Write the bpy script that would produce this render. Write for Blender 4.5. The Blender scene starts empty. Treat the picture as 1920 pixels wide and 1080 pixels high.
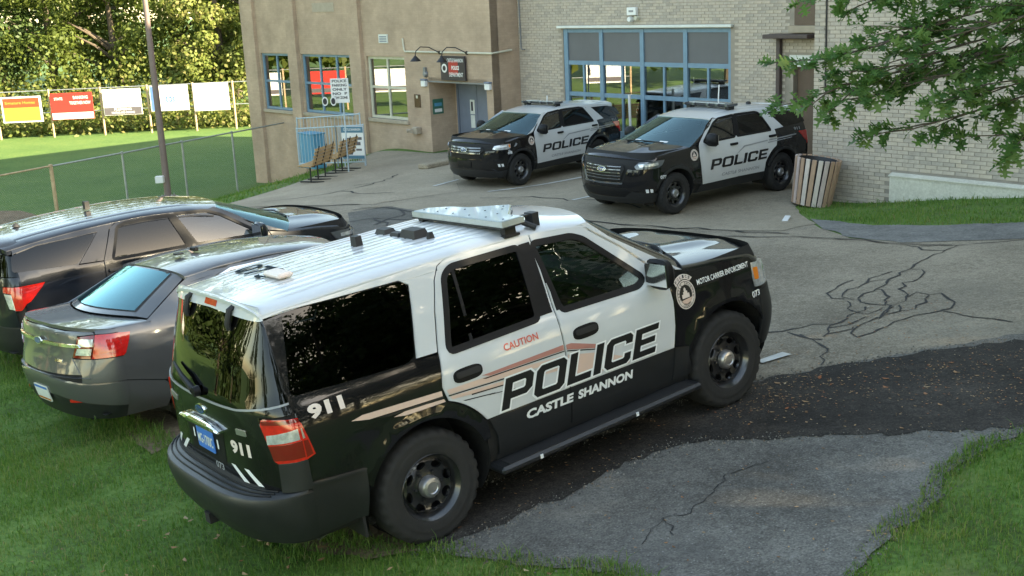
import bpy, bmesh, math, random
import numpy as np
from mathutils import Vector, Matrix
from mathutils.geometry import delaunay_2d_cdt
random.seed(7); np.random.seed(7)
R = math.radians
SC = bpy.context.scene
COL = SC.collection
# ------------------------------------------------------------------ camera, sky, sun, exposure
CAM_Z = 3.83
cam = bpy.data.cameras.new('camera'); cam_o = bpy.data.objects.new('camera', cam); COL.objects.link(cam_o)
cam.sensor_width = 36.0; cam.lens = 36.0 * 2200.6 / 1920.0; cam.clip_start = 0.1; cam.clip_end = 2000
_p, _r = R(14.3446), R(-2.645)
_fw = Vector((0, math.cos(_p), -math.sin(_p))); _ri = Vector((1, 0, 0)); _up = Vector((0, math.sin(_p), math.cos(_p)))
_a = math.cos(_r) * _ri + math.sin(_r) * _up; _b = -math.sin(_r) * _ri + math.cos(_r) * _up
cam_o.matrix_world = Matrix(((_a.x, _b.x, -_fw.x, 0), (_a.y, _b.y, -_fw.y, 0), (_a.z, _b.z, -_fw.z, CAM_Z), (0, 0, 0, 1)))
SC.camera = cam_o
SUN_AZ, SUN_EL = -25.0, 26.4          # degrees, azimuth counted from +X towards +Y
w = bpy.data.worlds.new('World'); SC.world = w; w.use_nodes = True
nt = w.node_tree; nt.nodes.clear()
sky = nt.nodes.new('ShaderNodeTexSky'); sky.sky_type = 'NISHITA'; sky.sun_disc = False
sky.sun_elevation = R(SUN_EL); sky.sun_rotation = R(90 - SUN_AZ); sky.air_density = 1.0; sky.dust_density = 0.6; sky.ozone_density = 0.9
bg = nt.nodes.new('ShaderNodeBackground'); bg.inputs[1].default_value = 0.15
wo = nt.nodes.new('ShaderNodeOutputWorld')
nt.links.new(sky.outputs[0], bg.inputs[0]); nt.links.new(bg.outputs[0], wo.inputs[0])
sl = bpy.data.lights.new('sun', 'SUN'); sl.energy = 5.0; sl.angle = R(0.6); sl.color = (1.0, 0.94, 0.85)
so = bpy.data.objects.new('sun', sl); COL.objects.link(so)
_s = Vector((math.cos(R(SUN_EL)) * math.cos(R(SUN_AZ)), math.cos(R(SUN_EL)) * math.sin(R(SUN_AZ)), math.sin(R(SUN_EL))))
so.rotation_euler = _s.to_track_quat('Z', 'Y').to_euler()
vs = SC.view_settings
vs.view_transform = 'Standard'; vs.look = 'None'; vs.gamma = 1.0; vs.use_curve_mapping = False
vs.exposure = 2.5
try:
    vs.use_white_balance = True; vs.white_balance_temperature = 9000; vs.white_balance_tint = 5
except Exception:
    pass

# ------------------------------------------------------------------ helpers: objects and tags
def link(o, parent=None):
    COL.objects.link(o)
    if parent is not None: o.parent = parent
    return o
def tag(o, label=None, cat=None, group=None, kind=None):
    if label: o['label'] = label
    if cat: o['category'] = cat
    if group: o['group'] = group
    if kind: o['kind'] = kind
    return o
def empty(name, loc=(0, 0, 0), rz=0.0):
    o = bpy.data.objects.new(name, None); o.empty_display_size = 0.2; link(o); o.location = loc; o.rotation_euler = (0, 0, rz); return o
def mesh(name, vs_, fs, mat=None, parent=None, smooth=False, mats=None, midx=None):
    me = bpy.data.meshes.new(name); me.from_pydata([tuple(v) for v in vs_], [], fs)
    if mats:
        for m in mats: me.materials.append(m)
        if midx is not None: me.polygons.foreach_set('material_index', midx)
    elif mat: me.materials.append(mat)
    if smooth: me.polygons.foreach_set('use_smooth', [True] * len(me.polygons))
    me.update()
    return link(bpy.data.objects.new(name, me), parent)
def copy_tree(o, parent=None):
    c = o.copy(); COL.objects.link(c); c.parent = parent
    for ch in list(o.children): copy_tree(ch, c)
    return c
class MB:
    """collects boxes, tubes and lathes of ONE part"""
    def __init__(s): s.v = []; s.f = []
    def add(s, vs_, fs):
        n = len(s.v); s.v += [tuple(v) for v in vs_]; s.f += [tuple(i + n for i in f) for f in fs]; return s
    def box(s, lo, hi, M=None, bev=0.0):
        x0, y0, z0 = lo; x1, y1, z1 = hi
        if bev > 0:
            b = min(bev, .45 * min(x1 - x0, y1 - y0, z1 - z0)); vs_ = []
            for (x, sx) in ((x0, 1), (x1, -1)):
                for (y, sy) in ((y0, 1), (y1, -1)):
                    for (z, sz) in ((z0, 1), (z1, -1)):
                        vs_ += [Vector((x, y + sy * b, z + sz * b)), Vector((x + sx * b, y, z + sz * b)), Vector((x + sx * b, y + sy * b, z))]
            bm = bmesh.new()
            for v in vs_: bm.verts.new(v)
            r = bmesh.ops.convex_hull(bm, input=bm.verts)
            bm.verts.index_update(); vv = [v.co.copy() for v in bm.verts]; ff = [tuple(v.index for v in f.verts) for f in bm.faces]; bm.free()
            if M is not None: vv = [M @ v for v in vv]
            return s.add(vv, ff)
        vv = [Vector(p) for p in ((x0, y0, z0), (x1, y0, z0), (x1, y1, z0), (x0, y1, z0), (x0, y0, z1), (x1, y0, z1), (x1, y1, z1), (x0, y1, z1))]
        if M is not None: vv = [M @ v for v in vv]
        return s.add(vv, [(0, 3, 2, 1), (4, 5, 6, 7), (0, 1, 5, 4), (1, 2, 6, 5), (2, 3, 7, 6), (3, 0, 4, 7)])
    def tube(s, pts, rad, n=8, cap=True):
        pts = [Vector(p) for p in pts]; rr = rad if isinstance(rad, (list, tuple)) else [rad] * len(pts)
        rings = []; up = None
        for i, p in enumerate(pts):
            d = (pts[min(i + 1, len(pts) - 1)] - pts[max(i - 1, 0)]).normalized()
            if up is None: up = Vector((0, 0, 1)) if abs(d.z) < .9 else Vector((1, 0, 0))
            a = d.cross(up).normalized(); b = a.cross(d).normalized(); up = b
            rings.append([p + rr[i] * (math.cos(t) * a + math.sin(t) * b) for t in [2 * math.pi * k / n for k in range(n)]])
        vs_ = [q for r in rings for q in r]; fs = []
        for i in range(len(rings) - 1):
            for k in range(n): fs.append((i * n + k, i * n + (k + 1) % n, (i + 1) * n + (k + 1) % n, (i + 1) * n + k))
        if cap: fs += [tuple(range(n))[::-1], tuple((len(rings) - 1) * n + k for k in range(n))]
        return s.add(vs_, fs)
    def lathe(s, prof, n=32, M=None, closed=False):
        """prof: list of (r, h); axis = local Z"""
        vs_ = [Vector((r * math.cos(2 * math.pi * k / n), r * math.sin(2 * math.pi * k / n), h)) for (r, h) in prof for k in range(n)]
        if M is not None: vs_ = [M @ v for v in vs_]
        m = len(prof); fs = []
        for i in range(m if closed else m - 1):
            j = (i + 1) % m
            for k in range(n): fs.append((i * n + k, i * n + (k + 1) % n, j * n + (k + 1) % n, j * n + k))
        return s.add(vs_, fs)
    def prism(s, poly, z0, z1, M=None):
        n = len(poly); vs_ = [Vector((x, y, z0)) for x, y in poly] + [Vector((x, y, z1)) for x, y in poly]
        if M is not None: vs_ = [M @ v for v in vs_]
        return s.add(vs_, [tuple(range(n))[::-1], tuple(range(n, 2 * n))] + [(i, (i + 1) % n, n + (i + 1) % n, n + i) for i in range(n)])
    def build(s, name, mat, parent=None, smooth=False):
        o = mesh(name, s.v, s.f, mat, parent, smooth)
        if smooth: autosmooth(o)
        return o
def autosmooth(o, ang=35):
    bm = bmesh.new(); bm.from_mesh(o.data); lim = R(ang)
    bmesh.ops.recalc_face_normals(bm, faces=bm.faces)
    for e in bm.edges:
        if len(e.link_faces) == 2 and e.calc_face_angle(0) > lim: e.smooth = False
    for f in bm.faces: f.smooth = True
    bm.to_mesh(o.data); bm.free()
def fixnormals(o):
    bm = bmesh.new(); bm.from_mesh(o.data); bmesh.ops.recalc_face_normals(bm, faces=bm.faces); bm.to_mesh(o.data); bm.free()

# ------------------------------------------------------------------ helpers: 2D polygons -> triangulated, curved panels
def pip(x, y, poly):
    ins = False; j = len(poly) - 1
    for i in range(len(poly)):
        xi, yi = poly[i]; xj, yj = poly[j]
        if (yi > y) != (yj > y) and x < (xj - xi) * (y - yi) / (yj - yi) + xi: ins = not ins
        j = i
    return ins
def dens(poly, step):
    out = []
    for i in range(len(poly)):
        a = poly[i]; b = poly[(i + 1) % len(poly)]; d = math.hypot(b[0] - a[0], b[1] - a[1]); n = max(1, int(math.ceil(d / step)))
        for k in range(n): out.append((a[0] + (b[0] - a[0]) * k / n, a[1] + (b[1] - a[1]) * k / n))
    return out
def rnd(poly, r, n=4):
    """round the corners of a polygon"""
    out = []; m = len(poly)
    for i in range(m):
        p0 = Vector(poly[i - 1]); p = Vector(poly[i]); p1 = Vector(poly[(i + 1) % m])
        a = (p0 - p); b = (p1 - p); la, lb = a.length, b.length; rr = min(r, .45 * la, .45 * lb)
        A = p + a / la * rr; B = p + b / lb * rr
        if rr < 1e-4: out.append(tuple(p)); continue
        for k in range(n + 1):
            t = k / n; q = (1 - t) ** 2 * A + 2 * t * (1 - t) * p + t * t * B; out.append((q.x, q.y))
    return out
def arc(cx, cz, r, a0, a1, n=14):
    return [(cx + r * math.cos(R(a0 + (a1 - a0) * k / n)), cz + r * math.sin(R(a0 + (a1 - a0) * k / n))) for k in range(n + 1)]
def cdt(outer, holes=(), step=0.08):
    loops = [dens(outer, step)] + [dens(h, step) for h in holes]
    pts = []; edges = []; bnd = []
    for L in loops:
        n0 = len(pts); pts += L; m = len(L); edges += [(n0 + i, n0 + (i + 1) % m) for i in range(m)]; bnd.append(list(range(n0, n0 + m)))
    xs = [p[0] for p in outer]; ys = [p[1] for p in outer]
    bp = np.array(pts)
    nx = int((max(xs) - min(xs)) / step) + 1; ny = int((max(ys) - min(ys)) / step) + 1
    if nx * ny > 1:
        for i in range(nx + 1):
            for j in range(ny + 1):
                x = min(xs) + (i + .5 * (j % 2)) * step; y = min(ys) + j * step
                if ((bp[:, 0] - x) ** 2 + (bp[:, 1] - y) ** 2).min() < (.45 * step) ** 2: continue
                if not pip(x, y, outer) or any(pip(x, y, h) for h in holes): continue
                pts.append((x, y))
    r = delaunay_2d_cdt([Vector(p) for p in pts], edges, [], 0, 1e-6)
    V = [(v.x, v.y) for v in r[0]]; F = []
    for f in r[2]:
        cx = sum(V[i][0] for i in f) / len(f); cy = sum(V[i][1] for i in f) / len(f)
        if pip(cx, cy, outer) and not any(pip(cx, cy, h) for h in holes): F.append(tuple(f))
    # boundary edges with direction
    cnt = {}
    for f in F:
        for k in range(len(f)):
            a, b = f[k], f[(k + 1) % len(f)]
            if (b, a) in cnt: del cnt[(b, a)]
            else: cnt[(a, b)] = 1
    return V, F, list(cnt.keys())
LASTN = []
def mapped(V, F, B, fn, off=0.0, depth=0.0, flip=False):
    global LASTN
    """fn(u,v)->Vector ; normal from finite differences, outward = fn.n (sign)"""
    e = 1e-3; P = []; N = []
    for (u, v) in V:
        p = fn(u, v); du = fn(u + e, v) - fn(u - e, v); dv = fn(u, v + e) - fn(u, v - e)
        n = du.cross(dv)
        n = n.normalized() if n.length > 1e-12 else Vector((0, 0, 1))
        if flip: n = -n
        P.append(p); N.append(n)
    vs_ = [p + n * off for p, n in zip(P, N)]; NN = list(N)
    fs = [(f[::-1] if flip else f) for f in F]
    if depth > 0:
        n0 = len(vs_); idx = {}
        for a, b in B:
            for i in (a, b):
                if i not in idx:
                    idx[i] = (len(vs_), len(vs_) + 1); vs_ += [P[i] + N[i] * off, P[i] + N[i] * (off - depth)]; NN += [N[i], N[i]]
        for a, b in B:
            q = (idx[a][0], idx[a][1], idx[b][1], idx[b][0])
            fs.append(q[::-1] if flip else q)
    LASTN = NN
    return vs_, fs
def setn(o, N):
    o.data.normals_split_custom_set_from_vertices([tuple(n) for n in N]); return o
# ------------------------------------------------------------------ lettering
def glyphs(s, bold=0.0, size=1.0, align='LEFT', spacing=1.0):
    cu = bpy.data.curves.new('t', 'FONT'); cu.body = s; cu.size = size; cu.offset = bold; cu.align_x = align; cu.resolution_u = 3; cu.space_character = spacing
    o = bpy.data.objects.new('t', cu); COL.objects.link(o)
    dg = bpy.context.evaluated_depsgraph_get(); me = o.evaluated_get(dg).to_mesh()
    V = [(v.co.x, v.co.y) for v in me.vertices]; F = [tuple(p.vertices) for p in me.polygons]
    o.evaluated_get(dg).to_mesh_clear(); bpy.data.objects.remove(o); bpy.data.curves.remove(cu)
    xs = [v[0] for v in V]; ys = [v[1] for v in V]; x0, x1, y0, y1 = min(xs), max(xs), min(ys), max(ys)
    V = [((x - x0) / (x1 - x0), (y - y0) / (y1 - y0)) for x, y in V]
    # make every triangle counter-clockwise
    G = []
    for f in F:
        a = sum(V[f[i]][0] * V[f[(i + 1) % len(f)]][1] - V[f[(i + 1) % len(f)]][0] * V[f[i]][1] for i in range(len(f)))
        G.append(f if a > 0 else f[::-1])
    return V, G
_gl = {}
def text2d(s, bold=0.02, spacing=1.0):
    k = (s, bold, spacing)
    if k not in _gl: _gl[k] = glyphs(s, bold, 1.0, 'LEFT', spacing)
    return _gl[k]
WIDE = {  # wide angular capitals, unit height, (outer, holes, advance)
 'P': ([(0, 0), (.26, 0), (.26, .30), (.78, .30), (.95, .45), (.95, .86), (.81, 1), (0, 1)], [[(.26, .52), (.26, .79), (.66, .79), (.70, .75), (.70, .56), (.66, .52)]], 1.05),
 'O': ([(.14, 0), (.90, 0), (1.04, .14), (1.04, .86), (.90, 1), (.14, 1), (0, .86), (0, .14)], [[(.26, .25), (.26, .75), (.30, .79), (.74, .79), (.78, .75), (.78, .25), (.74, .21), (.30, .21)]], 1.15),
 'L': ([(0, 0), (.84, 0), (.84, .22), (.26, .22), (.26, 1), (0, 1)], [], .93),
 'I': ([(0, 0), (.27, 0), (.27, 1), (0, 1)], [], .38),
 'C': ([(.14, 0), (.86, 0), (.98, .12), (.98, .36), (.73, .36), (.73, .25), (.69, .21), (.30, .21), (.26, .25), (.26, .75), (.30, .79), (.69, .79), (.73, .75), (.73, .66), (.98, .66), (.98, .88), (.86, 1), (.14, 1), (0, .86), (0, .14)], [], 1.08),
 'E': ([(0, 0), (.88, 0), (.88, .21), (.26, .21), (.26, .40), (.80, .40), (.80, .60), (.26, .60), (.26, .79), (.88, .79), (.88, 1), (0, 1)], [], .9)}
def wide_word(s, grow=0.0):
    V = []; F = []; x = 0
    polys = []
    for ch in s:
        o, h, adv = WIDE[ch]
        polys.append(([(x + a, b) for a, b in o], [[(x + a, b) for a, b in q] for q in h])); x += adv
    W = x - .02
    for o, h in polys:
        if grow > 0:
            o = offset_poly(o, grow); h = [offset_poly(q, -grow) for q in h]
        v, f, b = cdt(o, h, 0.3)
        n = len(V); V += [(a / W, c) for a, c in v]; F += [tuple(i + n for i in q) for q in f]
    return V, F
def offset_poly(poly, d):
    n = len(poly); ar = sum(poly[i][0] * poly[(i + 1) % n][1] - poly[(i + 1) % n][0] * poly[i][1] for i in range(n)); sg = 1 if ar > 0 else -1
    out = []
    for i in range(n):
        p0 = Vector(poly[i - 1]); p = Vector(poly[i]); p1 = Vector(poly[(i + 1) % n])
        e0 = (p - p0).normalized(); e1 = (p1 - p).normalized()
        n0 = Vector((e0.y, -e0.x)) * sg; n1 = Vector((e1.y, -e1.x)) * sg
        m = (n0 + n1); m = m / max(.3, m.dot(n0)) if m.length > 1e-6 else n0
        out.append((p.x + m.x * d, p.y + m.y * d))
    return out
# ------------------------------------------------------------------ materials
def newmat(name):
    m = bpy.data.materials.new(name); m.use_nodes = True; n = m.node_tree.nodes; l = m.node_tree.links
    return m, n, l, n['Principled BSDF']
def ramp(n, stops):
    r = n.new('ShaderNodeValToRGB'); e = r.color_ramp.elements
    while len(e) < len(stops): e.new(0.5)
    for x, (p, c) in zip(e, stops): x.position = p; x.color = tuple(c) + (1,) if len(c) == 3 else c
    return r
def noise(n, l, scale, detail=4, rough=.6, coord='Object', vec=None):
    if vec is None:
        tc = n.new('ShaderNodeTexCoord'); vec = tc.outputs[coord]
    t = n.new('ShaderNodeTexNoise'); t.inputs['Scale'].default_value = scale; t.inputs['Detail'].default_value = detail; t.inputs['Roughness'].default_value = rough
    l.new(vec, t.inputs['Vector']); return t
def bump(n, l, h, b, strength, dist=.02):
    bp = n.new('ShaderNodeBump'); bp.inputs['Strength'].default_value = strength; bp.inputs['Distance'].default_value = dist
    l.new(h, bp.inputs['Height']); l.new(bp.outputs[0], b.inputs['Normal']); return bp
def P(name, col, rough=.5, metal=0., coat=0., var=0., scale=8., bmp=0., spec=.5, rvar=0., coord='Object', coat_r=.03):
    m, n, l, b = newmat(name)
    b.inputs['Base Color'].default_value = tuple(col) + (1,); b.inputs['Roughness'].default_value = rough; b.inputs['Metallic'].default_value = metal
    b.inputs['Coat Weight'].default_value = coat; b.inputs['Coat Roughness'].default_value = coat_r; b.inputs['Specular IOR Level'].default_value = spec
    if var or bmp or rvar:
        t = noise(n, l, scale, 5, .62, coord)
        if var:
            r = ramp(n, [(.25, [c * (1 - var) for c in col]), (.75, [min(1, c * (1 + var)) for c in col])])
            l.new(t.outputs['Fac'], r.inputs[0]); l.new(r.outputs[0], b.inputs['Base Color'])
        if rvar:
            mr = n.new('ShaderNodeMapRange'); mr.inputs[3].default_value = max(.02, rough - rvar); mr.inputs[4].default_value = min(1, rough + rvar)
            l.new(t.outputs['Fac'], mr.inputs[0]); l.new(mr.outputs[0], b.inputs['Roughness'])
        if bmp: bump(n, l, t.outputs['Fac'], b, bmp)
    return m
def glassmat(name, tint, fres_boost=0.0, rough=0.0, refl=(1, 1, 1)):
    """thin tinted pane: mirror reflection by Fresnel, rest passes through tinted"""
    m = bpy.data.materials.new(name); m.use_nodes = True; n = m.node_tree.nodes; l = m.node_tree.links; n.clear()
    out = n.new('ShaderNodeOutputMaterial'); mx = n.new('ShaderNodeMixShader'); tr = n.new('ShaderNodeBsdfTransparent'); gl = n.new('ShaderNodeBsdfGlossy')
    tr.inputs[0].default_value = tuple(tint) + (1,); gl.inputs['Roughness'].default_value = rough; gl.inputs[0].default_value = tuple(refl) + (1,)
    fr = n.new('ShaderNodeFresnel'); fr.inputs[0].default_value = 1.48
    ad = n.new('ShaderNodeMath'); ad.operation = 'ADD'; ad.use_clamp = True; ad.inputs[1].default_value = fres_boost
    l.new(fr.outputs[0], ad.inputs[0]); l.new(ad.outputs[0], mx.inputs[0]); l.new(tr.outputs[0], mx.inputs[1]); l.new(gl.outputs[0], mx.inputs[2]); l.new(mx.outputs[0], out.inputs[0])
    return m
def paint(name, col, metal=0., rough=.32, flake=0.):
    m, n, l, b = newmat(name)
    b.inputs['Base Color'].default_value = tuple(col) + (1,); b.inputs['Metallic'].default_value = metal; b.inputs['Roughness'].default_value = rough
    b.inputs['Coat Weight'].default_value = 1.0; b.inputs['Coat Roughness'].default_value = .02; b.inputs['Specular IOR Level'].default_value = .08
    # road film: a little dust makes the clear coat uneven
    t = noise(n, l, 3.0, 6, .7); mr = n.new('ShaderNodeMapRange'); mr.inputs[1].default_value = .35; mr.inputs[2].default_value = .8; mr.inputs[3].default_value = .015; mr.inputs[4].default_value = .10
    l.new(t.outputs['Fac'], mr.inputs[0]); l.new(mr.outputs[0], b.inputs['Coat Roughness'])
    d = ramp(n, [(.3, col), (.85, [c * .92 + .005 for c in col])]); t2 = noise(n, l, 1.7, 6, .7); l.new(t2.outputs['Fac'], d.inputs[0]); l.new(d.outputs[0], b.inputs['Base Color'])
    return m
M = {}
M['black_paint'] = paint('black_paint', (.004, .004, .005))
M['white_paint'] = paint('white_paint', (.53, .54, .54))
M['navy_paint'] = paint('navy_paint', (.006, .008, .013), 0.)
M['grey_paint'] = paint('grey_paint', (.112, .113, .116), .6, .42)
M['trim'] = P('black_trim', (.007, .007, .008), .5, var=.25, scale=20, spec=.22)
M['cladding'] = P('cladding', (.010, .011, .0125), .48, coat=.1, var=.2, scale=6, rvar=.1)
M['under'] = P('underbody', (.008, .008, .008), .8)
M['seal'] = P('rubber_seal', (.010, .010, .011), .5)
M['glass_dark'] = glassmat('privacy_glass', (.035, .04, .04), .0)
M['glass_sky_teal'] = glassmat('sky_teal_glass', (.25, .42, .44), .20, 0.0, (.40, .80, .86))  # teal, strengthened reflection colour imitates bright sky in the sedan's rear glass
M['glass_screen'] = glassmat('screen_glass', (.50, .62, .62), .07, 0.0, (.60, .90, .95))
M['glass_mid'] = glassmat('tinted_glass', (.28, .33, .32), .05)
M['glass_front'] = glassmat('front_glass', (.26, .32, .31), .10, 0.0, (.88, 1.0, .98))
M['glass_clear'] = glassmat('clear_glass', (.62, .70, .68), .04)
M['interior'] = P('interior', (.035, .035, .038), .8, var=.3, scale=10)
M['tyre'] = P('tyre', (.014, .0135, .013), .82, var=.3, scale=14, bmp=.15)
M['rim_black'] = P('rim_black', (.012, .012, .013), .28, coat=.6)
M['rim_alloy'] = P('rim_alloy', (.30, .30, .31), .3, .9)
M['chrome'] = P('chrome', (.78, .78, .78), .12, 1.0, rvar=.05)
M['steel'] = P('steel', (.42, .42, .43), .38, .9, var=.15)
M['lens_red'] = P('red_lens', (.52, .012, .010), .10, coat=1.0, var=.25, scale=30)
M['lens_dark_red'] = P('dark_red_lens', (.16, .006, .006), .08, coat=1.0)
M['lens_clear'] = P('clear_lens', (.62, .64, .66), .14, .55, coat=1.0, var=.4, scale=24)
M['lens_smoke'] = P('smoked_lens', (.10, .11, .12), .08, .3, coat=1.0)
M['lens_amber'] = P('amber_lens', (.75, .20, .015), .15, coat=1.0)
M['decal_black'] = P('decal_black', (.010, .010, .011), .35)
M['roof_print'] = P('roof_print', (.035, .045, .05), .95, spec=0.)
M['decal_white'] = P('decal_white', (.72, .73, .72), .35)
M['decal_tan'] = P('decal_tan', (.60, .42, .34), .4)
M['decal_rose'] = P('decal_rose', (.40, .17, .14), .4)
M['decal_grey'] = P('decal_grey', (.24, .25, .26), .4)
M['decal_cream'] = P('decal_cream', (.66, .56, .50), .4)
M['decal_red'] = P('decal_red', (.58, .10, .07), .4)
M['plate_blue'] = P('plate_blue', (.03, .16, .50), .4)
M['plate_white'] = P('plate_white', (.62, .66, .62), .4)
M['badge_blue'] = P('badge_blue', (.02, .06, .22), .2, coat=1.)
M['lightbar'] = P('lightbar_top', (.30, .38, .45), .35, coat=.5, var=.08, scale=5)
M['lightbar_lens'] = P('lightbar_lens', (.34, .36, .34), .25, coat=1., var=.12, scale=14)
M['rubber'] = P('black_rubber', (.013, .013, .014), .6)
M['orange_plastic'] = P('orange_plastic', (.55, .20, .06), .4)
# ------------------------------------------------------------------ terrain heights (survey points, metres)
CTRL = [(-.61,7.66,.05),(1.81,9.46,.29),(-1.68,9.11,-.06),(.74,10.91,.18),(-3.0,10.75,-.10),(-4.15,11.95,-.21),(-1.0,12.9,-.02),(-2.1,14.1,-.10),
 (-4.7,13.0,-.17),(-5.95,14.45,-.19),(-2.4,14.9,-.17),(-3.6,16.4,-.19),(4.84,23.75,-.34),(2.48,21.87,-.34),(5.45,23.0,-.34),(4.2,24.5,-.34),(3.05,21.1,-.34),(1.9,22.6,-.34),
 (1.66,29.98,-.70),(-.30,28.0,-.70),(2.3,29.4,-.70),(1.0,30.6,-.70),(.35,27.4,-.70),(-.95,28.6,-.70),(-2.4,36.4,-1.0),(-3.6,38.3,-1.05),(-4.94,31.7,-1.05),(-4.43,33.5,-1.05),(-7.1,28.9,-1.1),(-5.5,32.7,-1.1),(-6.5,36.5,-1.6),(-8.0,39.5,-2.4),
 (.6,37,-.95),(4,34,-.85),(7.2,25.5,-.45),(6.2,22.1,-.40),(7.3,21.0,-.24),(9.0,19.0,.12),(11,16.5,.5),(5.5,17,.12),(4,13,.30),(7,13,.55),(3.4,6.0,.50),(2.0,5.0,.42),(5.5,8,.72),(9,9,1.0),(14,12,1.2),
 (-1.5,5.5,.02),(-4.5,7,-.12),(-7,9,-.3),(0,0,.4),(-6,0,-.1),(8,0,1.0),(18,0,1.6),(-12,12,-.7),(-9,18,-.6),(-12,22,-1.2),(-8.5,24,-.7),(-14,30,-2.4),(-10.5,38,-2.65),(-12,34.5,-2.6),(-9.4,41,-2.8),(-18,22,-2.5),(-20,35,-3),(-10,48,-3),
 (-20,45,-3),(-30,30,-3),(-25,60,-3),(-15,62,-3),(-15,52,-3),(-35,50,-3),(-22,10,-2.2),(-20,0,-1.2),(-40,15,-3),(-35,0,-2.4),(-10,-12,.2),(10,-15,1.2),(25,-15,2.2),(30,10,2.2),(20,25,1.4),(10,45,-.8),(-5,55,-2.9),(-15,75,-3),(-35,75,-3),(-60,40,-3),(-60,75,-3)]
_cp = np.array(CTRL); _c2 = 1.2
def _phi(d2): return -np.sqrt(d2 + _c2 * _c2)
_A = _phi(((_cp[:, None, :2] - _cp[None, :, :2]) ** 2).sum(-1)); _n = len(_cp)
_Q = np.hstack([np.ones((_n, 1)), _cp[:, :2]])
_sol = np.linalg.solve(np.block([[_A - .02 * np.eye(_n), _Q], [_Q.T, np.zeros((3, 3))]]), np.concatenate([_cp[:, 2], np.zeros(3)]))
_w, _l = _sol[:_n], _sol[_n:]
def hgt(x, y):
    z = float(_phi((_cp[:, 0] - x) ** 2 + (_cp[:, 1] - y) ** 2) @ _w + _l[0] + _l[1] * x + _l[2] * y)
    # the playing field is level
    t = min(1, max(0, (-11.5 - x - .5 * max(0, 34 - y)) / 4)) if y < 42 else min(1, max(0, (y - 42) / 4))
    t = t * t * (3 - 2 * t)
    return z * (1 - t) - 3.0 * t if (x < -8 or y > 42) else z
# ------------------------------------------------------------------ ground materials
def ground_mat(name, stops, scale, fine=120, bmp=.25, rough=.9, speck=None, blotch=None):
    m, n, l, b = newmat(name); b.inputs['Roughness'].default_value = rough; b.inputs['Specular IOR Level'].default_value = .25
    t1 = noise(n, l, scale, 6, .65); t2 = noise(n, l, fine * .45, 2, .6); t3 = noise(n, l, fine * .12, 4, .7)
    a1 = n.new('ShaderNodeMath'); a1.operation = 'MULTIPLY'; a1.inputs[1].default_value = .36; l.new(t1.outputs['Fac'], a1.inputs[0])
    a2 = n.new('ShaderNodeMath'); a2.operation = 'MULTIPLY_ADD'; a2.inputs[1].default_value = .38; l.new(t2.outputs['Fac'], a2.inputs[0]); l.new(a1.outputs[0], a2.inputs[2])
    mx = n.new('ShaderNodeMath'); mx.operation = 'MULTIPLY_ADD'; mx.inputs[1].default_value = .26; l.new(t3.outputs['Fac'], mx.inputs[0]); l.new(a2.outputs[0], mx.inputs[2])
    lo_, hi_ = stops[0][0], stops[-1][0]; stops = [(.5 + (p_ - (lo_ + hi_) / 2) * .42, c_) for p_, c_ in stops]
    r = ramp(n, stops); l.new(mx.outputs[0], r.inputs[0]); out = r.outputs[0]
    if blotch:   # stains and patches with a shape of their own
        t3 = noise(n, l, blotch[0], 5, .6); r3 = ramp(n, [(blotch[1], (0, 0, 0)), (blotch[2], (1, 1, 1))]); l.new(t3.outputs['Fac'], r3.inputs[0])
        mm = n.new('ShaderNodeMixRGB'); mm.blend_type = 'MIX'; mm.inputs[2].default_value = tuple(blotch[3]) + (1,); l.new(out, mm.inputs[1])
        fa = n.new('ShaderNodeMath'); fa.operation = 'MULTIPLY'; fa.inputs[1].default_value = blotch[4]; l.new(r3.outputs[0], fa.inputs[0]); l.new(fa.outputs[0], mm.inputs[0]); out = mm.outputs[0]
    if speck:
        v = n.new('ShaderNodeTexVoronoi'); v.inputs['Scale'].default_value = speck[0]; tc = n.new('ShaderNodeTexCoord'); l.new(tc.outputs['Object'], v.inputs['Vector'])
        r4 = ramp(n, [(0, (1, 1, 1)), (speck[1], (0, 0, 0))]); l.new(v.outputs['Distance'], r4.inputs[0]); mm = n.new('ShaderNodeMixRGB'); mm.inputs[2].default_value = tuple(speck[2]) + (1,); l.new(out, mm.inputs[1])
        wn = n.new('ShaderNodeTexWhiteNoise'); l.new(v.outputs['Position'], wn.inputs['Vector']); gt = n.new('ShaderNodeMath'); gt.operation = 'GREATER_THAN'; gt.inputs[1].default_value = speck[3]; l.new(wn.outputs['Value'], gt.inputs[0])
        mu = n.new('ShaderNodeMath'); mu.operation = 'MULTIPLY'; l.new(gt.outputs[0], mu.inputs[0]); l.new(r4.outputs[0], mu.inputs[1]); l.new(mu.outputs[0], mm.inputs[0]); out = mm.outputs[0]
    l.new(out, b.inputs['Base Color']); bump(n, l, t2.outputs['Fac'], b, bmp, .01); return m
M['soil_grass'] = ground_mat('lawn', [(.3, (.050, .085, .020)), (.5, (.075, .150, .028)), (.7, (.115, .185, .042))], 1.3, 60, .5, blotch=(.55, .58, .75, (.095, .080, .040), .55))
M['field'] = ground_mat('field_grass', [(.3, (.050, .105, .026)), (.55, (.070, .135, .034)), (.75, (.10, .155, .042))], .35, 25, .3, blotch=(.12, .55, .7, (.10, .14, .04), .5))
M['asphalt_old'] = ground_mat('asphalt_old', [(.28, (.128, .107, .080)), (.5, (.222, .188, .142)), (.72, (.315, .270, .206))], .5, 110, .35, speck=(26, .24, (.36, .33, .28), .84), blotch=(.33, .55, .75, (.125, .112, .092), .6))
M['asphalt_new'] = ground_mat('asphalt_new', [(.3, (.014, .0125, .011)), (.55, (.032, .028, .024)), (.75, (.062, .053, .045))], 1.2, 130, .6, speck=(40, .25, (.13, .105, .08), .84))
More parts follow.
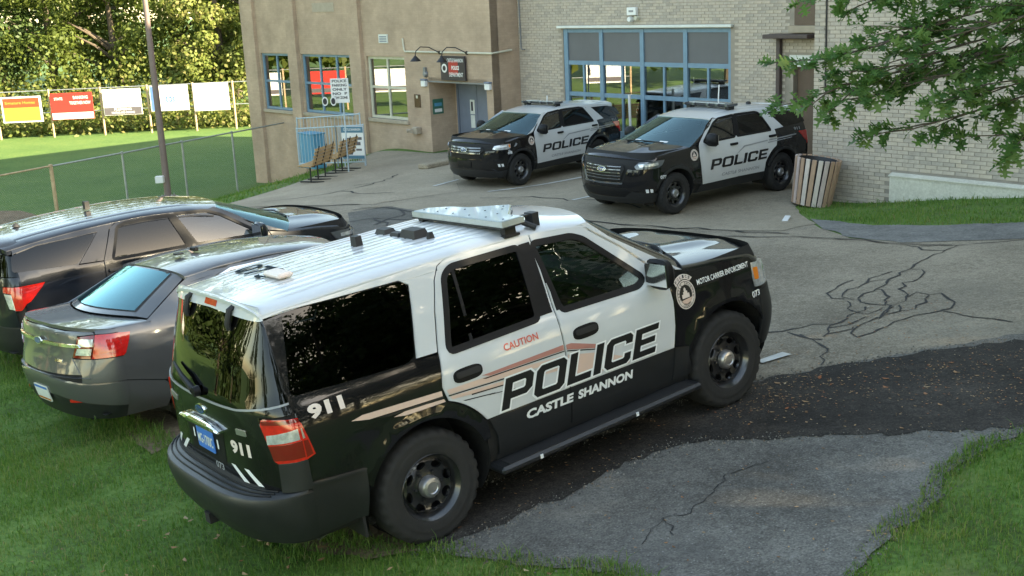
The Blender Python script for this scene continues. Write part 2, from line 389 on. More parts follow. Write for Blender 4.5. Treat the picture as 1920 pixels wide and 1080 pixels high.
M['asphalt_blue'] = ground_mat('asphalt_blue', [(.28, (.066, .062, .055)), (.5, (.122, .115, .102)), (.74, (.200, .190, .168))], 1.0, 140, .5, speck=(38, .28, (.30, .295, .28), .78), blotch=(.8, .5, .7, (.062, .062, .060), .5))
M['concrete'] = ground_mat('concrete', [(.3, (.235, .198, .145)), (.55, (.31, .262, .195)), (.75, (.37, .315, .235))], .6, 70, .2, blotch=(.4, .5, .7, (.225, .19, .145), .5))
M['concrete_wall'] = ground_mat('painted_concrete', [(.3, (.46, .44, .37)), (.55, (.54, .52, .44)), (.75, (.60, .58, .50))], 2., 60, .15)
M['gravel'] = ground_mat('gravel', [(.28, (.10, .10, .095)), (.5, (.15, .148, .14)), (.74, (.21, .205, .19))], 1.4, 60, .8, speck=(30, .3, (.28, .27, .25), .7))
M['dirt'] = ground_mat('dirt', [(.3, (.10, .072, .045)), (.55, (.16, .115, .075)), (.75, (.21, .155, .10))], 1.2, 60, .5)
M['tar'] = P('tar', (.012, .012, .013), .75, var=.3, scale=12)
M['line_paint'] = P('line_paint', (.50, .50, .47), .6, var=.25, scale=5)
# ------------------------------------------------------------------ ground sheets
def terrain():
    xs = np.concatenate([np.linspace(-300, -70, 8), np.linspace(-60, -16, 23), np.arange(-15, 16.01, .4), np.linspace(18, 60, 12), np.linspace(90, 300, 5)])
    ys = np.concatenate([np.linspace(-200, -30, 6), np.linspace(-20, 2, 8), np.arange(3, 46.01, .4), np.linspace(48, 90, 22), np.linspace(110, 500, 6)])
    vs_ = []
    for y in ys:
        for x in xs:
            xx = max(-60, min(30, x)); yy = max(-15, min(75, y)); vs_.append((x, y, hgt(xx, yy)))
    nx = len(xs); fs = [(j * nx + i, j * nx + i + 1, (j + 1) * nx + i + 1, (j + 1) * nx + i) for j in range(len(ys) - 1) for i in range(nx - 1)]
    mid = [1 if ((vs_[f[0]][0] < -9 or vs_[f[0]][1] > 43) and vs_[f[0]][2] < -2.7) else 0 for f in fs]
    o = mesh('ground', vs_, fs, smooth=True, mats=[M['soil_grass'], M['field']], midx=mid); tag(o, 'green grass ground sloping from the lot down to the field', kind='structure'); return o
def sheet(name, poly, mat, lift, step=.45, kind='structure', label=None, parent=None):
    V, F, B = cdt(poly, (), step); o = mesh(name, [(x, y, hgt(x, y) + lift) for x, y in V], F, mat, parent, True)
    if parent is None: tag(o, label, kind=kind)
    return o
def ribbon(pts, wdt, lift, jit=.25, parent=None, name='crack', mat='tar', close=.22):
    P2 = []
    for i in range(len(pts) - 1):
        a, b = Vector(pts[i]), Vector(pts[i + 1]); n = max(1, int((b - a).length / close))
        for k in range(n):
            p = a.lerp(b, k / n); 
            if not (i == 0 and k == 0): p += Vector((random.uniform(-1, 1), random.uniform(-1, 1))) * jit * close
            P2.append(p)
    P2.append(Vector(pts[-1])); v = []; f = []
    for i, p in enumerate(P2):
        d = (P2[min(i + 1, len(P2) - 1)] - P2[max(i - 1, 0)]).normalized(); nrm = Vector((-d.y, d.x)); w_ = wdt * random.uniform(.4, 1.0) ** 1.3 * 1.5 / 2
        for s_ in (1, -1): q = p + nrm * w_ * s_; v.append((q.x, q.y, hgt(q.x, q.y) + lift))
    for i in range(len(P2) - 1): f.append((2 * i + 1, 2 * i + 3, 2 * i + 2, 2 * i))
    return mesh(name, v, f, M[mat], parent)
gnd = terrain()
G1 = [(-6.5, 14.2), (-4.6, 11.75), (-3.33, 10.25), (-2.39, 8.91), (-1.68, 8.07), (-1.07, 7.66), (-.45, 7.36), (.06, 7.03), (.66, 6.72), (1.0, 6.3)]
lotp = [(-6.5, 14.2), (-4.6, 11.9), (-3.33, 10.4), (-2.2, 9.0), (-1.3, 8.3), (0, 8.3), (1.5, 9.5), (3.0, 9.9), (4.6, 9.9), (8, 9.2), (12, 9), (12, 12.5), (8.2, 14.4), (6.6, 14.9), (5.35, 15.6), (4.87, 16.4), (4.83, 17.9), (5.0, 19.3), (5.31, 21.5), (6.0, 22.4), (8.5, 25.2), (4.0, 36), (-.3, 36.6), (-2.2, 36.0), (-4.3, 38.0), (-5.0, 35.4), (-5.53, 32.69), (-6.21, 31.46), (-6.73, 30.45), (-7.19, 29.12), (-7.6, 26.5), (-8.0, 23), (-8.4, 19), (-7.5, 15.6)]
lot = sheet('parking_lot', lotp, M['asphalt_old'], .006, .45, label='worn tan grey asphalt of the parking lot')
def wob(L, a=.03, st=.15):
    out = []
    for i in range(len(L) - 1):
        p, q = Vector(L[i]), Vector(L[i + 1]); n = max(1, int((q - p).length / st))
        for k in range(n): r_ = p.lerp(q, k / n); out.append((r_.x + random.uniform(-a, a), r_.y + random.uniform(-a, a)))
    return out + [L[-1]]
drv = sheet('driveway', wob([(1.0, 6.3), (.66, 6.72), (.06, 7.03), (-.45, 7.36), (-1.07, 7.66), (-1.5, 8.1), (-.3, 8.9), (1.5, 9.9), (4.6, 10.3), (9, 9.6), (9, 8.0), (3.68, 7.99), (3.29, 7.78), (2.95, 7.52), (2.75, 7.14), (2.35, 6.78), (1.95, 6.3), (1.7, 5.7), (1.2, 5.7), (1.0, 6.3)], .035, .10)[:-1], M['asphalt_blue'], .012, .25, label='blue grey older asphalt apron in front')
up = [(-.9, 8.25), (-.3, 8.47), (.56, 9.07), (1.5, 9.72), (2.2, 9.94), (2.85, 10.06), (3.75, 10.15), (4.59, 10.07), (7, 9.7), (10, 9.2)]
lo = [(10, 7.2), (6, 7.8), (3.72, 8.08), (2.93, 8.3), (2.18, 8.53), (1.87, 8.6), (1.52, 8.75), (1.17, 8.69), (.85, 8.51), (.45, 8.14), (.08, 7.89), (-.31, 7.62), (-.61, 7.5), (-1.0, 7.62), (-1.2, 7.95)]
sheet('fresh_asphalt', wob(up, .045, .10) + wob(lo, .05, .10), M['asphalt_new'], .018, .25, label='strip of fresh black asphalt littered with leaf bits')
sheet('concrete_walk', [(-7.1, 28.6), (-6.0, 26.6), (-4.0, 25.2), (-2.9, 24.9), (-1.1, 26.7), (-1.5, 31.4), (-1.0, 35.2), (-2.2, 35.9), (-4.2, 37.9), (-4.9, 35.3), (-5.45, 32.7), (-6.1, 31.5), (-6.6, 30.5), (-7.05, 29.1)], M['concrete'], .012, .45, label='pale concrete apron before the brown building')
M['bay'] = ground_mat('tan_asphalt', [(.28, (.185, .156, .114)), (.5, (.262, .222, .165)), (.72, (.33, .282, .212))], .6, 90, .3, blotch=(.35, .52, .72, (.175, .148, .112), .55))
sheet('parking_bays', wob([(-3.2, 24.3), (-2.5, 24.3), (-.95, 21.95), (.5, 22.2), (1.04, 21.19), (1.75, 20.43), (3.08, 19.26), (4.3, 18.0), (4.95, 18.6), (5.0, 19.3), (5.31, 21.5), (6.0, 22.4), (8.3, 25.0), (4.0, 35.8), (-.3, 36.4), (-1.1, 35.2), (-1.5, 31.4), (-1.1, 26.7)], .05, .4), M['bay'], .0125, .4, label='lighter tan surface of the parking bays before the garage')
sheet('gravel_shoulder', wob([(4.83, 17.9), (4.87, 16.4), (5.35, 15.5), (6.6, 14.8), (8.2, 14.3), (8.6, 15.4), (7.23, 16.2), (6.37, 16.7), (5.52, 17.45), (5.27, 18.9), (5.1, 19.5)], .05, .3), M['gravel'], .012, .3, label='grey gravel shoulder below the grass verge')
sheet('asphalt_patch', wob([(-3.24, 23.57), (-2.61, 24.35), (-1.77, 23.6), (-.54, 21.7), (.42, 20.3), (1.3, 19.34), (1.95, 18.78), (3.2, 17.9), (3.3, 17.2), (1.81, 17.39), (.2, 18.13), (-1.79, 19.75), (-2.82, 20.63)], .08, .4), ground_mat('asphalt_dark_patch', [(.3, (.075, .070, .060)), (.55, (.115, .108, .094)), (.75, (.16, .15, .13))], .9, 90, .4), .012, .4, label='darker cracked asphalt patch across the lot')
sheet('dirt_patch', wob([(-19, 41.5), (-16.3, 40.2), (-14.2, 37.0), (-15.2, 34.6), (-18, 36), (-22, 38)], .2, .8), M['dirt'], .03, .8, label='bare brown dirt at the edge of the field')
sheet('dirt_patch', wob([(-1.9, 8.35), (-1.5, 8.35), (-.9, 7.75), (-.75, 7.5), (-1.1, 7.45), (-1.55, 7.7)], .04, .12), M['dirt'], .022, .15, label='bare soil worn by the rear wheel of the front SUV')
sheet('dirt_patch', wob([(-4.1, 11.5), (-3.5, 11.1), (-3.0, 10.2), (-3.3, 9.95), (-3.7, 10.5)], .04, .15), M['dirt'], .022, .15, label='bare soil strip behind the grey sedan wheel')
CR = {'i': [(3.55, 17.8), (4.64, 16.6), (5.2, 15.5), (5.76, 14.9)], 'h': [(2.77, 11.39), (2.94, 11.03), (2.96, 10.64), (2.78, 10.15)], 'g': [(2.3, 11.5), (2.6, 11.45), (2.93, 11.51)], 'a2': [(5.82, 14.89), (6.58, 14.75), (7.5, 14.6)], 'j': [(-3.24, 24.0), (-2.59, 24.16), (-1.83, 22.96), (-0.95, 21.86), (0.05, 20.59), (0.79, 19.97)], 'k': [(-3.2, 22.03), (-2.64, 22.52), (-1.74, 20.28)], 'l': [(-5.88, 27.72), (-4.99, 27.75), (-4.05, 28.34), (-3.17, 30.0)], 'm': [(0.48, 22.31), (1.04, 21.19), (1.75, 20.43), (3.08, 19.26), (4.26, 17.49)], 'n': [(-2.6, 22.5), (-1.9, 21.9), (-1.2, 22.4), (-0.6, 21.6)], 'o': [(-1.7, 20.3), (-0.8, 20.6), (0.05, 20.0), (0.9, 18.6)], 'p': [(-4.05, 28.34), (-3.4, 27.4), (-2.6, 26.9)], 'q': [(-5.0, 26.0), (-4.2, 25.2), (-3.2, 25.0)], 'r': [(1.04, 21.19), (0.5, 20.6), (0.2, 19.4)], 's': [(-0.6, 24.9), (0.6, 24.4), (1.2, 23.2)], 't': [(-2.4, 23.9), (-2.0, 22.9), (-2.5, 21.6)], 'u': [(-1.2, 22.4), (-1.6, 21.4), (-1.0, 20.9), (-0.2, 21.0)], 'v': [(-3.9, 29.6), (-3.2, 30), (-2.9, 31.2)], 'w': [(0.79, 19.97), (1.6, 19.2), (2.6, 18.5), (3.55, 17.8)], 'x': [(1.5, 23.2), (2.2, 22.9), (2.5, 21.9)], 'z0': [(3.82, 12.52), (4.13, 12.88), (4.45, 13.31), (4.81, 13.77), (5.11, 14.17), (5.55, 14.61), (5.82, 14.89)], 'z1': [(4.6, 13.73), (4.38, 13.58), (4.22, 13.46), (4.13, 13.3), (3.98, 13.09), (3.85, 13.0), (3.74, 12.86), (3.69, 12.69), (3.72, 12.51), (3.8, 12.46)], 'z2': [(4.13, 13.3), (4.29, 13.34), (4.42, 13.32)], 'z3': [(4.06, 13.5), (3.96, 13.42), (3.81, 13.27), (3.59, 12.95), (3.59, 12.69), (3.69, 12.57)], 'z4': [(4.13, 12.88), (4.19, 12.78), (4.15, 12.53), (3.99, 12.06), (3.81, 12.18), (3.82, 12.48)], 'z5': [(4.82, 13.69), (4.9, 13.59), (4.91, 13.42), (4.81, 13.23), (4.58, 13.03), (4.49, 13.02), (4.43, 12.82), (4.35, 12.74), (4.36, 12.52), (4.3, 12.3), (4.19, 12.12), (4.03, 12.01), (3.99, 12.06)], 'z6': [(4.3, 12.3), (4.46, 12.45), (4.5, 12.26), (4.62, 12.28), (4.63, 12.11), (4.61, 11.81), (4.48, 11.57), (4.38, 11.52)], 'z7': [(4.5, 12.23), (4.35, 11.96), (4.15, 11.7), (4.05, 11.68), (3.8, 11.61), (3.74, 11.53), (4.02, 11.93)], 'z8': [(4.09, 11.97), (4.01, 11.7)], 'z9': [(4.38, 11.5), (4.22, 11.46), (4.04, 11.44), (3.95, 11.38), (3.73, 11.18), (3.5, 10.99), (3.31, 10.93), (3.39, 11.17), (3.5, 11.36), (3.74, 11.56)], 'z10': [(3.77, 12.08), (3.7, 11.95), (3.51, 11.78), (3.42, 11.66), (3.23, 11.45), (3.12, 11.21), (3.05, 11.07)], 'z11': [(3.6, 12.01), (3.61, 11.94), (3.71, 11.77), (3.91, 11.94)], 'z12': [(4.38, 11.47), (4.49, 11.21), (4.63, 10.96), (4.76, 10.71)], 'z13': [(2.93, 11.51), (3.06, 11.59), (3.26, 11.51)], 'z14': [(3.19, 11.37), (3.38, 11.42), (3.64, 11.64)], 'z15': [(3.1, 11.15), (3.36, 11.23), (3.41, 11.3)], 'z16': [(2.86, 11.25), (2.93, 11.08), (3.01, 10.97)], 'z17': [(5.3, 15.3), (5.39, 15.08), (5.36, 14.86), (5.55, 14.61)], 'z18': [(5.42, 15.16), (5.92, 14.81)], 'z19': [(3.68, 12.45), (3.61, 12.12), (3.59, 11.95)], 'z20': [(4.02, 12.01), (3.84, 11.75), (3.77, 11.57)]}
for k, L in CR.items():
    far = L[0][1] > 17; ribbon(L, .042 if far else .022, .020 if far else .012, .3, lot, 'sealed_crack', 'tar', .3 if far else .11)
for L in ([(1.85, 8.15), (1.68, 8.09), (1.53, 8.01), (1.36, 7.76), (1.27, 7.61), (1.14, 7.47), (.97, 7.44), (.86, 7.27), (.78, 7.09)], [(.97, 7.44), (1.02, 7.3), (1.0, 7.15)]): ribbon(L, .008, .0175, .5, drv, 'open_crack', 'tar', .05)
for (a, b, w_) in (((-.45, 26.33), (3.4, 29.2), .12), ((1.30, 23.25), (2.2, 24.05), .12), ((-1.75, 27.8), (-1.2, 28.7), .11), ((2.28, 10.45), (2.58, 10.62), .11)):
    ribbon([a, b], w_, .021, .0, lot, 'parking_line', 'line_paint', .3)
# thin mortar-like joints of worn asphalt near the lot middle
# ------------------------------------------------------------------ grass blades (uncountable): one mesh per lawn
def blades(name, poly, dens_, hgt_, wdt, mat, label, keep=None):
    xs = [p[0] for p in poly]; ys = [p[1] for p in poly]; x0, x1, y0, y1 = min(xs), max(xs), min(ys), max(ys)
    n = int((x1 - x0) * (y1 - y0) * dens_); rs = np.random.RandomState(len(name) + n)
    X = rs.uniform(x0, x1, n); Y = rs.uniform(y0, y1, n)
    pa = np.array(poly); ins = np.zeros(n, bool); j = len(pa) - 1
    for i in range(len(pa)):
        xi, yi = pa[i]; xj, yj = pa[j]; cnd = (yi > Y) != (yj > Y); ins ^= cnd & (X < (xj - xi) * (Y - yi) / (yj - yi + 1e-12) + xi); j = i
    # patchy growth
    pat = np.sin(X * 1.7 + 1) * np.sin(Y * 1.3) + .7 * np.sin(X * 4.1 + Y * 3.3) + .5 * np.sin(Y * 7.3 - X * 5.9)
    ins &= rs.uniform(-2.6, 1.2, n) < pat + .5
    X, Y, pat = X[ins], Y[ins], pat[ins]; n = len(X)
    gx = np.linspace(x0 - .1, x1 + .1, 60); gy = np.linspace(y0 - .1, y1 + .1, 60); H = np.array([[hgt(a, b) for a in gx] for b in gy])
    fx = (X - gx[0]) / (gx[1] - gx[0]); fy = (Y - gy[0]) / (gy[1] - gy[0]); ix = fx.astype(int); iy = fy.astype(int); fx -= ix; fy -= iy
    Z = (H[iy, ix] * (1 - fx) + H[iy, ix + 1] * fx) * (1 - fy) + (H[iy + 1, ix] * (1 - fx) + H[iy + 1, ix + 1] * fx) * fy
    h = hgt_ * rs.uniform(.45, 1.25, n) * (1 + .22 * pat) * np.where(rs.uniform(0, 1, n) < .11, 1.9, 1); a = rs.uniform(0, 2 * np.pi, n); ln = rs.uniform(.1, .85, n) * h; w_ = wdt * rs.uniform(.7, 1.3, n) / 2
    dx, dy = np.cos(a), np.sin(a); px, py = -dy, dx; b = rs.uniform(0, 2 * np.pi, n); lx, ly = np.cos(b) * ln, np.sin(b) * ln
    V = np.zeros((n, 5, 3))
    for k, (t, s_, lt) in enumerate(((0, 1, 0), (0, -1, 0), (.55, .8, .3), (.55, -.8, .3), (1, 0, 1))):
        V[:, k, 0] = X + px * w_ * s_ + lx * lt; V[:, k, 1] = Y + py * w_ * s_ + ly * lt; V[:, k, 2] = Z + h * t * (1 - .25 * lt) - (.01 if t == 0 else 0)
    me = bpy.data.meshes.new(name); me.vertices.add(n * 5); me.vertices.foreach_set('co', V.reshape(-1))
    base = (np.arange(n) * 5)[:, None]; loops = np.concatenate([(base + np.array([0, 1, 3])), (base + np.array([0, 3, 2])), (base + np.array([2, 3, 4]))], 1).reshape(-1)
    me.loops.add(len(loops)); me.loops.foreach_set('vertex_index', loops.astype(np.int32)); m = n * 3
    me.polygons.add(m); me.polygons.foreach_set('loop_start', np.arange(0, 3 * m, 3, dtype=np.int32)); me.polygons.foreach_set('loop_total', np.full(m, 3, np.int32))
    at = me.attributes.new('tone', 'FLOAT', 'POINT'); at.data.foreach_set('value', np.repeat(np.clip(.62 * rs.uniform(0, 1, n) + .30 * (.5 + .5 * np.sin(X * 2.3 + 2 * np.sin(Y * 1.1)) * np.sin(Y * 1.9 + 1)) + .10 * (rs.uniform(0, 1, n) < .08) * 4, 0, 1), 5))
    me.materials.append(mat); me.update(calc_edges=True); o = link(bpy.data.objects.new(name, me)); tag(o, label, 'grass', kind='stuff'); return o
def leafmat(name, cols, trans=.35, rough=.55):
    m, n, l, b = newmat(name); at = n.new('ShaderNodeAttribute'); at.attribute_name = 'tone'; r = ramp(n, [(i / (len(cols) - 1), c_) for i, c_ in enumerate(cols)]); l.new(at.outputs['Fac'], r.inputs[0])
    l.new(r.outputs[0], b.inputs['Base Color']); b.inputs['Roughness'].default_value = rough; b.inputs['Specular IOR Level'].default_value = .3
    tr = n.new('ShaderNodeBsdfTranslucent'); l.new(r.outputs[0], tr.inputs[0]); mx = n.new('ShaderNodeMixShader'); mx.inputs[0].default_value = trans
    out = [x for x in n if x.type == 'OUTPUT_MATERIAL'][0]; l.new(b.outputs[0], mx.inputs[1]); l.new(tr.outputs[0], mx.inputs[2]); l.new(mx.outputs[0], out.inputs[0]); return m
M['blade'] = leafmat('grass_blade', [(.055, .140, .024), (.082, .195, .030), (.122, .230, .040), (.185, .250, .056), (.28, .25, .115)], .4)
blades('grass', [(-6.6, 14.4), (-4.6, 11.9), (-3.3, 10.35), (-2.4, 9.0), (-1.75, 8.2), (-1.1, 7.76), (-.7, 7.62), (-.42, 7.40), (-.1, 7.26), (.10, 7.04), (.42, 6.98), (.72, 6.72), (.95, 6.1), (-1.5, 5.4), (-4.2, 6.3), (-6.5, 9.5), (-8, 13.5)], 3300, .058, .0058, M['blade'], 'mown green grass in the left foreground under the car tails')
blades('grass', [(1.84, 6.3), (2.05, 6.52), (2.20, 6.60), (2.27, 6.88), (2.5, 7.0), (2.66, 7.24), (2.84, 7.38), (2.85, 7.62), (3.1, 7.78), (3.22, 7.92), (3.5, 8.0), (3.7, 8.12), (5, 8.1), (5, 6.6), (3, 5.4), (1.7, 5.5)], 3600, .052, .0055, M['blade'], 'green grass bank in the right foreground corner')
blades('grass', [(5.3, 21.6), (5.1, 19.5), (5.25, 18.8), (5.52, 17.4), (6.37, 16.65), (7.23, 16.15), (8.6, 15.4), (10.5, 17.6), (8.9, 19.8), (7.2, 21.4), (6.2, 21.95)], 420, .07, .011, M['blade'], 'green grass verge along the pale brick wall')
blades('grass', [(-7.2, 29.0), (-6.7, 30.4), (-6.2, 31.4), (-5.5, 32.7), (-5.0, 35.4), (-5.4, 38), (-9.6, 42), (-13, 34.5), (-11, 28), (-8.5, 24)], 110, .09, .02, M['blade'], 'green grass bank falling from the lot to the fence')
for (L, lb) in (([(-4.6, 11.85), (-3.33, 10.3), (-2.4, 8.95), (-1.75, 8.15), (-1.1, 7.72), (-.45, 7.42), (.06, 7.08), (.68, 6.76), (1.0, 6.2)], 'longer grass tufts along the near left edge of the paving'), ([(1.7, 5.8), (1.93, 6.3), (2.33, 6.8), (2.73, 7.17), (2.93, 7.55), (3.27, 7.82), (3.7, 8.05), (5, 8.05)], 'longer grass tufts along the right edge of the apron')):
    A_ = []; C_ = []
    for i, p in enumerate(L):
        d = (Vector(L[min(i + 1, len(L) - 1)]) - Vector(L[max(0, i - 1)])).normalized(); w_ = random.uniform(.05, .13); A_.append((p[0] - d.y * w_, p[1] + d.x * w_)); C_.append((p[0] + d.y * .12, p[1] - d.x * .12))
    blades('grass', wob(A_, .04, .10) + C_[::-1], 2600, .078, .006, M['blade'], lb)
# ------------------------------------------------------------------ fallen leaves and acorn bits
def litter(name, poly, n, size, mat, label, lift=.022, seed=1, clump=None):
    rs = random.Random(seed); v = []; f = []; tone = []; xs = [p[0] for p in poly]; ys = [p[1] for p in poly]; k = 0
    while k < n:
        x, y = rs.uniform(min(xs), max(xs)), rs.uniform(min(ys), max(ys))
        if clump and rs.random() < .55: c_ = rs.choice(clump); x, y = rs.gauss(c_[0], c_[2]), rs.gauss(c_[1], c_[2] * .5)
        if not pip(x, y, poly): continue
        s_ = size * rs.uniform(.4, 1.0) ** 1.6 * (2.2 if rs.random() < .03 else 1); a = rs.uniform(0, 6.28); z = hgt(x, y) + lift; n0 = len(v); ca, sa = math.cos(a), math.sin(a)
        for (p, q, r_) in ((-1, -.2, .1), (-.2, -.5, 0), (.9, -.1, .25), (.2, .5, .05)): v.append((x + s_ * (p * ca - q * sa), y + s_ * (p * sa + q * ca), z + s_ * r_ * rs.uniform(0, 1.6)))
        f.append((n0, n0 + 1, n0 + 2, n0 + 3)); tone += [rs.random()] * 4; k += 1
    o = mesh(name, v, f, mat); at = o.data.attributes.new('tone', 'FLOAT', 'POINT'); at.data.foreach_set('value', tone); tag(o, label, 'leaves', kind='stuff'); return o
M['dead_leaf'] = leafmat('dead_leaf', [(.16, .075, .035), (.26, .15, .075), (.36, .24, .13), (.30, .10, .04), (.42, .32, .20)], .1, .8)
litter('fallen_leaves', [(-.6, 7.6), (.5, 8.2), (1.2, 8.72), (2.2, 8.56), (3.7, 8.1), (5.2, 7.9), (5.2, 9.9), (3.7, 10.1), (2.2, 9.9), (.56, 9.0), (-.3, 8.4)], 1350, .018, M['dead_leaf'], 'tan leaf crumbs and acorn bits on the black asphalt', clump=[(2.6, 9.7, .35), (3.4, 9.2, .5), (3.9, 9.6, .4), (4.2, 8.8, .4), (2.2, 9.3, .3), (1.9, 9.9, .2)])
litter('fallen_leaves', [(2.1, 9.9), (3.8, 10.1), (4.8, 10.6), (4.4, 12.5), (3.0, 11.5), (2.3, 10.8)], 420, .016, M['dead_leaf'], 'scattered tan leaf bits on the worn asphalt', .012, 2)
litter('fallen_leaves', [(.7, 6.8), (2.0, 6.4), (2.8, 7.4), (3.3, 7.9), (2.0, 8.5), (1.2, 8.6), (.2, 7.8)], 90, .02, M['dead_leaf'], 'few dry leaves on the blue grey apron', .016, 3)
litter('fallen_leaves', [(-4.5, 7.5), (-2.4, 8.8), (-1.0, 7.5), (.6, 6.6), (0, 6), (-2.5, 6)], 130, .035, M['dead_leaf'], 'few orange leaves lying in the near grass', .05, 4)

M['chip'] = leafmat('asphalt_chip', [(.05, .05, .045), (.12, .115, .10), (.20, .19, .17), (.14, .10, .07)], 0., .9)
def crumbs(L, n, spread, size, label, seed, lift=.016):
    rs = random.Random(seed); v = []; f = []; tone = []
    for k in range(n):
        i = rs.randrange(len(L) - 1); p = Vector(L[i]).lerp(Vector(L[i + 1]), rs.random()); x = p.x + rs.gauss(0, spread); y = p.y + rs.gauss(0, spread); s_ = size * rs.uniform(.3, 1) ** 2; a = rs.uniform(0, 6.28); z = hgt(x, y) + lift; n0 = len(v)
        for q in range(3): v.append((x + s_ * math.cos(a + q * 2.1), y + s_ * math.sin(a + q * 2.1) * rs.uniform(.6, 1.2), z - .004))
        v.append((x + rs.uniform(-.2, .2) * s_, y, z + s_ * .7)); f += [(n0, n0 + 1, n0 + 3), (n0 + 1, n0 + 2, n0 + 3), (n0 + 2, n0, n0 + 3)]; tone += [rs.random()] * 4
    o = mesh('asphalt_crumbs', v, f, M['chip']); at = o.data.attributes.new('tone', 'FLOAT', 'POINT'); at.data.foreach_set('value', tone); tag(o, label, 'gravel', kind='stuff')
crumbs(lo[1:], 1300, .06, .016, 'loose chips along the lower edge of the black strip', 5)
crumbs(up[:8], 1300, .07, .016, 'loose chips along the upper edge of the black strip', 6)
crumbs([(1.93, 6.3), (2.33, 6.8), (2.73, 7.17), (2.93, 7.55), (3.27, 7.82), (3.7, 8.05)], 700, .05, .014, 'loose chips where the apron meets the right grass', 7)
crumbs([(-1.1, 7.7), (-.45, 7.4), (.06, 7.06), (.68, 6.75)], 500, .05, .014, 'loose chips where the apron meets the left grass', 8)
crumbs([(.9, 7.2), (2.2, 7.4), (2.4, 8.2), (1.0, 8.2), (3.3, 8.0)], 500, .35, .010, 'small loose stones on the grey apron', 9, .014)
# ------------------------------------------------------------------ buildings. Facade frame: x along the wall (to the right), y into the wall, z up
FZ = R(-50.0)
def W3(t, y, z=0.): return Vector((math.cos(FZ) * t - math.sin(FZ) * y, math.sin(FZ) * t + math.cos(FZ) * y, z))
def brickmat(name, cols, mortar, bw=.215, bh=.0725, bmp=.5, msize=.010, stain=None):
    m, n, l, b = newmat(name); b.inputs['Roughness'].default_value = .88; b.inputs['Specular IOR Level'].default_value = .2
    tc = n.new('ShaderNodeTexCoord'); sx = n.new('ShaderNodeSeparateXYZ'); l.new(tc.outputs['Object'], sx.inputs[0]); ad = n.new('ShaderNodeMath'); l.new(sx.outputs[0], ad.inputs[0]); l.new(sx.outputs[1], ad.inputs[1])
    cb = n.new('ShaderNodeCombineXYZ'); l.new(ad.outputs[0], cb.inputs[0]); l.new(sx.outputs[2], cb.inputs[1])
    br = n.new('ShaderNodeTexBrick'); l.new(cb.outputs[0], br.inputs['Vector']); br.inputs['Scale'].default_value = 1.0; br.inputs['Brick Width'].default_value = bw; br.inputs['Row Height'].default_value = bh; br.inputs['Mortar Size'].default_value = msize * .5; br.inputs['Mortar Smooth'].default_value = .3
    br.inputs['Color1'].default_value = tuple(cols[0]) + (1,); br.inputs['Color2'].default_value = tuple(cols[1]) + (1,); br.inputs['Mortar'].default_value = tuple(mortar) + (1,)
    t = noise(n, l, .8, 6, .7); t2 = noise(n, l, 40, 3, .6); mr = n.new('ShaderNodeMapRange'); mr.inputs[1].default_value = .3; mr.inputs[2].default_value = .7; mr.inputs[3].default_value = .72; mr.inputs[4].default_value = 1.12; l.new(t.outputs['Fac'], mr.inputs[0])
    mu = n.new('ShaderNodeMixRGB'); mu.blend_type = 'MULTIPLY'; mu.inputs[0].default_value = 1; l.new(br.outputs['Color'], mu.inputs[1]); l.new(mr.outputs[0], mu.inputs[2])
    mr2 = n.new('ShaderNodeMapRange'); mr2.inputs[3].default_value = .85; mr2.inputs[4].default_value = 1.15; l.new(t2.outputs['Fac'], mr2.inputs[0]); mu2 = n.new('ShaderNodeMixRGB'); mu2.blend_type = 'MULTIPLY'; mu2.inputs[0].default_value = 1; l.new(mu.outputs[0], mu2.inputs[1]); l.new(mr2.outputs[0], mu2.inputs[2])
    l.new(mu2.outputs[0], b.inputs['Base Color'])
    iv = n.new('ShaderNodeMath'); iv.operation = 'SUBTRACT'; iv.inputs[0].default_value = 1; l.new(br.outputs['Fac'], iv.inputs[1]); bump(n, l, iv.outputs[0], b, bmp, .008)
    return m
M['brick_brown'] = brickmat('brown_brick', [(.475, .350, .255), (.435, .318, .232)], (.42, .31, .228), .21, .068, .35, .010)
M['brick_pale'] = brickmat('pale_brick', [(.46, .40, .335), (.40, .345, .285)], (.21, .19, .165), .228, .0735)
M['mortar'] = P('mortar', (.265, .235, .20), .95, var=.2, scale=3)
M['mortar_light'] = P('mortar_light', (.30, .26, .215), .95, var=.2, scale=3)
M['brick_a'] = P('brick_grey', (.435, .375, .312), .85, var=.16, scale=9, bmp=.2)
M['brick_b'] = P('brick_tan', (.465, .395, .320), .85, var=.16, scale=9, bmp=.2)
M['brick_c'] = P('brick_dull', (.370, .325, .275), .85, var=.18, scale=9, bmp=.2)
M['blue_frame'] = P('blue_frame', (.135, .245, .335), .45, var=.14, scale=4, bmp=.05)
M['grey_panel'] = P('grey_panel', (.115, .118, .125), .6, var=.08, scale=1.5)
M['cream_frame'] = P('cream_frame', (.52, .50, .40), .5, var=.1, scale=5)
M['white_trim'] = P('white_trim', (.62, .64, .60), .5, var=.1, scale=5)
M['door_blue'] = P('door_blue_grey', (.155, .185, .240), .45, var=.1, scale=3)
M['brown_metal'] = P('brown_metal', (.062, .042, .042), .5, var=.15, scale=6)
M['brown_door'] = P('brown_door', (.105, .066, .045), .55, var=.2, scale=3)
M['room'] = P('room', (.10, .095, .085), .9, var=.3, scale=1.2)
M['blind'] = P('blind', (.42, .44, .40), .7, var=.1, scale=6)
M['pane'] = glassmat('window_pane', (.50, .56, .52), .22)
M['stone'] = P('stone', (.36, .30, .23), .8, var=.12, scale=6)
M['grey_metal'] = P('grey_metal', (.22, .23, .24), .5, .4, var=.15, scale=6)
M['gun_black'] = P('black_metal', (.018, .018, .02), .45, .2)
M['sign_red'] = P('sign_red', (.45, .03, .025), .45)
M['sign_dark'] = P('sign_dark', (.020, .018, .030), .4)
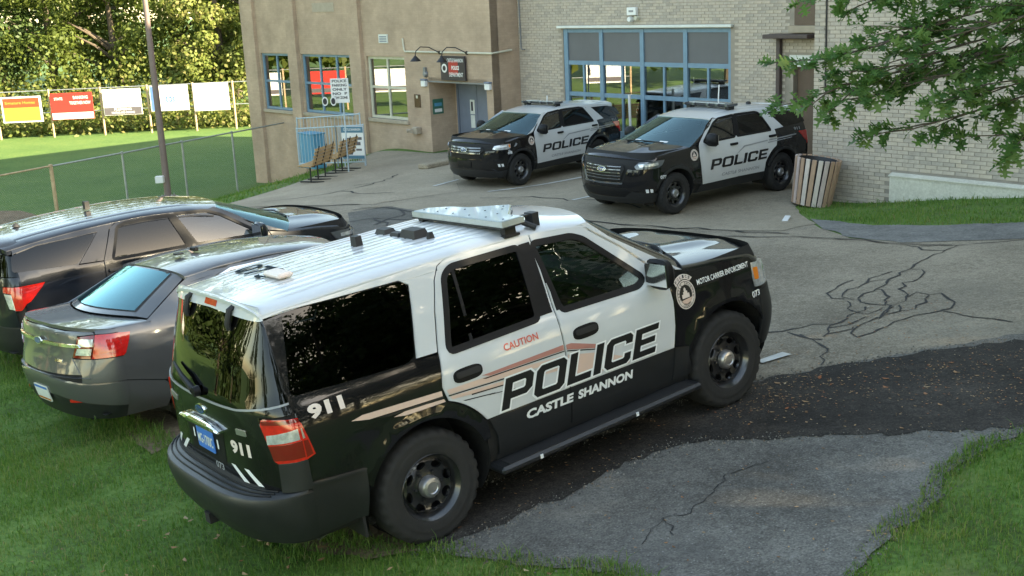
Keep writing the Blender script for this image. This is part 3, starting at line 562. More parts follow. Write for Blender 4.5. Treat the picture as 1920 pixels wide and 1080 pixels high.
M['sign_green'] = P('sign_green', (.03, .13, .09), .5)
M['bronze'] = P('bronze', (.085, .055, .035), .4, .6, var=.2)
M['panel_blue'] = P('panel_blue', (.06, .27, .42), .5, var=.12, scale=4)
M['roofing'] = P('roofing', (.06, .06, .06), .9, var=.2, scale=1)
class Bld:
    def __init__(s, name, t0, y0, z0, label):
        s.o = Vector((t0, y0, z0)); s.root = empty(name, W3(t0, y0, z0), FZ); tag(s.root, label, 'building')
    def part(s, mb, name, mat, parent=None, smooth=False):
        mb.v = [tuple(Vector(v) - s.o) for v in mb.v]; return mb.build(name, mat, parent or s.root, smooth)
    def wall(s, name, poly, holes, y, mat, depth=.22, parent=None):
        """wall face in (x,z) with openings and reveals; faces -y"""
        V, F, B = cdt(poly, holes, 6.0); o = s.o
        vs_ = [Vector((a, y, b)) - o for a, b in V]; fs = [tuple(f) for f in F]; n0 = len(vs_)
        for a, b in B:
            n = len(vs_); vs_ += [Vector((V[a][0], y, V[a][1])) - o, Vector((V[a][0], y + depth, V[a][1])) - o, Vector((V[b][0], y + depth, V[b][1])) - o, Vector((V[b][0], y, V[b][1])) - o]; fs.append((n, n + 1, n + 2, n + 3))
        return mesh(name, vs_, fs, mat, parent or s.root)
    def box(s, name, lo, hi, mat, parent=None, bev=0.): mb = MB(); mb.box(lo, hi, None, bev); return s.part(mb, name, mat, parent)
rect = lambda a, b, c, d: [(a, b), (c, b), (c, d), (a, d)]
def sash(B, t0, z0, t1, z1, y, fm, cols, rows, fw=.07, nm='window', pane='pane', back=None):
    """framed window: frame ring, mullions, panes"""
    w_ = MB(); w_.box((t0, y - .03, z0), (t0 + fw, y + .06, z1)); w_.box((t1 - fw, y - .03, z0), (t1, y + .06, z1)); w_.box((t0 + fw, y - .03, z1 - fw), (t1 - fw, y + .06, z1)); w_.box((t0 + fw, y - .03, z0), (t1 - fw, y + .06, z0 + fw))
    win = B.part(w_, nm, fm)
    xs = [t0 + fw] + [t0 + (t1 - t0) * c for c in cols] + [t1 - fw]; zs = [z0 + fw] + [z0 + (z1 - z0) * r_ for r_ in rows] + [z1 - fw]
    for x in xs[1:-1]: B.box('mullion', (x - fw * .45, y - .022, z0 + fw), (x + fw * .45, y + .05, z1 - fw), fm, win).location -= Vector((0, 0, 0))
    for z in zs[1:-1]: B.box('rail', (t0 + fw, y - .018, z - fw * .45), (t1 - fw, y + .048, z + fw * .45), fm, win)
    for i in range(len(xs) - 1):
        for j in range(len(zs) - 1): B.box('pane', (xs[i], y + .012, zs[j]), (xs[i + 1], y + .018, zs[j + 1]), M[pane], win)
    return win
# ---- brown police building ------------------------------------------------------------------
YB = 21.58
BB = Bld('brown_building', -33.3, YB, -1.2, 'brown brick police building with blue windows and grey entrance door')
wins = [(-39.5, -.12, -37.47, 1.91), (-36.63, -.11, -33.40, 1.91), (-32.53, -.09, -30.42, 1.89)]
rec = rect(-29.22, -1.6, -26.40, 1.16)
BB.wall('wall', rect(-40.5, -3.6, -26.15, 6.5), [rect(*w_) for w_ in wins] + [rect(-29.22, -3.3, -26.40, 1.16)], YB, M['brick_brown'], .28)
BB.box('side_wall', (-26.449, YB + .003, -3.0), (-26.15, YB + 1.30, 6.498), M['brick_brown'])
BB.box('end_wall', (-40.5, YB + .02, -3.6), (-40.2, YB + 14, 6.49), M['brick_brown'])
BB.box('back_wall', (-40.5, YB + 13.7, -3.6), (-16, YB + 14, 6.48), M['brick_brown']); BB.box('right_wall', (-26.448, YB + 1.3, -3.0), (-26.16, YB + 13.7, 6.47), M['brick_brown'])
BB.box('roof', (-40.6, YB - .1, 6.5), (-26.1, YB + 14.1, 6.7), M['roofing'])
for (a, b, zb) in ((-40.52, -39.62, -3.6), (-37.30, -36.70, -3.3), (-33.32, -32.66, -2.6)):
    BB.box('pilaster', (a, YB - .14, zb), (b, YB + .02, 6.45), M['brick_brown'], bev=.01)
for i, (a, b, c_, d) in enumerate(wins):
    BB.box('sill', (a - .06, YB - .07, b - .12), (c_ + .06, YB + .10, b + .0), M['stone'], bev=.01)
    fm = M['blue_frame'] if i < 2 else M['cream_frame']
    wn = sash(BB, a, b, c_, d, YB + .10, fm, (.5,) if i != 1 else (.335, .668), (.505,), .085)
    rm = MB(); rm.box((a - .1, YB + .9, b - .2), (c_ + .1, YB + .95, d + .2)); BB.part(rm, 'room_back', M['room'], wn)
    # blinds and curtains behind the panes
    nb = int((c_ - a) / .16)
    for k in range(nb):
        x = a + .1 + k * (c_ - a - .2) / nb
        if (i == 2 and k % 3 != 2) or (i < 2 and k % 4 == 0): BB.box('blind', (x, YB + .22, b + .1), (x + (.11 if i == 2 else .035), YB + .225, d - .1), M['blind'], wn)
BB.box('soffit', (-29.22, YB + .0, 1.161), (-26.40, YB + 1.02, 1.30), M['brick_brown']); BB.box('recess_side', (-29.42, YB + .281, -2.5), (-29.222, YB + 1.02, 1.16), M['brick_brown'])
BB.box('recess_back', (-29.4, YB + 1.0, -2.5), (-29.12, YB + 1.2, 1.29), M['brick_brown'])
BB.box('lintel', (-29.32, YB - .012, 1.155), (-26.32, YB + .05, 1.20), M['grey_metal'])
dr = BB.box('door_frame', (-29.14, YB + .98, -1.3), (-29.06, YB + 1.06, 1.16), M['door_blue'])
for (a, b) in ((-29.055, -28.17), (-28.155, -27.27)):
    d_ = BB.box('door', (a, YB + 1.0, -1.2), (b, YB + 1.05, 1.155), M['door_blue'], bev=.008)
    if a < -29: BB.box('notice', (-28.50, YB + .992, .12), (-28.28, YB + .999, .56), M['white_trim'], d_); BB.box('notice', (-28.49, YB + .992, -.30), (-28.29, YB + .999, .09), M['white_trim'], d_); BB.box('notice_print', (-28.45, YB + .988, .22), (-28.36, YB + .991, .50), M['sign_dark'], d_)
    else:
        hb = MB(); hb.box((-28.10, YB + .985, -.32), (-28.04, YB + 1.0, -.06)); hb.tube([(-28.07, YB + .94, -.16), (-27.96, YB + .94, -.16)], .014, 8); hb.tube([(-28.07, YB + 1.0, -.16), (-28.07, YB + .94, -.16)], .014, 8); BB.part(hb, 'handle', M['gun_black'], d_)
BB.box('door_frame', (-27.26, YB + .98, -1.3), (-26.45, YB + 1.06, 1.16), M['door_blue'])
BB.box('stone_plaque', (-35.6, YB - .012, 3.32), (-34.24, YB + .02, 3.62), M['stone'])
vt = BB.box('vent', (-31.71, YB - .03, 2.31), (-31.22, YB + .02, 2.58), M['white_trim'])
for k in range(4): BB.box('louvre', (-31.66, YB - .036, 2.345 + k * .052), (-31.27, YB - .031, 2.375 + k * .052), M['door_blue'], vt)
# ---- things fixed on the brown wall: each its own thing
def fixture(name, label, cat, mb, mat, loc, smooth=False, parts=()):
    """mb in facade coordinates"""
    o0 = Vector(loc); e = empty(name, W3(*loc), FZ); tag(e, label, cat)
    for nm, m_, mt, sm in [(None, mb, mat, smooth)] + list(parts):
        m_.v = [tuple(Vector(v) - o0) for v in m_.v]; m_.build(nm or 'body', mt, e, sm)
    return e
cd = MB(); cd.tube([(-30.38, YB - .04, 2.46), (-30.34, YB - .04, 2.12), (-30.28, YB - .04, 2.06), (-26.20, YB - .04, 2.05), (-26.08, YB - .04, 2.05), (-26.08, YB + .7, 2.10)], .028, 8)
fixture('conduit', 'pale conduit pipe running across the brown wall above the sign', 'pipe', cd, M['cream_frame'], (-30.3, YB, 2.05), True)
for (xb, lb) in ((-28.52, 'left'), (-27.22, 'right')):
    a = MB(); pts = [(xb, YB - .05, 2.05), (xb - .10, YB - .10, 2.10), (xb - .22, YB - .28, 2.22), (xb - .36, YB - .48, 2.24), (xb - .46, YB - .58, 2.12), (xb - .48, YB - .60, 1.98)]; a.tube(pts, .016, 8)
    sh = MB(); sh.lathe([(.025, 1.99), (.05, 1.96), (.17, 1.83), (.165, 1.825), (.04, 1.94)], 18, Matrix.Translation((xb - .48, YB - .60, 0)))
    pl = MB(); pl.lathe([(.001, .03), (.05, .03), (.06, 0)], 12, Matrix.Translation((xb, YB - .04, 2.05)) @ Matrix.Rotation(R(90), 4, 'X'))
    fixture('gooseneck_lamp', 'dark gooseneck wall lamp, %s one of the two over the police sign' % lb, 'wall lamp', a, M['gun_black'], (xb, YB, 2.05), True, [('shade', sh, M['gun_black'], True), ('wall_plate', pl, M['gun_black'], True)])
def flat_text(root, s_, t0, z0, wdt, hgt_, y, mat, o0, bold=.02, name='lettering'):
    V, F = text2d(s_, bold); return mesh(name, [Vector((t0 + a * wdt, y, z0 + b * hgt_)) - Vector(o0) for a, b in V], [f for f in F], mat, root)
o0 = (-27.85, YB, 1.6); sb = MB(); sb.box((-28.44, YB - .10, 1.25), (-27.27, YB - .06, 1.96)); rr = MB(); rr.box((-28.05, YB - .104, 1.42), (-27.60, YB - .101, 1.82))
sg_ = fixture('police_sign', 'dark police department sign with red block and round emblem over entrance', 'sign', sb, M['sign_dark'], o0, False, [('red_block', rr, M['sign_red'], False)])
el = MB(); el.lathe([(.001, 0), (.13, 0), (.13, .004), (.001, .004)], 24, Matrix.Translation((-28.25, YB - .106, 1.60)) @ Matrix.Rotation(R(90), 4, 'X')); el.v = [tuple(Vector(v) - Vector(o0)) for v in el.v]; el.build('emblem', M['decal_white'], sg_)
el = MB(); el.lathe([(.001, 0), (.075, 0), (.075, .004), (.001, .004)], 24, Matrix.Translation((-28.25, YB - .111, 1.60)) @ Matrix.Rotation(R(90), 4, 'X')); el.v = [tuple(Vector(v) - Vector(o0)) for v in el.v]; el.build('emblem_centre', M['sign_dark'], sg_)
flat_text(sg_, 'CASTLE SHANNON', -28.10, 1.78, .76, .11, YB - .110, M['decal_white'], o0); flat_text(sg_, 'POLICE', -27.90, 1.56, .36, .12, YB - .110, M['decal_white'], o0, .04); flat_text(sg_, 'DEPARTMENT', -28.02, 1.36, .66, .12, YB - .110, M['decal_white'], o0)
for (t, lb) in ((-29.37, 'left'), (-26.30, 'right')):
    b_ = MB(); b_.box((t - .11, YB - .12, 1.02), (t + .11, YB - .005, 1.20), None, .015); c_ = MB(); c_.box((t - .12, YB - .13, 1.20), (t + .12, YB - .005, 1.25), None, .01)
    fixture('emergency_light', 'white emergency light box at %s top corner of entrance' % lb, 'light', b_, M['decal_white'], (t, YB, 1.1), False, [('cap', c_, M['door_blue'], False)])
b_ = MB(); b_.lathe([(.001, .09), (.07, .085), (.10, .04), (.10, 0)], 16, Matrix.Translation((-29.31, YB - .005, 1.40)) @ Matrix.Rotation(R(90), 4, 'X')); b_.box((-29.36, YB - .08, 1.46), (-29.26, YB - .005, 1.60))
fixture('alarm_bell', 'round grey alarm bell on the wall above the left light box', 'bell', b_, M['grey_metal'], (-29.31, YB, 1.4), True)
b_ = MB(); b_.box((-29.99, YB - .03, .36), (-29.68, YB - .005, .76), None, .01); b2 = MB(); b2.box((-29.88, YB - .036, .64), (-29.79, YB - .031, .73)); fixture('bronze_plaque', 'small bronze plaque on brown wall left of entrance', 'plaque', b_, M['bronze'], (-29.84, YB, .5), False, [('crest', b2, M['cream_frame'], False)])
b_ = MB(); b_.box((-29.22, YB + .10, .16), (-29.205, YB + .50, .62)); b2 = MB(); b2.box((-29.204, YB + .16, .40), (-29.20, YB + .44, .50)); b3 = MB(); b3.box((-29.204, YB + .16, .22), (-29.20, YB + .44, .32)); fixture('green_sign', 'small green notice sign on the side of the entrance recess', 'sign', b_, M['sign_green'], (-29.2, YB + .3, .4), False, [('white_line', b2, M['panel_blue'], False), ('white_line', b3, M['decal_white'], False)])
b_ = MB(); b_.lathe([(.10, 0), (.10, .10), (.06, .12), (.06, .2)], 14, Matrix.Translation((-30.04, YB - .005, -.35)) @ Matrix.Rotation(R(90), 4, 'X'))
for k in (-1, 1): b_.tube([(-30.04, YB - .14, -.35), (-30.04 + k * .12, YB - .26, -.36)], [.05, .06], 12)
b_.box((-29.96, YB - .2, -.46), (-29.74, YB - .005, -.24), None, .02); fixture('hose_inlet', 'brass twin hose inlet sticking out of brown wall', 'hydrant', b_, M['stone'], (-30.04, YB, -.35), True)
# ---- garage block ------------------------------------------------------------------------------
YG = 22.63
GB = Bld('garage_building', -21.0, YG, -.9, 'pale brick garage block with wide blue framed glass doors')
gho = rect(-24.28, -1.6, -18.40, 2.66)
GB.wall('wall', rect(-26.15, -1.6, -13.0, 6.5), [gho, rect(-16.58, -1.4, -15.9, 1.78)], YG, M['mortar_light'], .3)
GB.box('roof', (-26.2, YG - .1, 6.5), (-13.0, YG + 13, 6.7), M['roofing']); GB.box('back_wall', (-26.1, YG + 12.6, -1.5), (-13.0, YG + 12.9, 6.49), M['brick_pale'])
# single bricks; the ones that show largest are pieces of their own
_bm = {}
def brick_mesh(w_, h_, d_, mat):
    k = (w_, mat)
    if k not in _bm:
        mb = MB(); mb.box((0, 0, 0), (w_, d_, h_)); me = bpy.data.meshes.new('brick'); me.from_pydata(mb.v, [], mb.f); me.materials.append(M[mat]); _bm[k] = me
    return _bm[k]
def brickwork(B, x0, x1, z0, z1, y, holes, single, bw=.228, bh=.0735, gap=.011, proud=.010, keepfn=None):
    rs = random.Random(int(abs(x0 * 10))); cells = []; r_ = 0; z = z0
    while z < z1:
        x = x0 - (bw / 2 if r_ % 2 else 0)
        while x < x1:
            a, b = max(x, x0), min(x + bw - gap, x1)
            if b - a > .04 and not any(a < h[2] and b > h[0] and z < h[3] and z + bh - gap > h[1] for h in holes): cells.append((a, b, z))
            x += bw
        z += bh; r_ += 1
    cells.sort(key=lambda c_: -(keepfn(c_) if keepfn else c_[0])); mats = ['brick_a', 'brick_b', 'brick_c']
    n1 = 0; vs_ = []; fs = []; mi = []
    for (a, b, z) in cells:
        m_ = rs.choices(mats, (5, 3, 2))[0]; pr = proud + rs.uniform(-.003, .003)
        full = abs((b - a) - (bw - gap)) < 1e-4
        if n1 < single and full:
            o = bpy.data.objects.new('brick', brick_mesh(bw - gap, bh - gap, .05, m_)); link(o, B.root); o.location = Vector((a, y - pr, z)) - B.o; n1 += 1
        else:
            n = len(vs_); mb = MB(); mb.box((a, y - pr, z), (b, y + .02, z + bh - gap)); vs_ += [Vector(v) - B.o for v in mb.v]; fs += [tuple(i + n for i in f) for f in mb.f]; mi += [mats.index(m_)] * 6
    o = mesh('brickwork', vs_, fs, None, B.root, mats=[M[k] for k in mats], midx=mi); o['kind'] = 'stuff'
gholes = [(-24.30, -2, -18.38, 2.76), (-16.70, -2, -15.8, 2.06), (-17.13, 2.43, -15.8, 2.54), (-16.60, 2.68, -15.8, 7)]
brickwork(GB, -26.14, -15.9, -1.05, 3.9, YG, gholes, 300, keepfn=lambda c_: c_[0] + (6 if .4 < c_[2] < 3.6 else 0))
GB.box('upper_wall', (-26.14, YG - .012, 3.9), (-13.0, YG - .002, 6.49), M['brick_pale'])
GB.box('white_ledge', (-24.44, YG - .10, 2.68), (-18.32, YG + .02, 2.75), M['white_trim'], bev=.01)
ms = [-24.28, -22.83, -21.34, -19.86, -18.40]; rails = [-1.0, -.12, .90, 1.75, 2.66]
fr = MB()
for i, t in enumerate(ms): fr.box((t - (.0 if i == 0 else .065), YG + .02, -1.2), (t + (.0 if i == 4 else .065) + (.09 if i == 0 else 0) - (.09 if i == 4 else 0) * 0, YG + .16, 2.66)) if i not in (4,) else fr.box((t - .09, YG + .02, -1.2), (t, YG + .16, 2.66))
gf = GB.part(fr, 'mullions', M['blue_frame']); gf['kind'] = 'stuff'
for i in range(4):
    a, b = ms[i] + (.09 if i == 0 else .065), ms[i + 1] - (.09 if i == 3 else .065)
    dr = GB.box('garage_door', (a, YG + .03, 2.56), (b, YG + .13, 2.66), M['blue_frame'])
    for z in (1.75, .90, -.10): GB.box('rail', (a, YG + .035, z - .055), (b, YG + .125, z + .055), M['blue_frame'], dr)
    GB.box('bottom_panel', (a, YG + .045, -1.0), (b, YG + .115, -.156), M['blue_frame'], dr)
    GB.box('upper_panel', (a, YG + .06, 1.806), (b, YG + .10, 2.559), M['grey_panel'], dr)
    m = (a + b) / 2
    for (z0, z1) in ((.956, 1.694), (-.044, .844)):
        GB.box('muntin', (m - .03, YG + .04, z0), (m + .03, YG + .12, z1), M['blue_frame'], dr)
        GB.box('pane', (a, YG + .075, z0), (m - .031, YG + .081, z1), M['pane'], dr); GB.box('pane', (m + .031, YG + .075, z0), (b, YG + .081, z1), M['pane'], dr)
GB.box('room_back', (-26.0, YG + 3.6, -1.2), (-16, YG + 3.65, 3), M['room']); GB.box('room_floor', (-26.0, YG + .31, -1.1), (-16, YG + 3.6, -.95), M['room']); GB.box('room_ceiling', (-26.0, YG + .31, 3.0), (-16, YG + 3.6, 3.05), M['room'])
for i in range(2):
    t = -22.72 + i * .64
    for k in range(6): GB.box('orange_slat', (t, YG + .55, -.35 + k * .21), (t + .56, YG + .60, -.22 + k * .21), M['orange_plastic'])
GB.box('canopy', (-17.13, YG - .45, 2.44), (-15.9, YG + .0, 2.53), M['brown_metal'], bev=.01)
GB.box('downpipe', (-16.99, YG - .12, -.6), (-16.88, YG - .012, 2.44), M['brown_metal'], bev=.01)
GB.box('brown_shutter', (-16.55, YG - .03, 2.72), (-15.9, YG + .02, 5.0), M['brown_door']); GB.box('stone_ledge', (-16.62, YG - .16, 2.56), (-15.9, YG - .0, 2.71), M['stone'])
GB.box('lintel', (-16.68, YG - .02, 1.79), (-15.88, YG + .05, 2.05), M['white_trim'])
d_ = GB.box('side_door', (-16.55, YG + .12, -.7), (-15.9, YG + .18, 1.78), M['brown_door']); 
b_ = MB(); b_.box((-21.72, YG - .12, 3.00), (-21.40, YG - .015, 3.20), None, .01); b2 = MB(); b2.box((-21.64, YG - .125, 3.08), (-21.48, YG - .121, 3.13)); fixture('wall_light', 'white box light high above the blue garage doors', 'light', b_, M['decal_white'], (-21.56, YG, 3.1), False, [('label', b2, M['decal_grey'], False)])
b_ = MB(); b_.lathe([(.001, .12), (.06, .12), (.075, 0)], 14, Matrix.Translation((-21.63, YG - .015, 2.90)) @ Matrix.Rotation(R(90), 4, 'X')); fixture('flood_lamp', 'left round flood lamp under the white box light', 'light', b_, M['decal_white'], (-21.63, YG, 2.9), True)
b_ = MB(); b_.lathe([(.001, .12), (.05, .12), (.062, 0)], 14, Matrix.Translation((-21.40, YG - .015, 2.93)) @ Matrix.Rotation(R(90), 4, 'X')); fixture('flood_lamp', 'right smaller flood lamp under the white box light', 'light', b_, M['cream_frame'], (-21.40, YG, 2.93), True)
b_ = MB(); b_.tube([(-26.05, YG - .04, 4.2), (-26.02, YG - .04, 2.14), (-25.98, YG - .04, 2.09), (-25.86, YG - .04, 2.09)], .018, 8); fixture('conduit', 'thin grey conduit pipe in the corner beside the brown block', 'pipe', b_, M['grey_metal'], (-26.0, YG, 2.1), True)
# ---- right block -------------------------------------------------------------------------------
YR = 19.0
RB = Bld('brick_building', -11.5, YR, -.4, 'pale brick building wall at right with cream concrete base')
RB.box('wall', (-13.44, YR, -1.2), (12, YR + .3, 15), M['mortar']); RB.box('side_wall', (-13.44, YR + .3, -1.2), (-13.14, YR + 16, 14.99), M['brick_pale']); RB.box('end_wall', (11.7, YR + .3, -1), (12, YR + 16, 14.98), M['brick_pale']); RB.box('back_wall', (-13.1, YR + 15.7, -1.2), (11.7, YR + 16, 14.97), M['brick_pale'])
RB.box('roof', (-13.6, YR - .15, 15), (12.1, YR + 16.1, 15.25), M['roofing'])
brickwork(RB, -13.44, -7.6, -.72, 4.3, YR, [(-11.72, -2, 30, .27)], 300, keepfn=lambda c_: min(c_[0], -9.3) * 1.0 + (5 if (.3 < c_[2] < 1.9) else 0))
RB.box('upper_wall', (-13.44, YR - .013, 4.3), (12, YR - .002, 14.9), M['brick_pale']); RB.box('far_wall', (-7.6, YR - .012, -1.0), (12, YR - .002, 4.3), M['brick_pale'])
cb = MB(); cb.box((-11.70, YR - .10, -1.2), (11.9, YR + .02, .22)); cb.add([(-11.72, YR - .12, .22), (11.9, YR - .12, .22), (11.9, YR + .01, .262), (-11.72, YR + .01, .262), (-11.72, YR - .12, .20), (11.9, YR - .12, .20)], [(0, 1, 2, 3), (4, 5, 1, 0)]); RB.part(cb, 'concrete_base', M['concrete_wall'])
b_ = MB(); b_.tube([(-13.18, YR - .03, 4.4), (-13.17, YR - .03, 1.70), (-13.14, YR - .03, 1.64), (-12.1, YR - .03, 1.62)], .016, 8); fixture('conduit', 'thin dark cable pipe down the pale wall behind the oak twigs', 'pipe', b_, M['gun_black'], (-13.17, YR, 1.64), True)
# ------------------------------------------------------------------ vehicle kit
def mono(tab):
    xs = np.array([t[0] for t in tab], float); ys = np.array([t[1] for t in tab], float)
    d = np.diff(ys) / np.diff(xs); m = np.zeros(len(xs)); m[0] = d[0]; m[-1] = d[-1]
    for i in range(1, len(xs) - 1): m[i] = 0 if d[i - 1] * d[i] <= 0 else 2 * d[i - 1] * d[i] / (d[i - 1] + d[i])
    def f(x):
        if x <= xs[0]: return ys[0] + m[0] * (x - xs[0])
        if x >= xs[-1]: return ys[-1] + m[-1] * (x - xs[-1])
        i = int(np.searchsorted(xs, x)) - 1; h = xs[i + 1] - xs[i]; t = (x - xs[i]) / h
        return (2*t**3 - 3*t*t + 1) * ys[i] + (t**3 - 2*t*t + t) * h * m[i] + (-2*t**3 + 3*t*t) * ys[i + 1] + (t**3 - t*t) * h * m[i + 1]
    return f
def prof(v, p): return math.sqrt(max(0.0, 1 - abs(v) ** p))
class Arc:
    """arc-length table of the curve (hw*v, bow*prof(v))"""
    def __init__(s, hw, bow, p):
        vv = 1 - (1 - np.linspace(0, 1, 400)) ** 2
        X = hw * vv; Y = bow * np.sqrt(np.maximum(0, 1 - vv ** p)); L = np.concatenate([[0], np.cumsum(np.hypot(np.diff(X), np.diff(Y)))])
        s.L = float(L[-1]); s.l = L; s.v = vv
    def __call__(s, a): return math.copysign(float(np.interp(min(abs(a), s.L), s.l, s.v)), a)
class Car:
    step = 0.07
    def __init__(c, root, hw, inset, U1, U2, xr, xf, pr=3.2, pf=2.6, arches=(), flare=0.018):
        c.root = root; c.hw = mono(hw); c.inset = inset; c.U1, c.U2 = U1, U2; c.xr = mono(xr); c.xf = mono(xf); c.pr, c.pf = pr, pf
        c.arches = arches; c.flare = flare
        c.ar = Arc(c.hw(.8), U1 - c.xr(.8), pr); c.af = Arc(c.hw(.8), c.xf(.7) - U2, pf); c.LR = c.ar.L; c.LF = c.af.L
    def sy(c, x, z):
        y = c.hw(z) - c.inset(x, z)
        for (cx, cz, r) in c.arches:
            d = math.hypot(x - cx, z - cz)
            if z < 1.15: y += c.flare * math.exp(-((d - r - .01) / .07) ** 2)
        return y
    def side(c, sg): return lambda x, z: Vector((x, sg * c.sy(x, z), z))
    def rear(c, a, z):
        v = c.ar(a); return Vector((c.U1 - (c.U1 - c.xr(z)) * prof(v, c.pr), -v * c.sy(c.U1, z), z))
    def front(c, a, z):
        v = c.af(a); return Vector((c.U2 + (c.xf(z) - c.U2) * prof(v, c.pf), v * c.sy(c.U2, z), z))
    # --- panels -----------------------------------------------------
    def sp(c, name, poly, mat, sg, holes=(), off=0., depth=.014, parent=None, step=None):
        """side panel: poly in (x, z); sg -1 right, +1 left"""
        V, F, B = cdt(poly, holes, step or c.step); vs_, fs = mapped(V, F, B, c.side(sg), off, depth, flip=(sg > 0))
        return setn(mesh(name, vs_, fs, mat, parent or c.root, True), LASTN)
    def gp(c, name, poly, mat, sg, off=0., parent=None, step=.055):
        """side glass: straight from sill to header, only slightly bowed"""
        zb = min(p[1] for p in poly); zt = max(p[1] for p in poly)
        def fn(x, z):
            t = (z - zb) / (zt - zb); return Vector((x, sg * (c.sy(x, zb) * (1 - t) + c.sy(x, zt) * t + .010 * 4 * t * (1 - t)), z))
        V, F, B = cdt(poly, (), step); vs_, fs = mapped(V, F, B, fn, off, 0, flip=(sg > 0))
        return setn(mesh(name, vs_, fs, mat, parent or c.root, True), LASTN)
    def ep(c, name, poly, mat, end, holes=(), off=0., depth=.014, parent=None, step=None, mirror=False):
        """end panel: poly in (arc, z). rear: arc grows to the car's right; front: arc grows to the car's left"""
        fn = c.rear if end == 'rear' else c.front
        V, F, B = cdt(poly, holes, step or c.step); vs_, fs = mapped(V, F, B, fn, off, depth); N = LASTN
        if mirror:
            N = N + [Vector((q.x, -q.y, q.z)) for q in N]
            n = len(vs_); vs_ = vs_ + [Vector((v.x, -v.y, v.z)) for v in vs_]; fs = fs + [tuple(i + n for i in f[::-1]) for f in fs]
        return setn(mesh(name, vs_, fs, mat, parent or c.root, True), N)
    def both(c, name, sidepoly, endpoly, mat, sg, end, off=0., depth=.014, parent=None):
        """one part that wraps the corner"""
        V, F, B = cdt(sidepoly, (), c.step); v1, f1 = mapped(V, F, B, c.side(sg), off, depth, flip=(sg > 0)); N1 = LASTN
        fn = c.rear if end == 'rear' else c.front
        k = (-sg if end == 'rear' else sg)
        ep = [(k * a, z) for a, z in endpoly]
        V, F, B = cdt(ep, (), c.step); v2, f2 = mapped(V, F, B, fn, off, depth); n = len(v1)
        return setn(mesh(name, v1 + v2, f1 + [tuple(i + n for i in f) for f in f2], mat, parent or c.root, True), N1 + LASTN)
    def letter(c, name, VF, mat, sg, x0, z0, wdt, hgt, off=.003, shear=0., slope=0., parent=None, fn=None):
        """VF normalised text; (x0,z0) = lower start corner as read. sg side or fn(u,v)"""
        V, F = VF; d = 1 if (sg is None or sg < 0) else -1
        W2 = [(x0 + d * (a * wdt + shear * b * hgt), z0 + b * hgt + slope * a * wdt) for a, b in V]
        if fn is None: vs_, fs = mapped(W2, F, [], c.side(sg), off, 0, flip=False); 
        else: vs_, fs = mapped(W2, F, [], fn, off, 0)
        if fn is None and sg > 0:
            # text runs towards -x on the left side: du is reversed, so the triangles already face outwards
            vs_, fs = mapped(W2, F, [], lambda x, z: c.side(sg)(x, z), -off, 0)
        return mesh(name, vs_, fs, mat, parent or c.root, False)
    # --- shells -----------------------------------------------------
    def shell(c, z0, z1, name='body', mat=None, off=-.03):
        nz = 12; zs = [z0 + (z1 - z0) * i / nz for i in range(nz + 1)]; cols = []
        for a in np.linspace(0, c.LR, 14): cols.append(('r', -a))          # left half of the rear: y>0
        for x in np.linspace(c.U1, c.U2, 70)[1:]: cols.append(('s', x))
        for a in np.linspace(c.LF, 0, 14)[1:]: cols.append(('f', a))
        vs_ = []; fs = []; nc = len(cols)
        for sg in (1, -1):
            n0 = len(vs_)
            for k, u in cols:
                for z in zs:
                    p = c.rear(u, z) if k == 'r' else (Vector((u, c.sy(u, z), z)) if k == 's' else c.front(u, z))
                    if k == 'r': p.x -= off * .8 * 1; p.y += off * .6
                    elif k == 'f': p.x += off * .8; p.y += off * .6
                    else: p.y += off
                    p.y = max(p.y, 0.0) if k != 's' else p.y
                    vs_.append(Vector((p.x, sg * p.y, p.z)))
            for i in range(nc - 1):
                for j in range(nz):
                    q = (n0 + i * (nz + 1) + j, n0 + (i + 1) * (nz + 1) + j, n0 + (i + 1) * (nz + 1) + j + 1, n0 + i * (nz + 1) + j + 1)
                    cx = sum(vs_[t].x for t in q) / 4; cz = sum(vs_[t].z for t in q) / 4
                    if cols[i][0] == 's' or cols[i + 1][0] == 's':
                        if any(math.hypot(cx - a, cz - b) < r + .03 for a, b, r in c.arches): continue
                    fs.append(q if sg < 0 else q[::-1])
        # floor pan
        n0 = len(vs_)
        vs_ += [Vector((c.U1 - .2, -.8, z0 + .05)), Vector((c.U2 + .2, -.8, z0 + .05)), Vector((c.U2 + .2, .8, z0 + .05)), Vector((c.U1 - .2, .8, z0 + .05))]; fs.append((n0, n0 + 1, n0 + 2, n0 + 3))
        b = mesh(name, vs_, fs, mat or M['under'], c.root)
        # wheel housings
        for (cx, cz, r) in c.arches:
            for sg in (1, -1):
                pts = arc(cx, cz, r + .012, -25, 205, 22); n = len(pts); v = []; f = []
                for (x, z) in pts: v += [Vector((x, sg * (c.sy(x, z) - .006), z)), Vector((x, sg * .56, z))]
                for i in range(n - 1): f.append((2 * i, 2 * i + 1, 2 * i + 3, 2 * i + 2))
                f.append(tuple(2 * i + 1 for i in range(n))); mesh('wheel_housing', v, f, M['under'], c.root)
        return b
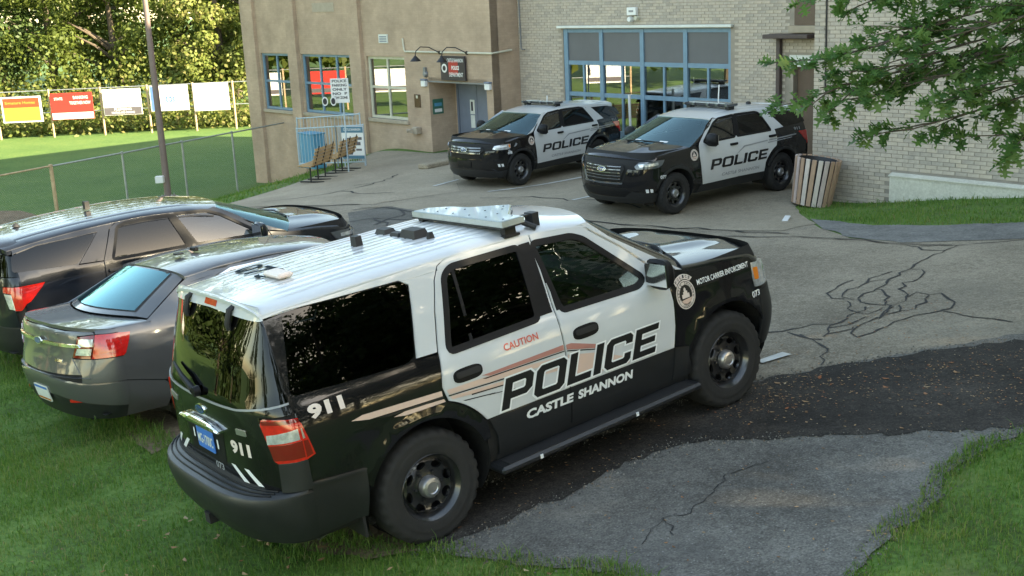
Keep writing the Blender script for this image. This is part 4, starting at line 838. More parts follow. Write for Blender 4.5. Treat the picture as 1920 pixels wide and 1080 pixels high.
    def grid(c, name, fn, ni, nj, mat, parent=None, thick=0., flip=False):
        """fn(i/ni, j/nj) -> point; smooth sheet with turned-down rim"""
        vs_ = [fn(i / ni, j / nj) for i in range(ni + 1) for j in range(nj + 1)]; fs = []
        for i in range(ni):
            for j in range(nj):
                q = (i * (nj + 1) + j, (i + 1) * (nj + 1) + j, (i + 1) * (nj + 1) + j + 1, i * (nj + 1) + j + 1); fs.append(q[::-1] if flip else q)
        if thick:
            rim = [i * (nj + 1) for i in range(ni + 1)] + [ni * (nj + 1) + j for j in range(1, nj + 1)] + [i * (nj + 1) + nj for i in range(ni - 1, -1, -1)] + [j for j in range(nj - 1, 0, -1)]
            n0 = len(vs_); cen = sum((vs_[i] for i in rim), Vector()) / len(rim)
            for i in rim: vs_ += [vs_[i].copy(), vs_[i] + Vector((0, 0, -thick))]
            m = len(rim)
            for k in range(m):
                q = (n0 + 2 * k, n0 + 2 * ((k + 1) % m), n0 + 2 * ((k + 1) % m) + 1, n0 + 2 * k + 1); fs.append(q if not flip else q[::-1])
        return mesh(name, vs_, fs, mat, parent or c.root, True)

def capfn(c, zl, crown, xa, xb, p=3.0, ridge=None, roll=0.0):
    """cap between curves xa(v) and xb(v): rails at side height zl(x), crowned"""
    def fn(i, j):
        t = 2 * j - 1; v = math.copysign(1 - (1 - abs(t)) ** 1.7, t)
        x = xa(v) + (xb(v) - xa(v)) * i; xe = xa(1) + (xb(1) - xa(1)) * i
        z0 = zl(xe); y = v * c.sy(xe, z0); z = z0 + crown(xe) * prof(v, p)
        if ridge: z += ridge(x, y)
        if roll and i > .84: z -= roll * ((i - .84) / .16) ** 2
        return Vector((x, y, z))
    return fn

def tyre_wheel(root, x, y, sg, r, rim_r, wdt, style='steel', rim_mat=None, z=None, turn=0.0):
    """wheel part with tyre, rim, centre cap; outer face at y, facing sg"""
    wroot = bpy.data.objects.new('wheel', None); link(wroot, root); wroot.location = (x, y - sg * wdt / 2, z if z is not None else r)
    wroot.rotation_euler = (0, 0, turn)
    Mx = Matrix.Rotation(R(-90 * sg), 4, 'X')   # local z -> sg*y
    h = wdt / 2; n = 90
    pr_ = [(rim_r, -h * .82), (rim_r + .02, -h * .98), (r * .86, -h), (r * .955, -h * .92), (r * .995, -h * .72), (r, -h * .3), (r, h * .3), (r * .995, h * .72), (r * .955, h * .92), (r * .90, h * .985), (r * .86, h), (r * .80, h * .97), (r * .79, h * .985), (r * .72, h * .99), (rim_r + .05, h * .965), (rim_r + .03, h * .98), (rim_r + .004, h * .90), (rim_r - .012, h * .80)]
    vs_ = []
    for i, (rr, hh) in enumerate(pr_):
        for k in range(n):
            q = rr
            if i in (3, 4, 7, 8) and k % 3 == 0: q = rr - .016
            if i in (5, 6) and k % 3 == 1: q = rr - .006
            a = 2 * math.pi * k / n; vs_.append(Mx @ Vector((q * math.cos(a), q * math.sin(a), hh)))
    fs = []
    for i in range(len(pr_) - 1):
        for k in range(n): fs.append((i * n + k, i * n + (k + 1) % n, (i + 1) * n + (k + 1) % n, (i + 1) * n + k))
    ty = mesh('tyre', vs_, fs, M['tyre'], wroot); autosmooth(ty, 40)
    rm = rim_mat or M['rim_black']
    # rim barrel + flange
    mb = MB(); mb.lathe([(rim_r - .03, -h * .7), (rim_r - .035, h * .55), (rim_r - .012, h * .80), (rim_r + .006, h * .93), (rim_r + .010, h * .90)], 48, Mx)
    # face disc with holes
    holes = []
    if style == 'steel':
        for k in range(8):
            a = 2 * math.pi * k / 8 + .2
            holes.append([(.70 * rim_r * math.cos(a) + .030 * math.cos(t) * math.cos(a) - .042 * math.sin(t) * math.sin(a), .70 * rim_r * math.sin(a) + .030 * math.cos(t) * math.sin(a) + .042 * math.sin(t) * math.cos(a)) for t in [2 * math.pi * q / 10 for q in range(10)]])
    else:
        for k in range(5):
            a = 2 * math.pi * k / 5 + .3; holes.append([(rr * math.cos(a + da), rr * math.sin(a + da)) for rr, da in ((.34 * rim_r, -.18), (.86 * rim_r, -.40), (.88 * rim_r, 0), (.86 * rim_r, .40), (.34 * rim_r, .18))])
    disc = [(.93 * rim_r * math.cos(2 * math.pi * k / 40), .93 * rim_r * math.sin(2 * math.pi * k / 40)) for k in range(40)]
    V, F, B = cdt(disc, holes, .05)
    def dish(a, b):
        q = math.hypot(a, b) / rim_r
        hgt = h * np.interp(q, [0, .30, .42, .58, .80, .93], [.62, .62, .42, .46, .58, .42])
        return Mx @ Vector((a, b, float(hgt)))
    v, f = mapped(V, F, B, dish, 0, .02); mb.add(v, f)
    rim = mb.build('rim', rm, wroot); autosmooth(rim, 40)
    # inner dark drum so that nothing shows through
    MB().lathe([(0.001, -h * .2), (rim_r * .9, -h * .2)], 24, Mx).build('brake_disc', M['steel'] if style != 'steel' else M['under'], wroot)
    MB().lathe([(.082, h * .55), (.080, h * .80), (.068, h * .93), (.045, h * .98), (.040, h * .94), (.001, h * .95)], 28, Mx).build('centre_cap', M['steel'], wroot, True)
    nut = MB()
    for k in range(6):
        a = 2 * math.pi * k / 6; nut.lathe([(.011, h * .40), (.011, h * .62), (.001, h * .64)], 6, Mx @ Matrix.Translation((.105 * math.cos(a), .105 * math.sin(a), 0)))
    nut.build('wheel_nuts', M['under'], wroot)
    return wroot
def place_car(root, x, y, z, yaw, tilt=0., roll=0., scale=1.):
    """same frame as the survey: forward tilts up by tilt, left tilts up by roll (degrees)"""
    yaw, tilt, roll = R(yaw), R(tilt), R(roll)
    f = Vector((math.cos(yaw) * math.cos(tilt), math.sin(yaw) * math.cos(tilt), math.sin(tilt))); l0 = Vector((-math.sin(yaw), math.cos(yaw), 0)); u0 = f.cross(l0)
    l = math.cos(roll) * l0 + math.sin(roll) * u0; u = -math.sin(roll) * l0 + math.cos(roll) * u0
    m = Matrix(((f.x, l.x, u.x), (f.y, l.y, u.y), (f.z, l.z, u.z)))
    root.location = (x, y, z); root.rotation_euler = m.to_euler(); root.scale = (scale,) * 3
def seats(c, root, rows, zb, wdt=.26, y=.36, hh=.62):
    for (x) in rows:
        for sg in (1, -1):
            mb = MB(); Mx = Matrix.Translation((x, sg * y, zb)) @ Matrix.Rotation(R(-12), 4, 'Y')
            mb.box((-.06, -wdt, 0), (.08, wdt, hh), Mx, .05); mb.box((-.05, -.13, hh + .03), (.05, .13, hh + .22), Mx, .04)
            mb.build('seat', M['interior'], root, True)
def mirror_part(root, sg, x, z, y, mat, cap=None):
    mb = MB(); Mx = Matrix.Translation((x, sg * y, z))
    prof_ = [(-.055, .02, .02, .09, .10), (-.03, .0, .0, .13, .125), (.02, .0, .0, .125, .115), (.06, .01, .0, .09, .07), (.085, .02, 0, .04, .03)]
    v = []; f = []; n = 16
    for (dx, _, _, a, b) in prof_:
        for k in range(n):
            t = 2 * math.pi * k / n; cu = lambda q: math.copysign(abs(q) ** .6, q)
            v.append(Mx @ Vector((dx, a * cu(math.cos(t)), b * cu(math.sin(t)))))
    for i in range(len(prof_) - 1):
        for k in range(n): f.append((i * n + k, i * n + (k + 1) % n, (i + 1) * n + (k + 1) % n, (i + 1) * n + k))
    f.append(tuple((len(prof_) - 1) * n + k for k in range(n)))
    mb.add(v, f); mb.box((-.02, -.22 if sg > 0 else .06, -.085), (.03, -.06 if sg > 0 else .22, -.035), Mx, .01)
    o = mb.build('mirror', mat, root, True); fixnormals(o)
    MB().box((-.058, -.115, -.09), (-.05, .115, .09), Mx, .0).build('mirror_glass', M['chrome'], o)
    return o
# ------------------------------------------------------------------ big black and white police SUV in front
def stripes(c, sg, polys, mat, name='stripe', off=.0022, parent=None):
    for q in polys: c.sp(name, q, mat, sg, off=off, depth=0, step=.15, parent=parent)
def badge_round(c, sg, x, z, rx, rz, parent, scroll=True):
    fl = -1 if sg > 0 else 1
    el = lambda a, b, n=28, dx=0, dz=0: [(x + dx + a * math.cos(2 * math.pi * k / n), z + dz + b * math.sin(2 * math.pi * k / n)) for k in range(n)]
    root = c.sp('door_emblem', el(rx, rz), M['decal_cream'], sg, off=.002, depth=0, step=.2, parent=parent)
    c.sp('ring', el(rx * .90, rz * .92), M['decal_black'], sg, holes=[el(rx * .86, rz * .88)], off=.0028, depth=0, step=.2, parent=root)
    c.sp('field', el(rx * .66, rz * .68), M['decal_black'], sg, off=.003, depth=0, step=.2, parent=root)
    # castle and foreground inside the field
    cs = [(-.42, -.22), (-.42, .06), (-.26, .06), (-.26, .22), (-.16, .22), (-.16, .42), (-.05, .52), (.06, .42), (.06, .26), (.18, .26), (.18, .08), (.36, .08), (.36, -.22)]
    c.sp('castle', [(x + fl * a * rx, z + b * rz) for a, b in cs], M['decal_cream'], sg, off=.0036, depth=0, step=.2, parent=root)
    c.sp('ground', [(x + fl * a * rx, z + b * rz) for a, b in [(-.55, -.34), (.60, -.26), (.42, -.52), (0, -.64), (-.36, -.54)]], M['decal_tan'], sg, off=.0036, depth=0, step=.2, parent=root)
    if scroll:
        def ringtxt(word, r0, hgt, a0, a1, mt, cen=(0, 0), inward=False):
            n = len(word)
            for i, ch in enumerate(word):
                if ch == ' ': continue
                a = R(a0 + (a1 - a0) * (i + .5) / n); V, F = text2d(ch, .02)
                w_ = hgt * .72; ca, sa = math.cos(a), math.sin(a); W2 = []
                for p, q in V:
                    tx = (p - .5) * w_; rr = r0 + (q - .5) * hgt
                    if inward: tx = -tx; rr = r0 - (q - .5) * hgt
                    u = rr * ca + tx * sa; v_ = rr * sa - tx * ca
                    W2.append((x + cen[0] + fl * u * rx, z + cen[1] + v_ * rz))
                off = .0042 if sg < 0 else -.0042
                vs_, fs = mapped(W2, F, [], c.side(sg), off, 0); mesh('letter', vs_, fs, mt, root)
        ringtxt('CASTLE SHANNON', .77, .17, 205, -25, M['decal_black'])
        ringtxt('COUNTY', .77, .17, 235, 305, M['decal_black'], inward=True)
        band = [(x + fl * 1.06 * rx * math.cos(R(a)), z + 1.06 * rz * math.sin(R(a))) for a in range(140, 44, -8)] + [(x + fl * 1.42 * rx * math.cos(R(a)), z + 1.40 * rz * math.sin(R(a))) for a in range(45, 141, 8)]
        c.sp('scroll', band, M['decal_cream'], sg, off=.002, depth=0, step=.2, parent=root)
        ringtxt('POLICE', 1.23, .22, 134, 50, M['decal_black'])
    return root
def police_word(c, sg, x0, z0, wdt, hgt, shear, slope, parent, edge=True):
    lt = c.letter('police_lettering', wide_word('POLICE'), M['decal_black'], sg, x0, z0, wdt, hgt, .0052, shear, slope, parent)
    if edge: c.letter('lettering_outline', wide_word('POLICE', .055), M['decal_white'], sg, x0, z0, wdt, hgt, .0040, shear, slope, lt)
    return lt
def build_expedition():
    root = empty('police_suv')
    tag(root, 'large black and white police SUV parked in front, seen from rear right', 'police car')
    hw = [(.28, .88), (.42, .945), (.6, .985), (.8, 1.0), (1.0, 1.0), (1.15, .988), (1.27, .962), (1.33, .935), (1.6, .855), (1.86, .765), (1.93, .735)]
    def inset(x, z):
        i = 0
        if x > 2.5: i += .045 * ((x - 2.5) / 1.0) ** 2
        if x < -.3: i += .03 * ((-.3 - x) / .62) ** 2
        if z > 1.33: i += .035 * (z - 1.33) / .5 * max(0, (x - 1.5)) + .02 * (z - 1.33) / .5 * max(0, -x)
        return i
    AR, AF = (0, .42, .505), (3.023, .42, .505)
    c = Car(root, hw, inset, -.88, 3.48, [(.38, -1.20), (.55, -1.29), (.68, -1.315), (.735, -1.30), (.765, -1.165), (.95, -1.16), (1.3, -1.15), (1.36, -1.13), (1.6, -1.055), (1.85, -.945), (1.93, -.905)],
            [(.38, 3.80), (.55, 3.90), (.75, 3.93), (.95, 3.88), (1.1, 3.82), (1.2, 3.74)], 3.4, 2.6, (AR, AF), .02)
    W, K = M['white_paint'], M['black_paint']
    c.shell(.36, 1.30)
    zroof = mono([(-.96, 1.925), (0, 1.955), (.9, 1.955), (1.5, 1.925), (1.9, 1.865)])
    dtop = lambda x: zroof(x) - .035
    xA = lambda k: 2.66 + (1.86 - 2.66) * k                   # windscreen edge on the side surface
    zA = lambda k: 1.285 + (1.832 - 1.285) * k
    for sg in (-1, 1):
        # ---- front door
        fw = rnd([(1.37, 1.335), (2.13, 1.315), (2.20, 1.35), (1.76, 1.755), (1.66, 1.80), (1.30, 1.83)], .035)
        door = [(1.305, .745), (2.39, .725), (2.425, .9), (2.44, 1.1), (2.43, 1.22), (2.37, 1.355), (2.1, 1.61), (1.80, 1.845), (1.70, dtop(1.7)), (1.305, dtop(1.3))]
        d1 = c.sp('front_door', door, W, sg, holes=[fw])
        c.sp('lower_door', [(1.305, .44), (2.36, .44), (2.39, .72), (1.305, .74)], M['cladding'], sg, off=-.002, parent=d1)
        c.sp('window_frame', offset_poly(fw, .035), M['trim'], sg, holes=[offset_poly(fw, -.012)], off=.004, depth=.03, parent=d1, step=.09)
        c.gp('window', offset_poly(fw, .01), M['glass_front'], sg, -.010, d1)
        # ---- rear door
        rw = rnd([(.345, 1.325), (1.13, 1.335), (1.155, 1.835), (.56, 1.842), (.49, 1.80)], .035)
        door = [(1.29, .745), (1.29, dtop(1.29)), (.56, dtop(.5)), (.47, 1.885), (.41, 1.80), (.33, 1.60), (.255, 1.34), (.205, 1.10), (.22, 1.035)] + arc(0, .42, .62, 68, 33, 8)
        d2 = c.sp('rear_door', door, W, sg, holes=[rw])
        c.sp('lower_door', [(1.29, .44), (1.29, .74), (.545, .74), (.60, .60), (.61, .44)], M['cladding'], sg, off=-.002, parent=d2)
        c.sp('window_frame', offset_poly(rw, .035), M['trim'], sg, holes=[offset_poly(rw, -.012)], off=.004, depth=.03, parent=d2, step=.09)
        c.gp('window', offset_poly(rw, .01), M['glass_dark'], sg, -.010, d2)
        c.sp('division_bar', [(.525, 1.33), (.55, 1.33), (.585, 1.835), (.56, 1.835)], M['trim'], sg, off=-.004, depth=.01, parent=d2)
        c.sp('pillar_cover', [(1.15, 1.335), (1.275, 1.335), (1.275, 1.86), (1.175, 1.86)], M['trim'], sg, off=.003, depth=.01, parent=d2)
        c.sp('pillar_cover', [(1.315, 1.335), (1.375, 1.335), (1.315, 1.85)], M['trim'], sg, off=.003, depth=.01, parent=d1)
        # ---- handles: dark oval grip on a recessed plate
        for (hx, hz, dd) in ((1.52, 1.125, d1), (.425, 1.135, d2)):
            ov = [(hx + .125 * math.copysign(abs(math.cos(t)) ** .6, math.cos(t)), hz + .05 * math.copysign(abs(math.sin(t)) ** .7, math.sin(t))) for t in [2 * math.pi * k / 24 for k in range(24)]]
            h_ = c.sp('door_handle', ov, M['trim'], sg, off=.004, depth=.01, parent=dd, step=.05)
            c.sp('grip', rnd([(hx - .10, hz - .012), (hx + .10, hz - .012), (hx + .10, hz + .03), (hx - .10, hz + .03)], .02), M['rubber'], sg, off=.022, depth=.025, parent=h_, step=.05)
        # ---- quarter panel: white above, black below
        qw = rnd([(-.86, 1.385), (-.02, 1.345), (.045, 1.37), (.165, 1.80), (.14, 1.848), (-.74, 1.868)], .03)
        seam = [(.24, 1.34), (.315, 1.60), (.395, 1.80), (.455, 1.885), (.54, dtop(.5) + .002)]
        c.sp('quarter_panel_upper', seam + [(-.88, dtop(-.9)), (-.88, 1.872)] + [(-.72, 1.888), (.13, 1.868), (.20, 1.82), (.075, 1.345)], W, sg)
        low = [(.24, 1.325), (.19, 1.10), (.205, 1.02)] + arc(0, .42, .605, 69, 33, 8) + [(.53, .62)] + arc(0, .42, .505, 22, 158, 24) + [(-.50, .66), (-.50, .765), (-.88, .80), (-.88, 1.86), (-.735, 1.876), (.135, 1.855), (.18, 1.81), (.06, 1.335)]
        q2 = c.sp('quarter_panel', low, K, sg, holes=[qw])
        c.gp('window', offset_poly(qw, .012), M['glass_dark'], sg, .001, q2)
        c.sp('rear_bumper_side', rnd([(-.88, .40), (-.52, .42), (-.50, .60), (-.49, .758), (-.88, .79)], .01), M['cladding'], sg, off=.006)
        c.sp('bumper_ledge', [(-.88, .775), (-.50, .745), (-.49, .762), (-.88, .795)], M['cladding'], sg, off=.022, depth=.03)
        # ---- front fender
        fen = [(2.405, .725), (2.44, .9), (2.455, 1.1), (2.445, 1.23), (2.385, 1.36), (2.42, 1.375), (2.62, 1.318), (3.1, 1.262), (3.40, 1.215), (3.44, 1.17), (3.40, 1.05), (3.42, .94), (3.48, .92), (3.48, .86), (3.47, .66)] + arc(3.023, .42, .505, 27, 158, 24) + [(2.545, .70)]
        f1 = c.sp('front_fender', fen, K, sg)
        c.sp('fender_cladding', [(2.375, .44), (2.60, .44), (2.535, .62), (2.545, .69), (2.405, .715)], M['cladding'], sg, off=-.001)
        c.sp('pillar', [(2.375, 1.372), (2.105, 1.63), (1.81, 1.858), (1.72, dtop(1.7) + .004), (1.86, 1.872)] + [(xA(k), zA(k)) for k in (.8, .6, .4, .2, .05)], W, sg, depth=.05)
        mirror_part(root, sg, 2.27, 1.385, 1.07, M['trim'])
        # ---- headlight wraps the corner
        hl = c.both('headlight', [(3.41, 1.165), (3.48, 1.155), (3.48, .945), (3.43, .95), (3.405, 1.05)], [(c.LF, .945), (c.LF, 1.155), (c.LF - .34, 1.13), (c.LF - .40, .99), (c.LF - .30, .95)], M['lens_clear'], sg, 'front', off=.006)
        c.sp('turn_signal', rnd([(3.415, 1.12), (3.475, 1.115), (3.475, 1.01), (3.42, 1.015)], .015), M['lens_amber'], sg, off=.011, depth=.004, parent=hl)
        # ---- tail light wraps the corner
        tl = c.both('tail_light', [(-.88, .965), (-.82, .985), (-.865, 1.20), (-.885, 1.235), (-.88, 1.24)], [(c.LR, .965), (c.LR, 1.24), (c.LR - .25, 1.255), (c.LR - .265, 1.22), (c.LR - .215, .985), (c.LR - .19, .965)], M['lens_red'], sg, 'rear', off=.014, depth=.03)
        k = -sg
        for nm, q, mt in (('clear_lens', [(c.LR - .24, 1.095), (c.LR - .235, 1.155), (c.LR - .02, 1.175), (c.LR - .02, 1.105)], M['lens_clear']), ('lower_lens', [(c.LR - .215, .985), (c.LR - .233, 1.085), (c.LR - .01, 1.095), (c.LR - .01, .985)], M['lens_dark_red']), ('upper_edge', [(c.LR - .25, 1.225), (c.LR - .25, 1.25), (c.LR, 1.235), (c.LR, 1.215)], M['lens_dark_red'])):
            q = [(k * a, z) for a, z in q]; c.ep(nm, q if k > 0 else q[::-1], mt, 'rear', off=.017, depth=.004, parent=tl)
        c.sp('clear_lens', [(-.88, 1.105), (-.865, 1.108), (-.872, 1.17), (-.88, 1.175)], M['steel'], sg, off=.017, depth=.003, parent=tl)
        c.sp('lower_lens', [(-.88, .98), (-.835, .992), (-.85, 1.09), (-.88, 1.092)], M['lens_dark_red'], sg, off=.017, depth=.003, parent=tl)
        # ---- running board
        rb = MB(); rb.box((.52, sg * 1.0 - .10, .335), (2.56, sg * 1.0 + .10, .395), None, .02)
        o = rb.build('running_board', M['cladding'], root, True)
        tr = MB(); tr.box((.60, sg * 1.02 - .06, .394), (2.48, sg * 1.02 + .06, .402)); tr.build('tread_strip', M['rubber'], o)
        for sx in (.86, 1.82): MB().box((sx, sg * 1.098 - .006, .35), (sx + .025, sg * 1.098 + .008, .38)).build('marker', M['decal_white'], o)
        c.sp('sill', [(.58, .36), (2.56, .36), (2.56, .436), (.60, .436)], M['cladding'], sg, off=-.01)
        MB().box((-.56, sg * .82 - .13, .26), (-.54, sg * .82 + .13, .50)).build('mud_flap', M['rubber'], root)
    # ---- decals, right side
    sg = -1
    dec = lambda polys, mt, nm='stripe', off=.0022: stripes(c, sg, polys, mt, nm, off)
    dec([[(-.53, 1.105), (-.44, 1.105 + .015), (.185, 1.083), (.185, 1.045), (-.40, 1.075)], [(-.22, 1.030), (-.10, 1.043), (.19, 1.022), (.20, 1.0), (-.13, 1.012)]], M['decal_tan'], 'tan_stripe')
    dec([[(.225, 1.075), (.56, 1.065), (1.285, 1.005), (1.285, .975), (.24, 1.040)], [(.24, 1.022), (1.0, .968), (1.285, .955), (1.285, .90), (.26, .998)]], M['decal_tan'], 'tan_stripe')
    dec([[(1.31, 1.0), (1.60, .93), (1.9, .80), (1.9, .75), (1.31, .80)]], M['decal_tan'], 'tan_panel')
    dec([[(.53, 1.085), (1.285, 1.085), (1.285, 1.045), (.60, 1.063)], [(1.31, 1.078), (1.36, 1.076), (1.72, .958), (1.72, .935), (1.31, 1.04)]], M['decal_rose'], 'rose_stripe')
    dec([[(.53, 1.062), (1.285, 1.040), (1.285, 1.032), (.56, 1.052)], [(1.31, 1.035), (1.72, .930), (1.72, .922), (1.31, 1.026)], [(.23, 1.036), (.98, .992), (.98, .984), (.23, 1.027)], [(.42, .985), (.95, .945), (.95, .938), (.42, .975)], [(.34, .962), (.62, .93), (.62, .924), (.36, .952)], [(-.36, 1.068), (.19, 1.043), (.19, 1.026), (-.25, 1.046)], [(.55, .935), (.80, .905), (.80, .90), (.57, .927)]], M['decal_black'], 'pin_stripe', .0028)
    police_word(c, sg, .645, .775, 1.53, .225, .36, -.012, root)
    c.letter('town_lettering', text2d('CASTLE', .045), M['decal_white'], sg, .86, .632, .45, .072, .003, .15, -.016, root); c.letter('town_lettering', text2d('SHANNON', .045), M['decal_white'], sg, 1.36, .624, .56, .072, .003, .15, -.016, root)
    c.letter('caution_lettering', text2d('CAUTION', .02), M['decal_red'], sg, .765, 1.19, .315, .052, .003, .0, .0, root)
    c.letter('emergency_number', text2d('911', .05), M['decal_cream'], sg, -.80, 1.20, .255, .092, .003, 0, 0, root)
    c.letter('unit_lettering', text2d('MOTOR CARRIER ENFORCEMENT', .02), M['decal_white'], sg, 2.73, 1.155, .64, .045, .003, 0, -.02, root)
    c.letter('unit_number', text2d('073', .03), M['decal_white'], sg, 3.365, .865, .11, .055, .004, 0, 0, root)
    badge_round(c, sg, 2.585, 1.115, .105, .118, root)
    # ---- tailgate, rear window, bumper
    LR = c.LR
    gate = [(0, .77), (LR - .20, .77), (LR - .20, .97), (LR - .285, 1.225), (LR - .285, 1.265), (LR - .02, 1.27), (LR - .02, 1.33), (0, 1.275)]
    g = c.ep('tailgate', gate, K, 'rear', mirror=True)
    win = [(0, 1.29), (LR * .55, 1.305), (LR - .02, 1.345), (LR - .02, 1.80), (LR - .10, 1.865), (0, 1.885)]
    c.ep('rear_window', win, M['glass_dark'], 'rear', mirror=True, off=-.002, parent=g)
    c.ep('window_backing', [(a, z) for a, z in win], M['under'], 'rear', mirror=True, off=-.05, depth=0, parent=g)
    c.ep('window_lip', [(0, 1.276), (LR * .55, 1.291), (LR - .02, 1.331), (LR - .02, 1.344), (LR * .55, 1.304), (0, 1.289)], M['decal_grey'], 'rear', mirror=True, off=.004, parent=g)
    for sg in (-1, 1):
        q = [(LR - .018, 1.27), (LR, 1.27), (LR, 1.88), (LR - .08, 1.87), (LR - .018, 1.82)]
        q = [(-sg * a, z) for a, z in q]; c.ep('corner_pillar', q if sg < 0 else q[::-1], K, 'rear', off=.002)
        q = [(LR - .195, .765), (LR, .765), (LR, .962), (LR - .185, .962)]; q = [(-sg * a, z) for a, z in q]
        c.ep('bumper_end', q if sg < 0 else q[::-1], M['cladding'], 'rear', off=.02, depth=.05)
    bz = [(0, .41), (LR, .40), (LR, .735), (0, .735)]
    b = c.ep('rear_bumper', bz, M['cladding'], 'rear', off=.012, depth=.05, mirror=True)
    # bumper step: flat ledge with ribs
    def ledge(i, j):
        t = 2 * j - 1; a = t * (LR - .02); p = c.rear(a, .735); q = c.rear(a, .77) + Vector((.02, 0, 0)); p = p + Vector((-.012, 0, 0)); r_ = p.lerp(q, i); r_.z = .738 + .03 * i ** .5; return r_
    c.grid('bumper_step', ledge, 5, 40, M['cladding'], b, flip=True)
    for t in (.25, .5, .75):
        rb = MB(); rb.tube([ledge(t, (k + 1) / 20 * .9 + .005) + Vector((0, 0, .004)) for k in range(20)], .006, 6); rb.build('step_rib', M['trim'], b)
    c.ep('plate_recess', rnd([(-.30, .85), (.30, .85), (.33, 1.10), (-.33, 1.10)], .03), M['trim'], 'rear', off=.002, depth=.0, parent=g)
    ch = MB(); n_ = 18; rows_ = []
    for k in range(n_ + 1):
        a__ = -.35 + .70 * k / n_; e_ = 1 - abs(2 * k / n_ - 1) ** 4; p_ = c.rear(a__, 1.10); r_ = .034 * max(.25, e_)
        for q in range(10): t = math.pi * 2 * q / 10; rows_.append(p_ + Vector((-.022 - .030 * math.cos(t), 0, r_ * math.sin(t) + .006)))
    ch.add(rows_, [(k * 10 + q, k * 10 + (q + 1) % 10, (k + 1) * 10 + (q + 1) % 10, (k + 1) * 10 + q) for k in range(n_) for q in range(10)] + [tuple(range(10)), tuple(n_ * 10 + q for q in range(10))]); ch.build('chrome_strip', M['chrome'], g, True)
    pl = c.ep('licence_plate', rnd([(-.15, .90), (.15, .90), (.15, 1.05), (-.15, 1.05)], .012), M['plate_blue'], 'rear', off=.012, depth=.006, parent=g)
    c.letter('plate_number', text2d('MG-1700C', .02), M['plate_white'], None, -.135, .935, .27, .075, .014, fn=c.rear, parent=pl)
    for k in (-1, 1): c.ep('plate_marker', rnd([(k * .215 - .012, .95), (k * .215 + .012, .95), (k * .215 + .012, 1.02), (k * .215 - .012, 1.02)], .008), M['decal_white'], 'rear', off=.008, depth=0, parent=g)
    em = c.ep('maker_emblem', [(.085 * math.cos(t), 1.20 + .036 * math.sin(t)) for t in [2 * math.pi * k / 24 for k in range(24)]], M['chrome'], 'rear', off=.012, depth=.012, parent=g)
    c.ep('emblem_field', [(.075 * math.cos(t), 1.20 + .029 * math.sin(t)) for t in [2 * math.pi * k / 24 for k in range(24)]], M['badge_blue'], 'rear', off=.014, depth=0, parent=em)
    V, F = text2d('Ford', .01); c.letter('emblem_script', (V, F), M['chrome'], None, -.05, 1.185, .10, .032, .0155, .2, fn=c.rear, parent=em)
    c.letter('emergency_number', text2d('911', .05), M['decal_cream'], None, .43, .975, .25, .095, .003, fn=c.rear, parent=g)
    c.letter('unit_number', text2d('073', .03), M['decal_grey'], None, .10, .795, .14, .05, .003, fn=c.rear, parent=g)
    c.ep('model_badge', rnd([(.55, 1.125), (.67, 1.125), (.67, 1.165), (.55, 1.165)], .006), M['steel'], 'rear', off=.006, depth=.005, parent=g)
    c.ep('model_badge', rnd([(-.72, 1.16), (-.50, 1.16), (-.50, 1.20), (-.72, 1.20)], .006), M['steel'], 'rear', off=.006, depth=.005, parent=g)
    for q in ([(.38, .885), (.44, .885), (.60, .785), (.53, .785)], [(.56, .885), (.62, .885), (.76, .785), (.70, .785)]):
        c.ep('hazard_stripe', q, M['decal_white'], 'rear', off=.003, depth=0, parent=g); c.ep('hazard_stripe', [(-a, z) for a, z in q][::-1], M['decal_white'], 'rear', off=.003, depth=0, parent=g)
    wp = MB(); wp.tube([c.rear(-.02, 1.335) + Vector((-.03, 0, 0)), c.rear(-.25, 1.40) + Vector((-.045, 0, 0)), c.rear(-.52, 1.45) + Vector((-.03, 0, 0))], [.028, .02, .010], 8); wp.lathe([(.001, .05), (.035, .045), (.04, 0)], 14, Matrix.Translation(c.rear(-.0, 1.33)) @ Matrix.Rotation(R(-90), 4, 'Y'))
    wp.build('rear_wiper', M['trim'], g, True)
    for k in (-1, 1):
        hp = MB(); a = c.rear(k * .52, 1.905) + Vector((-.01, 0, .02)); hp.tube([a + Vector((.04, 0, .012)), a + Vector((-.025, 0, -.02)), a + Vector((-.055, 0, -.11)), a + Vector((-.05, 0, -.15))], [.018, .022, .024, .018], 8); hp.build('window_hinge', M['rubber'], g, True)
    # ---- roof, spoiler, windscreen, hood
    crown = lambda x: .055
    xfr = lambda v: 1.86 + .20 * (1 - v * v)
    xrr = lambda v: c.U1 - (c.U1 - c.xr(1.93)) * prof(v, 3.4) - .02
    def ridge(x, y):
        if abs(y) > .60 or x > 1.45 or x < -.72: return 0
        f = min(1, (1.45 - x) / .1, (x + .72) / .1); s_ = (y / .105) % 1.0
        return .006 * f * (1 if .12 < s_ < .88 else 0)
    rf = c.grid('roof', capfn(c, lambda x: zroof(x) - .038, lambda x: .068, xrr, xfr, 3.0, ridge), 60, 120, W, thick=.02)
    c.grid('headliner', capfn(c, lambda x: zroof(x) - .10, lambda x: .07, lambda v: xrr(v) + .08, lambda v: xfr(v) - .06, 3.0), 8, 12, M['interior'], rf, flip=True)
    c.ep('rear_header', [(0, 1.875), (LR - .10, 1.858), (LR, 1.862), (LR, 1.905), (LR - .12, 1.945), (0, 1.965)], W, 'rear', off=.006, depth=.03, mirror=True)
    c.ep('brake_light', rnd([(-.14, 1.888), (.14, 1.888), (.14, 1.93), (-.14, 1.93)], .008), M['lens_red'], 'rear', off=.011, depth=.004)
